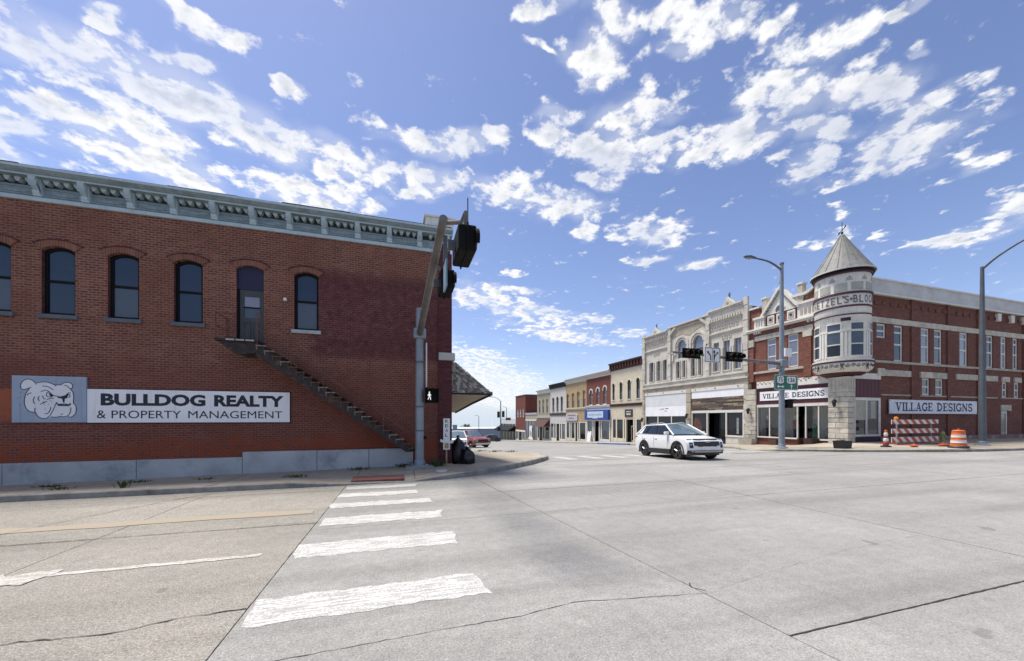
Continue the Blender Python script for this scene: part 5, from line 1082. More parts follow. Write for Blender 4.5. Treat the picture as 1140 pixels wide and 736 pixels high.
# one storey annexe, then the tall brick side
ann = thing('low_building', 'one storey tan front with grey blue shop glass beside the brick tower front', 'building', (27.4, 71.9, 0), -90)
zb = H(0, 75); W_ = 7.4
MB().box(-W_, 0, 0, 12, 1.5, 2.55).build('wall', olv, ann); MB().box(-W_, 0, -.08, 12.1, 2.552, 2.95).build('coping', M_('lavender_coping', (.36, .36, .42), .8), ann); MB().box(-W_, -.003, .4, 11.9, zb-.5, 1.49).build('rear_wall', olv, ann)
MB().box(-W_, 0, -.04, .2, 1.2, 1.49).build('head_rail', tin_w, ann)
sg = glass_mat('blue_grey_glass', (.07, .09, .11), .1, 1.7)
for i in range(4):
    MB().box(-W_+i*1.85, -W_+i*1.85+.14, -.04, .2, zb-.4, 1.198).build('post', M_('grey_post', (.2, .2, .2), .8) if i == 0 else bpy.data.materials['grey_post'], ann); MB().box(-W_+.14+i*1.85, -W_+1.85+i*1.85, .04, .06, zb+.4, 1.198).build('shop_pane', sg, ann)
MB().box(-W_, 0, .062, .2, zb-.5, zb+.39).build('bulkhead', olv, ann)
tb = thing('tall_brick_building', 'plain tall red brick building with three narrow white windows at the end of the row', 'building', (27.4, 79.4, 0), -90)
bt = brick_mat('end_red_brick', (.18, .055, .040), (.15, .045, .034), (.14, .075, .06), .23, .075, .008)
W_ = 7.4; zb = H(0, 83)
w3 = [(-6.25, -5.25, 2.05, 3.85), (-4.25, -3.25, 2.05, 3.85), (-2.2, -1.2, 2.05, 3.95)]
MB().plate([(-W_, -1.0), (0, -1.0), (0, 7.0), (-W_, 7.0)], 0, .35, [opening(*w) for w in w3]).build('wall', bt, tb); MB().box(-W_, -W_+.35, .352, 16, zb-1, 7.0).box(-.35, 0, .352, 16, zb-1, 7.0).build('wall', bt, tb)
for i in range(4): MB().box(.001, .10, 1.2+3.6*i, 1.7+3.6*i, 2.9, 6.9).build('pilaster', bt, tb)
MB().box(-W_-.05, .06, -.08, 16, 7.002, 7.22).build('coping', M_('dark_coping', (.10, .075, .065), .8), tb); MB().box(-W_+.36, -.36, .36, 15.9, 6.3, 6.4).build('roof', roof_mat, tb)
for w in w3: window(tb, None, *w, 0, tin_w, pane_pale, None, .16, .08, .5)
MB().box(-W_, 0, -.06, .2, -1.4, -1.0).build('fascia', tin_w, tb)
for a, b in ((-7.3, -5.1), (-2.3, -.1)): MB().box(a, b, .05, .07, zb+.3, -1.41).build('shop_pane', sg, tb)
for x in (-7.3, -5.05, -2.4, -.1): MB().box(x-.1, x+.1, -.03, .2, zb-.5, -1.402).build('post', tin_w, tb)
MB().box(-5.0, -2.5, .3, .32, zb-.3, -1.41).build('door', dark_iron, tb); MB().box(-7.2, -5.15, 0, .2, zb-.6, zb+.29).box(-2.3, -.2, 0, .2, zb-.6, zb+.29).build('bulkhead', tin_w, tb)
wl = thing('low_white_building', 'low white building with a black awning past the brick end building', 'building', (27.4, 86.85, 0), -90)
W_ = 14.3; zb = H(0, 93); pw = M_('pale_grey_siding', (.55, .57, .58), .8, .08)
MB().box(-W_, 0, 0, 14, .3, 1.62).build('wall', pw, wl); MB().box(-W_, 0, .9, 14, zb-1, .298).build('rear_wall', pw, wl)
MB().add([(-W_, -.02, -.1), (0, -.02, -.1), (0, -1.9, -1.2), (-W_, -1.9, -1.2), (-W_, -1.9, -1.5), (0, -1.9, -1.5), (-W_, -.02, -1.45), (0, -.02, -1.45)], [[0, 1, 2, 3], [3, 2, 5, 4], [4, 5, 7, 6], [0, 3, 4, 6], [1, 7, 5, 2]]).build('awning', black_paint, wl)
for i in range(6): MB().box(-W_+i*2.8, -W_+.35+i*2.8, .0, .9, zb-.6, .298).build('post', tin_w, wl)
for i in range(5): MB().box(-W_+.4+i*2.8, -W_+2.75+i*2.8, .5, .52, zb+.4 if i % 2 else zb-.2, -.2).build('shop_pane', pane_dark, wl)
gb = thing('metal_shed', 'long low blue grey shed across the foot of the street', 'building', (31.5, 141, H(0, 150)))
sh_ = M_('blue_grey_siding', (.26, .30, .37), .7, .06); zb = H(0, 140)
GM = T(-31.5, -141, -H(0, 150))
s_ = MB().box(16, 47, 141, 165, zb-1.5, -2.35).build('wall', sh_, gb, GM); MB().box(15.8, 47.2, 140.8, 165.2, -2.348, -2.2).build('roof', M_('pale_shed_roof', (.55, .57, .60), .6), gb, GM)
for i in range(7): MB().box(18+i*4, 18.12+i*4, 140.94, 140.999, zb-1, -2.36).build('rib', sh_, gb, GM)

# ------------------------------------------------------------------ poles, mast arms and signals
galv = M_('galvanised_steel', (.24, .275, .31), .55, .16, 2.0, .05, metallic=.35, dirt=(.17, .18, .19), dirt_amt=.5, streak=1)
galv_d = M_('dark_pole_paint', (.10, .115, .13), .6, .15, 2, 0, metallic=.2)
arm_m = M_('weathered_steel', (.17, .16, .15), .6, .2, 2.0, .05, metallic=.3, dirt=(.10, .09, .085), dirt_amt=.6)
sig_blk = M_('signal_black', (.005, .0055, .0055), .7, .3, spec=.15); lens_m = {c: M_('lens_'+c, col, .25, .2) for c, col in dict(red=(.10, .012, .01), amber=(.12, .06, .01), green=(.012, .08, .06)).items()}
sign_green = M_('sign_green', (.008, .13, .075), .5, .08); sign_white = M_('sign_white', (.72, .72, .70), .5, .05); ink_blk = M_('sign_black', (.012, .012, .012), .6)
def signal_head(label, loc, rz, n=3, group='horizontal traffic signal heads', sec=.36, tilt=0, small=False):
    t = thing('traffic_signal', label, 'traffic signal', loc, rz, group); w = sec*n
    if tilt: t.rotation_euler.x = math.radians(tilt)
    MB().box(-w/2, w/2, -(.12 if small else .10), .12, -.17, .17).build('housing', sig_blk, t, bevel=.025)
    MB().box(-w/2-(.02 if small else .10), w/2+(.02 if small else .10), -.012, .008, -(.185 if small else .28), (.185 if small else .28)).build('backplate', sig_blk, t, bevel=.004)
    for i, c in enumerate(('red', 'amber', 'green')[:n]):
        x = -w/2+sec*(i+.5); MB().lathe([(0, .0), (.135, .0), (.14, -.02)], 18).xform(T(x, -.125 if small else -.105, 0) @ Matrix.Rotation(PI/2, 4, 'X')).build('lens', lens_m[c], t)
        v = MB().lathe([(.150, 0), (.158, 0), (.158, .05 if small else .24), (.150, .05 if small else .24), (.150, 0)], 16, (0, 0, 0), R_(-30), R_(210)).xform(T(x, -.10, 0) @ Matrix.Rotation(PI/2, 4, 'X')); v.build('visor', sig_blk, t)
    MB().box(-.05, .05, .10, .22, -.05, .05).build('bracket', galv_d, t); return t
def pole_base(t, r, z=0): MB().lathe([(r*1.9, 0), (r*1.9, .05), (r*1.25, .08), (r*1.1, .22), (r, .25)], 16).build('base_flange', galv, t)
# left pole with its arm over the side road
plx, ply = .60, 11.95; zg = SW(plx, ply)
lp = thing('signal_pole', 'blue grey signal pole before the brick wall with its mast arm reaching overhead', 'signal pole', (plx, ply, zg))
MB().tube([(0, 0, .2), (0, 0, 5.1-zg)], [.135, .115], 20).build('pole', galv, lp, smooth=True); MB().lathe([(.13, 0), (.115, .06), (0, .1)], 16, (0, 0, 5.1-zg)).build('pole_cap', galv, lp)
MB().box(-.42, .42, -.30, .3, -.12, .06).build('footing', kerb_mat, lp, bevel=.03); pb_ = MB().lathe([(.30, .062), (.30, .10), (.17, .13), (.16, .26)], 18).build('base_flange', galv, lp)
for q in range(4): MB().lathe([(0, .16), (.03, .16), (.03, .10)], 6, (.23*math.cos(q*PI/2+.6), .23*math.sin(q*PI/2+.6), 0)).build('bolt', galv_d, pb_)
MB().tube([(0, -.12, 4.36-zg), (0, -2.2, 4.45-zg), (0, -4.4, 4.52-zg), (0, -6.62, 4.56-zg)], [.10, .09, .075, .062], 14).build('mast_arm', arm_m, lp, smooth=True)
MB().box(-.19, .19, -.19, .19, 4.2-zg, 4.52-zg).build('arm_collar', galv, lp, bevel=.05)
for z in (1.15, 1.9, 3.3): MB().lathe([(.13, z), (.145, z), (.145, z+.05), (.13, z+.05)], 18).build('strap', galv_d, lp)
MB().box(.19, .23, -.03, .03, 2.55, 3.95).build('conduit', white_paint, lp); MB().tube([(.13, 0, .95), (.2, -.05, .95)], .05, 8).build('push_button', black_paint, lp)
hd1 = signal_head('black signal head at the far tip of the overhead arm beside the brick building', (.83, 4.95, 4.02), 90, 3, 'signal heads on the overhead arm', .19, 0, True)
hd2 = signal_head('lower black signal head halfway along the overhead arm beside the brick building', (.80, 6.75, 4.14), 90, 3, 'signal heads on the overhead arm', .19, 0, True)
hb = MB().tube([(0, -6.5, 4.56-zg), (.26, -6.6, 4.56-zg), (.26, -6.97, 4.50-zg), (.26, -6.97, 4.2-zg)], .032, 8)
hb.build('bracket', arm_m, lp); MB().tube([(0, -5.2, 4.5-zg), (.2, -5.17, 4.3-zg), (.26, -5.17, 4.25-zg)], .028, 8).build('bracket', arm_m, lp); MB().tube([(.3, -6.9, 4.3-zg), (.3, -6.9, 4.75-zg)], .009, 6).build('antenna', galv_d, lp)
lsn = thing('lane_sign', 'thin sign blade seen edge on under the overhead arm tip', 'sign', (.66, 5.62, 3.66), 90)
MB().box(-.16, .16, -.012, .012, 0, .40).build('board', M_('sign_back', (.22, .33, .42), .5, .1, metallic=.3), lsn); MB().box(-.02, .02, -.03, .03, .402, .8).build('bracket', galv_d, lsn)
pd = thing('pedestrian_signal', 'black pedestrian signal showing a white walking figure on the left pole', 'pedestrian signal', (plx+.36, ply-.05, 2.20))
MB().box(-.20, .20, -.08, .14, 0, .42).build('housing', sig_blk, pd, bevel=.02)
MB().box(-.21, .21, -.26, -.081, .42, .44).box(-.21, -.19, -.26, -.081, 0, .419).box(.19, .21, -.26, -.081, 0, .419).build('hood', sig_blk, pd)
led = bpy.data.materials.new('walk_light'); led.use_nodes = True; P(led.node_tree.nodes['Principled BSDF'], 'Emission Color', (1, .97, .9, 1)); P(led.node_tree.nodes['Principled BSDF'], 'Emission Strength', .45); P(led.node_tree.nodes['Principled BSDF'], 'Base Color', (.8, .8, .8, 1))
wk = MB().plate(arc(-.06, .345, .028, 0, 360, 10)[:-1], -.092, -.083)
for i, (pts, w) in enumerate((([(-.065, .30), (-.06, .19)], .06), ([(-.06, .30), (-.11, .24), (-.12, .20)], .022), ([(-.055, .29), (-.02, .24), (.01, .23)], .022), ([(-.06, .20), (-.085, .13), (-.12, .06)], .03), ([(-.055, .20), (-.02, .13), (-.015, .05)], .03))): wk.ribbon(pts, w, -.0925-.0004*i)
wk.xform(T(-.02, 0, .05) @ Matrix.Scale(.8, 4)).xform(T(0, -.019, 0)).build('walking_figure', led, pd); MB().box(-.34, -.2, 0, .05, .12, .16).build('bracket', galv_d, pd); MB().box(-.34, -.2, 0, .05, .3, .34).build('bracket', galv_d, pd)

# right pole: street lamp on top, arm over the street
rx, ry = 22.3, 16.7; zg = SE(rx, ry)
rp = thing('signal_pole', 'tall grey signal pole with street lamp before the maroon shop front', 'signal pole', (rx, ry, zg))
MB().tube([(0, 0, .2), (0, 0, 5.6), (0, 0, 11.1-zg)], [.165, .135, .095], 18).build('pole', galv, rp, smooth=True); pole_base(rp, .165); MB().lathe([(.12, 0), (.11, .1), (0, .14)], 12, (0, 0, 11.1-zg)).build('pole_cap', galv_d, rp)
MB().tube([(-.15, 0, 5.05-zg), (-3, 0, 5.14-zg), (-6, 0, 5.27-zg), (-8.0, 0, 5.34-zg)], [.11, .09, .075, .06], 12).build('mast_arm', arm_m, rp, smooth=True)
MB().box(-.26, .24, -.24, .24, 4.85-zg, 5.28-zg).build('arm_collar', galv, rp, bevel=.05); MB().box(-.1, .42, -.3, -.21, 5.45-zg, 5.95-zg).build('junction_box', sign_white, rp)
def lamp_arm(t, pts, rs, dirv):
    MB().tube(smooth3(pts), [rs[0]+(rs[1]-rs[0])*i/(3*len(pts)-3) for i in range(3*len(pts)-2)], 10).build('lamp_arm', galv_d, t, smooth=True)
    e_ = Vector(pts[-1]); d = Vector(dirv).normalized(); a = math.degrees(math.atan2(d.y, d.x))
    lm = MB().add([(0, -.07, .05), (0, .07, .05), (.5, .15, .06), (.85, .10, .02), (.85, -.10, .02), (.5, -.15, .06), (0, -.05, -.03), (0, .05, -.03), (.5, .13, -.05), (.82, .08, -.03), (.82, -.08, -.03), (.5, -.13, -.05)],
        [[0, 5, 2, 1], [5, 4, 3, 2], [6, 7, 8, 11], [11, 8, 9, 10], [0, 1, 7, 6], [1, 2, 8, 7], [2, 3, 9, 8], [3, 4, 10, 9], [4, 5, 11, 10], [5, 0, 6, 11]]).build('lamp_head', galv_d, t, T(*e_) @ RZ(a), bevel=.015)
    MB().box(.3, .72, -.10, .10, -.075, -.052).build('lamp_lens', pane_pale, lm)
def smooth3(p):
    o = []; m = len(p)
    for i in range(m-1):
        g = lambda q: Vector(p[max(0, min(m-1, q))]); a, b, c, d = g(i-1), g(i), g(i+1), g(i+2)
        for s in range(3): t = s/3; o.append(.5*((2*b)+(c-a)*t+(2*a-5*b+4*c-d)*t*t+(3*b-a-3*c+d)*t**3))
    return o+[Vector(p[-1])]
lamp_arm(rp, [(0, 0, 10.75-zg), (-.55, 0, 11.0-zg), (-1.2, 0, 11.17-zg), (-2.1, 0, 11.22-zg)], (.06, .045), (-1, 0, 0))
signal_head('horizontal black signal head at the left end of the arm over the street', (15.42, 16.58, 5.30), 0, group='horizontal signal heads over the street', sec=.34)
signal_head('horizontal black signal head between the lane arrow sign and the tall pole', (18.42, 16.55, 5.25), 0, group='horizontal signal heads over the street', sec=.34)
ls = thing('lane_sign', 'white lane use sign with black arrows between two signal heads', 'sign', (16.85, 16.55, 4.86))
MB().box(-.55, .55, 0, .025, 0, .84).build('board', sign_white, ls); MB().plate(opening(-.53, .53, .02, .82), -.004, -.0005, [opening(-.50, .50, .05, .79)]).build('border', ink_blk, ls); ar = MB()
ar.ribbon([(-.12, .10), (-.12, .34), (-.2, .46), (-.30, .52)], .075, -.004).plate([(-.26, .44), (-.24, .62), (-.42, .60)], -.005, -.0045).ribbon([(.12, .10), (.12, .6)], .075, -.0042).plate([(.02, .56), (.22, .56), (.12, .74)], -.0052, -.0048).ribbon([(.12, .24), (.2, .40), (.30, .50)], .065, -.0056).plate([(.26, .58), (.38, .44), (.42, .60)], -.0066, -.006).box(-.012, .012, -.004, -.0006, .08, .76)
ar.build('arrows', ink_blk, ls)
rs = thing('route_sign', 'green route sign reading 75 and 136 with white arrows on the tall pole', 'sign', (rx+.02, ry-.26, 3.42))
MB().plate([(-.93, 0), (.93, 0), (.97, .04), (.97, .88), (.93, .92), (-.93, .92), (-.97, .88), (-.97, .04)], 0, .03).build('board', sign_green, rs)
MB().plate([(-.93, .02), (.93, .02), (.93, .90), (-.93, .90)], -.003, -.0004, [opening(-.905, .905, .045, .875)]).build('border', sign_white, rs)
def shield(cx, w): return [(cx+w*x, .40+.42*z) for x, z in ((-.42, .08), (-.2, 0), (0, -.03), (.2, 0), (.42, .08), (.5, .3), (.44, .6), (.5, .85), (.38, .98), (.18, 1.0), (0, .95), (-.18, 1.0), (-.38, .98), (-.5, .85), (-.44, .6), (-.5, .3))]
for cx, tx, w, tw in ((-.47, '75', .56, .36), (.42, '136', .78, .56)):
    MB().plate(shield(cx, w), -.006, -.0035).build('shield', sign_white, rs); text_mb(tx, tw, .27, .012, .0095).xform(T(cx-tw/2, 0, .48)).build('numeral', ink_blk, rs)
ar = MB().ribbon([(-.62, .2), (-.30, .2)], .06, -.005).plate([(-.60, .10), (-.60, .30), (-.76, .2)], -.006, -.0052).plate([(-.32, .10), (-.16, .2), (-.32, .30)], -.006, -.0052).ribbon([(.42, .07), (.42, .26)], .06, -.005).plate([(.31, .22), (.53, .22), (.42, .36)], -.006, -.0052)
ar.build('arrows', sign_white, rs)
pd2 = thing('pedestrian_signal', 'dark pedestrian signal box under the green route sign', 'pedestrian signal', (rx+.42, ry-.12, 2.35)); MB().box(-.24, .24, -.1, .15, 0, .52).build('housing', sig_blk, pd2, bevel=.02); MB().box(-.25, .25, -.3, -.101, .5, .53).build('hood', sig_blk, pd2); MB().box(-.4, -.2, 0, .05, .2, .3).build('bracket', galv_d, pd2)
# street lamp on the right
lx, ly = 32.5, 12.55; zg = SE(lx, ly)
sl = thing('street_lamp', 'tall dark grey street lamp beside the side wall of the turret block', 'street lamp', (lx, ly, zg))
MB().tube([(0, 0, .2), (0, 0, 10.55-zg)], [.165, .08], 16).build('pole', galv_d, sl, smooth=True); pole_base(sl, .165)
lamp_arm(sl, [(0, 0, 10.4-zg), (.05, -.6, 10.95-zg), (.2, -1.6, 11.55-zg), (.35, -2.7, 11.85-zg)], (.06, .045), (.1, -1, 0))
# signals and lamps far down the street
fx, fy = 22, 81; zg = H(fx, fy)+.12
fp = thing('signal_pole', 'distant signal pole with a lamp arm at the far crossing', 'signal pole', (fx, fy, zg)); MB().tube([(0, 0, 0), (0, 0, 9.0)], [.16, .1], 8).build('pole', galv_d, fp); MB().tube([(0, 0, 8.9), (-.8, 0, 9.6), (-2.0, 0, 9.9)], .06, 6).build('lamp_arm', galv, fp); MB().box(-2.7, -1.9, -.15, .15, 9.85, 9.98).build('lamp_head', galv, fp)
for (dx, dz, lab) in ((-.55, 5.9, 'tall dark signal head left of the distant pole'), (.55, 6.0, 'tall dark signal head right of the distant pole'), (-.5, 2.6, 'low dark pedestrian box on the distant pole')):
    q = thing('traffic_signal', lab, 'traffic signal', (fx+dx, fy-.2, zg+dz), 0, 'signals at the far crossing'); MB().box(-.3, .3, -.1, .1, -.7 if dz > 3 else -.4, .7 if dz > 3 else .4).build('housing', sig_blk, q, bevel=.03)
    for k in range(3 if dz > 3 else 1): MB().lathe([(0, 0), (.15, 0), (.15, -.05)], 8).xform(T(0, -.101, .42-.42*k if dz > 3 else 0) @ Matrix.Rotation(PI/2, 4, 'X')).build('lens', lens_m[('red', 'amber', 'green')[k]], q)
q = thing('road_sign', 'small brown sign beside the distant signal heads', 'sign', (fx+1.3, fy, zg+4.6)); MB().box(-.1, 1.1, -.03, .03, 0, .6).build('board', M_('brown_sign', (.18, .07, .04), .6), q); MB().box(-1.3, -.1, -.02, .02, .25, .32).build('bracket', galv_d, q)
for (x, y, ztop, lab) in ((23, 110, 2.4, 'thin far lamp post standing before the blue grey shed'), (30.6, 106, 5.0, 'thin lamp post rising behind the low white building')):
    zz_ = H(x, y); t = thing('lamp_post', lab, 'lamp post', (x, y, zz_), 0, 'thin distant lamp posts'); MB().tube([(0, 0, 0), (0, 0, ztop-zz_)], [.12, .08], 6).build('post', galv_d, t); MB().tube([(0, 0, ztop-zz_-.1), (-.5, 0, ztop-zz_+.2), (-1.2, 0, ztop-zz_+.3)], .06, 6).build('lamp_arm', galv, t)
# ------------------------------------------------------------------ vehicles
def interp(tab, z):
    for (z0, x0), (z1, x1) in zip(tab[:-1], tab[1:]):
        if z0 <= z <= z1: return x0+(x1-x0)*(z-z0)/(z1-z0)
    return tab[0][1] if z < tab[0][0] else tab[-1][1]
tyre_m = M_('tyre_rubber', (.014, .014, .014), .85, .2); rim_m = M_('dark_alloy', (.10, .10, .11), .35, .1, metallic=.8); rim_s = M_('bright_alloy', (.16, .16, .17), .3, .1, metallic=.8); trim_b = M_('black_trim', (.016, .016, .017), .6, .2)
lamp_w = glass_mat('headlamp_glass', (.25, .27, .28), .05, 1.6); lamp_r = glass_mat('tail_lamp', (.22, .012, .01), .1, 1.6); chrome = M_('chrome', (.55, .55, .56), .15, .05, metallic=1.0); w_shield = glass_mat('windscreen', (.06, .10, .13), .03, 2.3, (.16, .22, .26)); car_glass = glass_mat('car_side_glass', (.006, .007, .008), .03, 1.6)
def car_paint(name, col):
    m, t, b = newmat(name); P(b, 'Base Color', (*col, 1)); P(b, 'Roughness', .35); P(b, 'Coat Weight', .8); P(b, 'Coat Roughness', .04); return m
def vehicle(name, label, cat, paint_m, hw, top, front, rear, wheels, wr, sill, cab, glass_front=None, suv=True, group=None, bed=None):
    """top: outline over bonnet, belt and tail (front to rear); cab: (x windscreen foot, x roof front, x roof rear, x rear foot, belt z, roof z, roof half width)"""
    t = thing(name, label, cat, (0, 0, 0), 0, group); ar_ = wr+.075
    out = list(front)+list(top)+list(rear)
    for cx in sorted(wheels):
        a0 = math.degrees(math.asin(max(-1, min(1, (sill-wr)/ar_)))); out += [(cx-ar_*math.cos(R_(180-q)) if False else cx+ar_*math.cos(R_(q)), wr+ar_*math.sin(R_(q))) for q in [180-a0+(a0*2-180)*i/10 for i in range(11)]]
    n = len(out); xm = max(p[0] for p in out); xr = min(p[0] for p in out); lay = [-hw, -hw*.965, -hw*.7, 0, hw*.7, hw*.965, hw]; vs = []
    def P3(x, y, z, edge):
        k = abs(y)/hw; 
        if x > xm-.9: x -= .17*k**2.6*((x-(xm-.9))/.9)
        if x < xr+.6: x += .10*k**2.6*(((xr+.6)-x)/.6)
        if z > .9: z -= .05*k**3*(1 if x > cab[0]-.1 else .3)
        yy = y
        if edge: yy = math.copysign(hw-.055*max(0, (z-.72)/.42)**2-.04*max(0, (.5-z)/.3)**2, y)
        return (x, yy, z)
    for i, y in enumerate(lay):
        for (x, z) in out: vs.append(P3(x, y, z, abs(abs(y)-hw) < 1e-6))
    fs = [[k*n+i, k*n+(i+1) % n, (k+1)*n+(i+1) % n, (k+1)*n+i] for k in range(6) for i in range(n)]
    tri = [list(q) for q in tessellate_polygon([[Vector((x, z, 0)) for x, z in out]])]; fs += tri+[[i+6*n for i in reversed(q)] for q in tri]
    body = MB().add(vs, fs).build('body', paint_m, t, smooth=True)
    # cabin
    cw, crf, crr, cr, bz, rz_, rw = cab; bw = hw-.07
    def ring(f): return [(cw+(crf-cw)*f, bw+(rw-bw)*f, bz+(rz_-bz)*f), (cr+(crr-cr)*f, bw+(rw-bw)*f, bz+(rz_-bz)*f)]
    core = MB(); lo, hi = ring(-.04), ring(.99); cv = []
    for rr_ in (lo, hi):
        for (x, y, z), s in ((rr_[0], 1), (rr_[0], -1), (rr_[1], -1), (rr_[1], 1)): cv.append((x-.03*(1 if x > 0 else -1), s*(y-.03), z))
    core.add(cv, [[0, 1, 5, 4], [1, 2, 6, 5], [2, 3, 7, 6], [3, 0, 4, 7], [4, 5, 6, 7]]).build('cabin_core', trim_b, t)
    def quad(pts, nm, mt, off=.0): return MB().add(pts, [[0, 1, 2, 3]]).build(nm, mt, t)
    a, b = ring(0), ring(1)
    m_ = MB(); N_ = 6
    for j in range(N_+1):
        s = -1+2*j/N_; bow = .10*(1-s*s); m_.v += [(a[0][0]+bow, s*(a[0][1]-.05), a[0][2]), (b[0][0]+bow*.6, s*(b[0][1]-.04), b[0][2]+.015*(1-s*s))]
    m_.f = [[2*j, 2*j+1, 2*j+3, 2*j+2] for j in range(N_)]; m_.build('windscreen', glass_front or w_shield, t, smooth=True)
    quad([(a[1][0]-.02, -a[1][1]+.05, a[1][2]), (a[1][0]-.02, a[1][1]-.05, a[1][2]), (b[1][0]-.02, b[1][1]-.05, b[1][2]), (b[1][0]-.02, -b[1][1]+.05, b[1][2])], 'rear_window', car_glass)
    # side glass in two or three lights
    cuts = [.045, .40, .74, .965] if suv else ([.06, .5, .94] if not bed else [.08, .92])
    for s in (1, -1):
        for c0, c1 in zip(cuts[:-1], cuts[1:]):
            def pt(c, f): l = ring(f); p, q = Vector(l[0]), Vector(l[1]); v = p.lerp(q, c); return (v.x, s*(v.y+.004), v.z)
            quad([pt(c0+.015, .06), pt(c1-.015, .06), pt(c1-.015, .90), pt(c0+.015, .90)], 'side_window', car_glass)
        pl_ = MB()
        for cc, r_ in ((0.0, .038),)+(((.99, .06),) if suv or bed else ((.99, .04),)):
            p0 = [Vector(ring(f)[0]).lerp(Vector(ring(f)[1]), cc) for f in (-.05, .5, .97)]; pl_.tube([(p.x, s*p.y, p.z) for p in p0], r_, 6)
        p0 = [Vector(ring(.95)[0]).lerp(Vector(ring(.95)[1]), c) for c in (0, .5, 1)]; pl_.tube([(p.x, s*p.y, p.z+.01*(i == 1)) for i, p in enumerate(p0)], .035, 6)
        pl_.build('pillar', paint_m, t, smooth=True)
        if suv:
            p, q = [Vector(v) for v in ring(.03)], [Vector(v) for v in ring(.95)]
            MB().add([(v.x, s*(v.y+.012), v.z) for v in (p[0].lerp(p[1], .86), p[1], q[1], q[0].lerp(q[1], .965))], [[0, 1, 2, 3]]).build('quarter_panel', paint_m, t)
            MB().tube([(crf-.15, s*(rw-.06), rz_+.055), (crf-.35, s*(rw-.05), rz_+.085), (crr+.35, s*(rw-.05), rz_+.075), (crr+.12, s*(rw-.06), rz_+.04)], .017, 6).build('roof_rail', chrome, t)
        mi = MB().box(cw-.42, cw-.26, s*(hw+.03)-.10, s*(hw+.03)+.10, bz-.02, bz+.13); mi.build('mirror', paint_m, t, bevel=.03)
    rm = MB(); NX, NY = 7, 6
    for i in range(NX+1):
        for j in range(NY+1):
            f = i/NX; s = -1+2*j/NY; x = crf+.03+(crr-.08-crf)*f; zc = rz_-.012+.045*(1-s*s)+.035*math.sin(PI*min(1, f*1.1))-.03*f; rm.v.append((x, s*(rw+.02), zc))
    k = len(rm.v); rm.v += [(x, y, z-.05) for x, y, z in rm.v]; W2 = NY+1
    rm.f = [[i*W2+j, i*W2+j+1, (i+1)*W2+j+1, (i+1)*W2+j] for i in range(NX) for j in range(NY)]
    rim_ = [j for j in range(W2)]+[i*W2+NY for i in range(1, NX+1)]+[NX*W2+j for j in range(NY-1, -1, -1)]+[i*W2 for i in range(NX-1, 0, -1)]
    rm.f += [[rim_[q], rim_[(q+1) % len(rim_)], rim_[(q+1) % len(rim_)]+k, rim_[q]+k] for q in range(len(rim_))]; rm.build('roof', paint_m, t, smooth=True)
    # wheels
    for cx in wheels:
        for s in (1, -1):
            w = MB().lathe([(wr*.70, -.11), (wr*.93, -.115), (wr, -.08), (wr, .08), (wr*.93, .115), (wr*.70, .11)], 28).xform(T(cx, s*(hw-.115), wr) @ Matrix.Rotation(PI/2, 4, 'X')).build('wheel', tyre_m, t, smooth=True)
            rr_ = MB().lathe([(0, .06), (.07, .075), (.075, .05), (wr*.66, .03), (wr*.71, .09), (wr*.71, -.1), (0, -.1)], 28)
            rr_.xform(T(cx, s*(hw-.115), wr) @ Matrix.Rotation(-s*-PI/2*-1, 4, 'X')); rr_.build('rim', rim_m, w)
            sp_ = MB()
            for q in range(5):
                an = 2*PI*q/5+.3
                for d in (-.13, .13): sp_.tube([(.05*math.cos(an), .05*math.sin(an), .075), (wr*.66*math.cos(an+d), wr*.66*math.sin(an+d), .085)], .018, 5)
            sp_.xform(T(cx, s*(hw-.115), wr) @ Matrix.Rotation(-s*-PI/2*-1, 4, 'X')).build('spokes', rim_s, w)
            aw_ = MB(); e0 = 8; pts = [(math.cos(R_(q)), math.sin(R_(q))) for q in [e0-18+(180-2*e0+36)*i/14 for i in range(15)]]
            vs2 = []
            for c_, s_ in pts:
                for r_, yy in ((ar_-.03, hw-.02), (ar_-.03, hw+.012), (ar_+.045, hw+.012), (ar_+.055, hw-.03)): vs2.append((cx+r_*c_, s*yy, wr+r_*s_))
            aw_.add(vs2, [[4*i+q, 4*i+(q+1) % 4, 4*i+4+(q+1) % 4, 4*i+4+q] for i in range(14) for q in range(4)]).build('arch_trim' if suv else 'wheel_arch', trim_b if suv else paint_m, t)
            MB().box(cx-ar_+.02, cx+ar_-.02, s*(hw-.30)-.05, s*(hw-.30)+.05, wr*.5, wr+ar_-.04).build('wheel_well', trim_b, t)
    ws_ = sorted(wheels)
    for s in (1, -1):
        MB().box(ws_[0]+ar_+.02, ws_[1]-ar_-.02, s*hw-.06, s*hw+.012, sill-.04, sill+.17).build('side_skirt', trim_b if suv else paint_m, t, bevel=.02)
        sm = MB()
        for xs_ in ((cw-.35), (cw+cr)/2+.1, (cr+.62 if suv else None)):
            if xs_ is None: continue
            sm.box(xs_-.004, xs_+.004, s*(hw+.0015)-.004, s*(hw+.0015)+.002, sill+.2, .98)
        sm.build('door_seam', trim_b, t)
        for xs_ in ((cw+cr)/2+.28, cr+.78): MB().box(xs_-.1, xs_+.08, s*(hw+.0)-.02, s*(hw-.01)+.022, .89, .93).build('handle', paint_m, t, bevel=.008)
    MB().box(xr+.2, xm-.3, -hw+.12, hw-.12, sill-.08, sill+.02).build('underbody', trim_b, t)
    def nose(z): return interp(sorted([(p[1], p[0]) for p in front]), z)
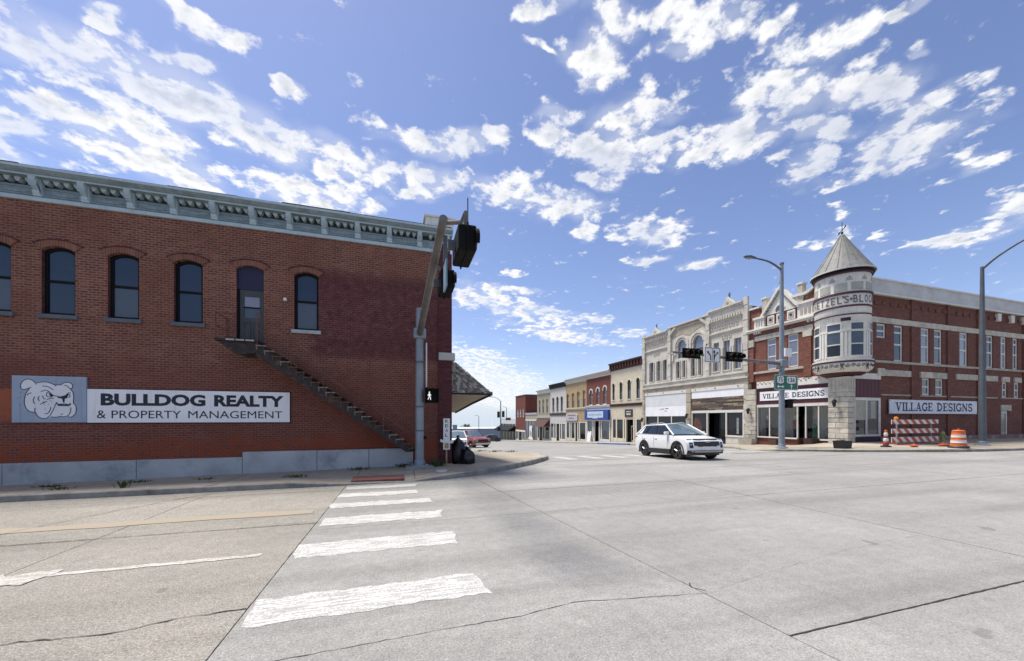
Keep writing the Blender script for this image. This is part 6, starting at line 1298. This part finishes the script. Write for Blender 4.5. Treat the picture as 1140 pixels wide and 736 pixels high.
    def fpatch(y0, y1, z0, z1, nm, mt, off=.012, tz=0.0, th=.03):
        b_ = MB(); NN = 6
        for j in range(NN+1):
            y = y0+(y1-y0)*j/NN; k_ = abs(y)/hw; pl2 = .17*k_**2.6
            for z in (z0+tz*k_, z1+tz*k_):
                xx = nose(z)-pl2*((nose(z)-(xm-.9))/.9)
                b_.v += [(xx+off, y, z), (xx-th, y, z)]
        b_.f = [q for j in range(NN) for q in ([4*j, 4*j+4, 4*j+6, 4*j+2], [4*j+2, 4*j+6, 4*j+7, 4*j+3], [4*j, 4*j+1, 4*j+5, 4*j+4])]+[[0, 2, 3, 1], [4*NN, 4*NN+1, 4*NN+3, 4*NN+2]]
        return b_.build(nm, mt, t)
    return t, fpatch, nose
white_car = car_paint('white_car_paint', (.72, .73, .74))
suvf = [(1.98, .24), (2.12, .27), (2.18, .38), (2.20, .54), (2.18, .68), (2.12, .80), (2.02, .90)]
suvt = [(1.86, .945), (1.55, 1.0), (1.1, 1.06), (.85, 1.08), (-1.0, 1.13), (-1.75, 1.16), (-2.03, 1.13)]
suvr = [(-2.15, .95), (-2.20, .72), (-2.19, .5), (-2.12, .36), (-1.95, .28)]
su, fp_, ns_ = vehicle('parked_car', '', 'suv', white_car, .905, suvt, suvf, suvr, (1.36, -1.28), .352, .27, (1.02, .12, -1.45, -2.04, 1.10, 1.575, .60))
su.name = 'suv'; su['label'] = 'white compact SUV with black grille driving out of the street towards the crossing'
fp_(-.62, .62, .62, .80, 'grille', trim_b, .014); fp_(-.60, .60, .875, .915, 'upper_grille', trim_b, .016); fp_(-.88, .88, .27, .42, 'bumper_lower', trim_b, .012); fp_(-.45, .45, .58, .618, 'grille_lip', trim_b, .014); fp_(-.60, .60, .33, .41, 'skid_plate', M_('silver_trim', (.38, .38, .40), .35, .1, metallic=.5), .03)
for s in (1, -1):
    fp_(min(s*.64, s*.84), max(s*.64, s*.84), .885, .912, 'running_light', lamp_w, .018); fp_(min(s*.66, s*.80), max(s*.66, s*.82), .52, .76, 'headlight', trim_b, .016); fp_(min(s*.69, s*.77), max(s*.71, s*.78), .64, .70, 'lamp', lamp_w, .024)
    MB().box(-2.12, -1.9, s*.80-.09, s*.80+.09, .88, 1.0).build('tail_light', lamp_r, su, bevel=.02)
fp_(-.26, .26, .46, .58, 'number_plate', sign_white, .05); fp_(-.10, .10, .735, .775, 'badge', M_('gold_badge', (.45, .33, .12), .3, .1, metallic=.8), .026)
su.rotation_euler = (0, math.radians(-2.2), math.radians(-95.5)); su.location = (12.36, 14.25, -.10); su.scale = (.97, .97, .97)
SUV_AT = su
w2 = copy_thing(su, (4.95, 33.2, H(5, 33.2)), 'white SUV parked at the kerb behind the black bags'); w2.scale = (1, 1, 1); w2.rotation_euler = (0, 0, math.radians(-100))
red_car = car_paint('faded_red_paint', (.20, .02, .012))
pu, fp_, _ = vehicle('pickup_truck', 'red pickup truck parked beside the white SUV down the street', 'pickup truck', red_car, .93, [(2.25, 1.02), (1.2, 1.12), (.9, 1.14), (-.6, 1.14), (-.62, 1.05), (-2.5, 1.05)], [(2.3, .4), (2.42, .42), (2.42, .62), (2.38, .9)], [(-2.6, .95), (-2.6, .5), (-2.5, .42)], (1.55, -1.55), .37, .40,
    (.95, .35, -.55, -.75, 1.12, 1.72, .64), suv=False, bed=True)
fp_(-.55, .55, .68, .92, 'grille', trim_b, .015); fp_(-.85, .85, .42, .56, 'bumper', chrome, .05)
for s in (1, -1): fp_(min(s*.6, s*.85), max(s*.6, s*.85), .72, .9, 'headlight', lamp_w, .018)
MB().box(-2.45, -.75, -.75, .75, 1.0, 1.056).build('bed_liner', trim_b, pu)
pu.location = (6.95, 37.2, H(7, 37.2)); pu.rotation_euler = (0, 0, math.radians(-70))
dk_car = car_paint('dark_blue_paint', (.012, .016, .028))
se, fp_, _ = vehicle('sedan', 'dark sedan standing across the far end of the street', 'car', dk_car, .9, [(2.1, .82), (1.3, .93), (1.0, .95), (-1.5, .97), (-2.1, .98)], [(2.2, .28), (2.32, .4), (2.32, .6), (2.25, .75)], [(-2.3, .9), (-2.32, .5), (-2.2, .28)], (1.4, -1.35), .33, .22,
    (1.05, .25, -1.0, -1.75, .94, 1.40, .58), suv=False)
fp_(-.5, .5, .5, .68, 'grille', trim_b, .015)
se.location = (17.4, 72.5, H(17, 72.5)); se.rotation_euler = (0, 0, math.radians(172))

# ------------------------------------------------------------------ street furniture on the corners
orange = M_('safety_orange', (.62, .13, .025), .6, .15); orange_d = M_('orange_stripe', (.50, .09, .03), .6, .25, 6, 0, dirt=(.3, .08, .05), dirt_amt=.5); refl_w = M_('reflective_white', (.68, .67, .62), .5, .08, 4, 0, dirt=(.4, .38, .33), dirt_amt=.4)
br_ = thing('barricade', 'three board orange and white striped barricade in front of the side wall sign', 'barricade', (27.25, 14.0, SE(29, 14)))
for z0, z1 in ((1.20, 1.46), (.66, .93), (.14, .44)):
    bd = MB().box(0, 4.35, -.02, .01, z0, z1).build('board', refl_w, br_); st_ = [MB()]; x = -.30; h = z1-z0
    while x < 4.35:
        p = [(x, z1), (x+.34, z1), (x+.34+h*1.15, z0), (x+h*1.15, z0)]; q = [(max(0, min(4.35, a)), b) for a, b in p]
        c = clip([(a, b) for a, b in p], .002, 4.348, z0+.002, z1-.002)
        if len(c) > 2 and area(c) > .004: MB().plate(c, -.0235, -.0205).build('stripe', orange_d, bd)
        x += .66
for x in (.55, 3.75): MB().box(x-.03, x+.03, .012, .07, -.02, 1.50).build('upright', galv, br_); MB().box(x-.05, x+.05, -.75, .8, -.03, .05).build('foot', orange_d, br_)
MB().lathe([(0, 1.47), (.09, 1.47), (.10, 1.56), (.07, 1.63), (0, 1.64)], 12, (.5, .04, 0)).build('beacon', M_('amber_beacon', (.75, .25, .02), .3), br_)
for (x, y, lab, w) in ((27.0, 12.9, 'small orange weight lying left below the barricade', .45), (29.3, 12.75, 'long orange weight lying under the barricade', 1.0)):
    t = thing('sandbag', lab, 'weight', (x, y, SE(x, y)), 8, 'weights under the barricade')
    b = MB()
    for i in range(7):
        for j in range(8): a = 2*PI*j/8; f = i/6; r = .11*math.sqrt(max(.02, 1-(2*f-1)**2))**.5; b.v.append((w*(f-.5), r*1.4*math.cos(a)*(1+.1*math.sin(9*f)), max(0, .07+r*.7*math.sin(a))))
    b.f = [[i*8+j, i*8+(j+1) % 8, (i+1)*8+(j+1) % 8, (i+1)*8+j] for i in range(6) for j in range(8)]+[list(range(8)), [48+j for j in range(8)]]; b.build('bag', orange_d, t, smooth=True)
    MB().tube([(-w*.2, 0, .12), (0, 0, .2), (w*.2, 0, .12)], .015, 5).build('handle', orange, t)
dx_, dy_ = 28.4, 11.8; dm = thing('traffic_drum', 'orange traffic drum with white bands by the kerb', 'traffic drum', (dx_, dy_, SE(dx_, dy_)+.01))
MB().lathe([(.38, 0), (.40, .04), (.36, .10), (.30, .11)], 20).build('base', trim_b, dm, smooth=True)
for i, (z0, z1, mt) in enumerate(((.105, .27, orange), (.27, .42, refl_w), (.42, .56, orange), (.56, .70, refl_w), (.70, .90, orange))): r0, r1 = .30-.07*(z0-.1)/.85, .30-.07*(z1-.1)/.85; MB().lathe([(r0+.008, z0), (r0+.004, z0+.01), (r1+.004, z1-.01), (r1+.008, z1-.001)], 24).build('band', mt, dm, smooth=True)
MB().lathe([(.235, .899), (.21, .94), (.12, .95), (0, .95)], 20).build('lid', orange, dm); MB().box(-.09, .09, -.015, .015, .95, 1.02).build('handle', orange, dm, bevel=.01)
dp = thing('delineator', 'red and white post on a black base left of the barricade', 'delineator', (26.1, 13.65, SE(26.1, 13.65))); MB().lathe([(0, 0), (.24, 0), (.22, .06), (.08, .09)], 12).build('base', trim_b, dp)
for i, (z0, z1, r, mt) in enumerate(((.08, .30, .13, M_('dull_red', (.33, .05, .04), .6)), (.30, .48, .11, refl_w), (.48, .62, .09, bpy.data.materials['dull_red']), (.62, .80, .085, refl_w), (.80, .95, .06, orange))): MB().lathe([(r*.8, z0), (r, z0+.03), (r, z1-.03), (r*.8, z1-.002)], 12).build('band', mt, dp)
hy = thing('fire_hydrant', 'yellow green fire hydrant behind the right end of the barricade', 'fire hydrant', (33.9, 14.8, SE(33.9, 14.8)))
ym = M_('hydrant_yellow', (.38, .34, .10), .6, .2); MB().lathe([(.15, 0), (.15, .05), (.10, .06), (.10, .45), (.14, .46), (.14, .50), (.11, .52), (.09, .62), (.03, .67), (.03, .72), (0, .72)], 14).build('barrel', ym, hy, smooth=True); MB().tube([(-.19, 0, .36), (.19, 0, .36)], .06, 8).tube([(0, -.17, .36), (0, 0, .36)], .07, 8).build('outlet', ym, hy)
def planter(name, label, x, y, w, d, h, mt, plant, zf=SE, rz=0, dead=False):
    t = thing(name, label, 'planter', (x, y, zf(x, y)), rz); MB().add([(-w*.45, -d*.45, 0), (w*.45, -d*.45, 0), (w*.45, d*.45, 0), (-w*.45, d*.45, 0), (-w*.5, -d*.5, h), (w*.5, -d*.5, h), (w*.5, d*.5, h), (-w*.5, d*.5, h), (-w*.44, -d*.42, h), (w*.44, -d*.42, h), (w*.44, d*.42, h), (-w*.44, d*.42, h), (-w*.44, -d*.42, h-.06), (w*.44, -d*.42, h-.06), (w*.44, d*.42, h-.06), (-w*.44, d*.42, h-.06)],
        [[0, 1, 5, 4], [1, 2, 6, 5], [2, 3, 7, 6], [3, 0, 4, 7], [4, 5, 9, 8], [5, 6, 10, 9], [6, 7, 11, 10], [7, 4, 8, 11], [8, 9, 13, 12], [9, 10, 14, 13], [10, 11, 15, 14], [11, 8, 12, 15]]).build('box', mt, t); MB().add([(-w*.44, -d*.42, h-.05), (w*.44, -d*.42, h-.05), (w*.44, d*.42, h-.05), (-w*.44, d*.42, h-.05)], [[0, 1, 2, 3]]).build('soil', joint_mat, t)
    b = MB()
    for i in range(26 if plant else 8):
        a = random.uniform(0, 2*PI); r = random.uniform(0, .4)*w; p = Vector((r*math.cos(a), r*.8*math.sin(a)*d/w, h-.05)); q = p+Vector((random.gauss(0, .05), random.gauss(0, .05), random.uniform(.06, .18))); s_ = .025 if plant else .008; b.add([p+Vector((s_, 0, 0)), p-Vector((s_, 0, 0)), q+Vector((0, 0, 0)), q+Vector((s_, s_, -.03))], [[0, 1, 2], [0, 2, 3]])
    b.build('foliage', leaf_m if plant else dead_m, t)['kind'] = 'stuff'; return t
leaf_m = M_('weed_green', (.045, .085, .022), .8, .4, 9); dead_m = M_('dry_stems', (.14, .09, .05), .9, .3)
planter('planter', 'square black planter in front of the stone corner column', 23.75, 14.35, .70, .55, .44, M_('black_planter', (.012, .012, .013), .6), True)
planter('planter', 'brown pot under the shop window behind the tall signal pole', 26.95, 20.7, .6, .6, .42, M_('brown_pot', (.10, .045, .03), .8, .2), False)
planter('planter', 'dark brown pot beside the shop door', 26.95, 18.15, .75, .55, .40, M_('dark_brown_pot', (.045, .025, .02), .8, .2), True)
planter('planter', 'long grey stone trough against the pier between the two shops', 26.75, 22.85, .5, 1.25, .50, stone_g, False)
def lantern(label, x, y, z):
    t = thing('wall_lantern', label, 'lantern', (x, y, z), -90, 'black lanterns on the stone piers'); MB().tube([(0, 0, .1), (0, -.12, .16), (0, -.20, .10)], .018, 6).build('bracket', black_paint, t); MB().lathe([(.03, -.30), (.08, -.26), (.13, .0), (.14, .02)], 6, (0, -.22, 0)).build('glass', pane_dark, t); MB().lathe([(.17, .02), (.10, .12), (.03, .18), (.02, .24), (0, .26)], 6, (0, -.22, 0)).build('cap', black_paint, t); return t
lantern('black lantern on the stone corner column under the turret', 26.84, 16.55, 2.75); lantern('black lantern on the pier between the plank band and the maroon sign', 27.25, 23.0, 2.35); lantern('black lantern on the middle pier of the carved stone front', 27.25, 29.7, 2.0); lantern('black lantern on the far left pier of the carved stone front', 27.27, 36.7, 1.6)
sf = thing('sandwich_board', 'white folding board on the pavement before the blue sign shop', 'sign', (26.2, 47.5, SE(26.2, 47.5)), -80); MB().add([(-.4, -.3, 0), (.4, -.3, 0), (.4, -.02, 1.5), (-.4, -.02, 1.5), (-.4, .3, 0), (.4, .3, 0), (.4, .02, 1.5), (-.4, .02, 1.5)], [[0, 1, 2, 3], [4, 7, 6, 5], [3, 2, 6, 7]]).build('panel', sign_white, sf); MB().box(-.05, .05, -.1, .1, 1.45, 1.53).build('hinge', trim_b, sf)
wf = thing('window_banner', 'white cut out banner hung in the grey blue shop front', 'banner', (27.3, 76.9, -2.9), -90)
MB().plate([(0, 0), (2.7, 0), (2.7, .5), (2.2, .5), (2.2, 2.6), (2.6, 3.0), (2.0, 3.2), (1.4, 2.8), (.8, 3.1), (.5, 2.6), (.5, .5), (0, .5)], -.03, 0, [opening(.85, 1.3, .8, 2.0), opening(1.55, 1.9, .6, 1.7)]).build('panel', sign_white, wf)
# beside the brick building
ys_ = thing('yard_sign', 'narrow upright white sign on a wooden stake at the brick corner', 'sign', (1.50, 12.45, SW(1.5, 12.45)))
MB().box(-.025, .025, -.02, .02, -.05, .95).build('stake', M_('pale_wood', (.36, .26, .15), .85, .2), ys_); MB().box(-.11, .11, -.045, -.022, .52, 1.56).build('board', sign_white, ys_); MB().box(-.2, .2, -.12, .12, -.03, .035).build('foot', bpy.data.materials['pale_wood'], ys_)
for i, c in enumerate('REAL'): text_mb(c, .10, .10, .005, .0475).xform(T(-.05, 0, 1.42-.155*i)).build('letter', ink, ys_)
MB().plate([(0, .78), (-.20, .88), (-.22, .80), (-.05, .72)], -.06, -.048).plate([(0, .78), (.20, .84), (.22, .74), (.05, .72)], -.06, -.048).build('ribbon', refl_w, ys_); MB().box(-.07, .07, -.047, -.0455, .56, .74).build('faded_patch', bpy.data.materials['pale_wood'], ys_)
bag_m = M_('black_plastic', (.008, .008, .009), .35, .3)
def bag(label, x, y, r, h, seed):
    t = thing('rubbish_bag', label, 'rubbish bag', (x, y, SW(x, y)), 0, 'black bags by the brick corner'); rr = random.Random(seed); b = MB(); NR, NA = 9, 18
    ph = [rr.uniform(0, 6) for _ in range(4)]
    for i in range(NR+1):
        f = i/NR; rad = r*(1-abs(2*f-.75)**2.6*.45) if f < .85 else r*(.60-3.2*(f-.85))
        for j in range(NA): a = 2*PI*j/NA; k = 1+.09*math.sin(5*a+ph[0]+3*f)+.06*math.sin(9*a+ph[1]-5*f); b.v.append((rad*k*math.cos(a), rad*k*math.sin(a), max(0, h*f+.02*math.sin(4*a+ph[2]))))
    b.f = [[i*NA+j, i*NA+(j+1) % NA, (i+1)*NA+(j+1) % NA, (i+1)*NA+j] for i in range(NR) for j in range(NA)]+[list(range(NA)), [NR*NA+j for j in range(NA)]]
    b.build('bag', bag_m, t, smooth=True); MB().add([(0, 0, h*.97), (.08, .03, h*1.12), (-.04, .07, h*1.1), (-.07, -.05, h*1.09), (.03, -.07, h*1.13)], [[0, 1, 2], [0, 2, 3], [0, 3, 4], [0, 4, 1]]).build('knot', bag_m, t)
bag('taller black rubbish bag against the brick corner', 1.96, 12.95, .26, .88, 3); bag('lower black rubbish bag on the right at the brick corner', 2.26, 12.72, .26, .52, 5)
# weeds
def weed(label, x, y, r, h, n, zf=SW):
    t = thing('weed', label, 'weed', (x, y, zf(x, y)), 0, 'weeds in the pavement joints'); b = MB(); st = MB()
    for i in range(n):
        a = random.uniform(0, 2*PI); d = r*random.random()**.7; p = Vector((d*math.cos(a), d*.45*math.sin(a), 0)); l = h*random.uniform(.4, 1); tip = p+Vector((math.cos(a)*l*.5, math.sin(a)*l*.3, l)); m = p.lerp(tip, .55)+Vector((0, 0, l*.12)); s_ = Vector((-math.sin(a), math.cos(a), 0))*random.uniform(.008, .02); b.add([p+s_*.4, p-s_*.4, m-s_, tip, m+s_], [[0, 1, 2, 4], [4, 2, 3]])
    b.build('foliage', leaf_m, t)['kind'] = 'stuff'
    st.tube([(0, 0, 0), (0, 0, h*.6)], .006, 4).build('stem', leaf_m, t)
for args in (('flat dark weed tuft near the left end of the pavement', -8.0, 11.6, .35, .06, 60), ('small weed left of the upright weed', -7.3, 10.9, .3, .07, 40), ('upright dark weed growing from the kerb joint', -6.1, 10.7, .14, .2, 30), ('low weed patch before the grey plinth', -6.3, 11.7, .3, .06, 50), ('thin weed right of the upright weed', -4.9, 11.6, .25, .06, 40),
    ('weed line along the joint left of the crosswalk ramp', -2.7, 11.2, .35, .07, 70), ('weed patch under the stair foot', -1.2, 12.2, .45, .09, 80), ('bushy weed right of the pole footing', 1.15, 12.2, .28, .22, 90), ('weed between plinth end and pole', .1, 12.45, .3, .12, 70), ('weeds at the foot of the stair', .55, 12.6, .25, .2, 60)): weed(*args)
for i, (x, y) in enumerate(((5.6, 21.8), (6.3, 20.8), (4.9, 22.9))): weed(('left', 'right', 'farthest')[i]+' grass tuft along the back kerb of the corner', x, y, .5, .12, 60)
# things in the shop window
def mannequin(label, x, y, z, top, skirt, h=1.6, dress=False):
    t = thing('mannequin', label, 'mannequin', (x, y, z)); sk = stone_c
    if dress: MB().lathe([(.34, .02), (.30, .3), (.20, .75), (.13, 1.0), (.17, 1.25), (.10, 1.4), (.05, 1.45)], 14).build('dress', top, t, smooth=True)
    else:
        for s in (-1, 1): MB().tube([(s*.09, 0, 0), (s*.09, .01, .45), (s*.08, 0, .85)], [.05, .06, .085], 8).build('trouser_leg', skirt, t)
        MB().lathe([(.14, .80), (.17, .86), (.13, 1.05), (.19, 1.28), (.12, 1.4), (.05, 1.44)], 14).build('top', top, t, smooth=True)
    for s in (-1, 1): MB().tube([(s*.17, 0, 1.34), (s*.23, -.03, 1.08), (s*.21, -.14, .86)], [.05, .04, .03], 7).build('arm', top if not dress else sk, t)
    MB().lathe([(0, 1.43), (.05, 1.44), (.05, 1.5), (.085, 1.56), (.10, 1.66), (.07, 1.75), (0, 1.78)], 12).build('head', sk, t, smooth=True)
cloth = lambda n, c: M_(n, c, .9, .2, 8)
mannequin('mannequin in a red top behind the shop window', 27.78, 19.8, .18, cloth('red_cloth', (.30, .03, .02)), cloth('jeans', (.02, .035, .07))); mannequin('mannequin in a bright green dress behind the shop door', 28.35, 18.85, -.1, cloth('green_cloth', (.02, .45, .14)), None, dress=True); mannequin('mannequin in dark clothes at the left end of the shop window', 27.78, 21.9, .18, cloth('maroon_cloth', (.09, .02, .03)), cloth('blue_cloth', (.03, .05, .10)))
def conifer(label, x, y, z, h):
    t = thing('christmas_tree', label, 'tree', (x, y, z)); MB().tube([(0, 0, 0), (0, 0, h*.9)], [.04, .01], 6).build('trunk', dead_m, t); b = MB()
    for i in range(420):
        f = random.random()**.8; a = random.uniform(0, 2*PI); rr = (1-f)*.42*random.uniform(.4, 1)+.02; p = Vector((rr*.4*math.cos(a), rr*.4*math.sin(a), .2+f*(h-.2)+.05)); q = Vector((rr*math.cos(a), rr*math.sin(a), .2+f*(h-.2)-.04)); s_ = Vector((-math.sin(a), math.cos(a), 0))*.03; b.add([p, q+s_, q+Vector((0, 0, -.03)), q-s_], [[0, 1, 2, 3]])
    b.build('needles', M_('needle_green', (.012, .045, .018), .8, .3), t)['kind'] = 'stuff'
conifer('dark green artificial tree in the right shop window', 27.95, 17.5, .18, 1.85)
# tree and sign far away
def tree(label, x, y, h, r, seed):
    rr = random.Random(seed); t = thing('tree', label, 'tree', (x, y, H(x, y))); tk = MB().tube([(0, 0, 0), (.1, 0, h*.3), (0, .1, h*.6)], [.22, .16, .08], 7)
    cl = [(rr.gauss(0, r*.5), rr.gauss(0, r*.5), h*rr.uniform(.45, .88), r*rr.uniform(.3, .5)) for _ in range(14)]
    for c in cl: tk.tube([(0, 0, h*.4), (c[0]*.6, c[1]*.6, c[2]*.85), c[:3]], [.08, .05, .02], 5)
    tk.build('trunk', dead_m, t); b = MB()
    for c in cl:
        for _ in range(90):
            d = Vector((rr.gauss(0, 1), rr.gauss(0, 1), rr.gauss(0, .8))).normalized()*c[3]*rr.random()**.4; p = Vector(c[:3])+d; u = Vector((rr.gauss(0, 1), rr.gauss(0, 1), rr.gauss(0, 1))).normalized()*.2; w = u.cross(d.normalized() if d.length else Vector((0, 0, 1)))*1.0; b.add([p-u, p+w*.6, p+u, p-w*.6], [[0, 1, 2, 3]])
    b.build('crown', M_('far_leaf', (.05, .085, .03), .8, .4) if seed == 1 else bpy.data.materials['far_leaf'], t)['kind'] = 'stuff'
tree('round green tree beyond the blue grey shed', 29.5, 172, 6.6, 2.6, 1); tree('smaller tree left of the round tree beyond the shed', 24.0, 176, 5.6, 2.0, 2)
fs_ = thing('road_sign', 'small far blue and white sign on a post above the white SUV', 'sign', (17.3, 120, H(17, 120))); MB().tube([(0, 0, 0), (0, 0, 4.6)], .08, 6).build('post', galv_d, fs_); MB().box(-.9, .6, -.12, -.081, 3.5, 4.9).build('board', M_('far_sign_blue', (.20, .28, .38), .6), fs_)
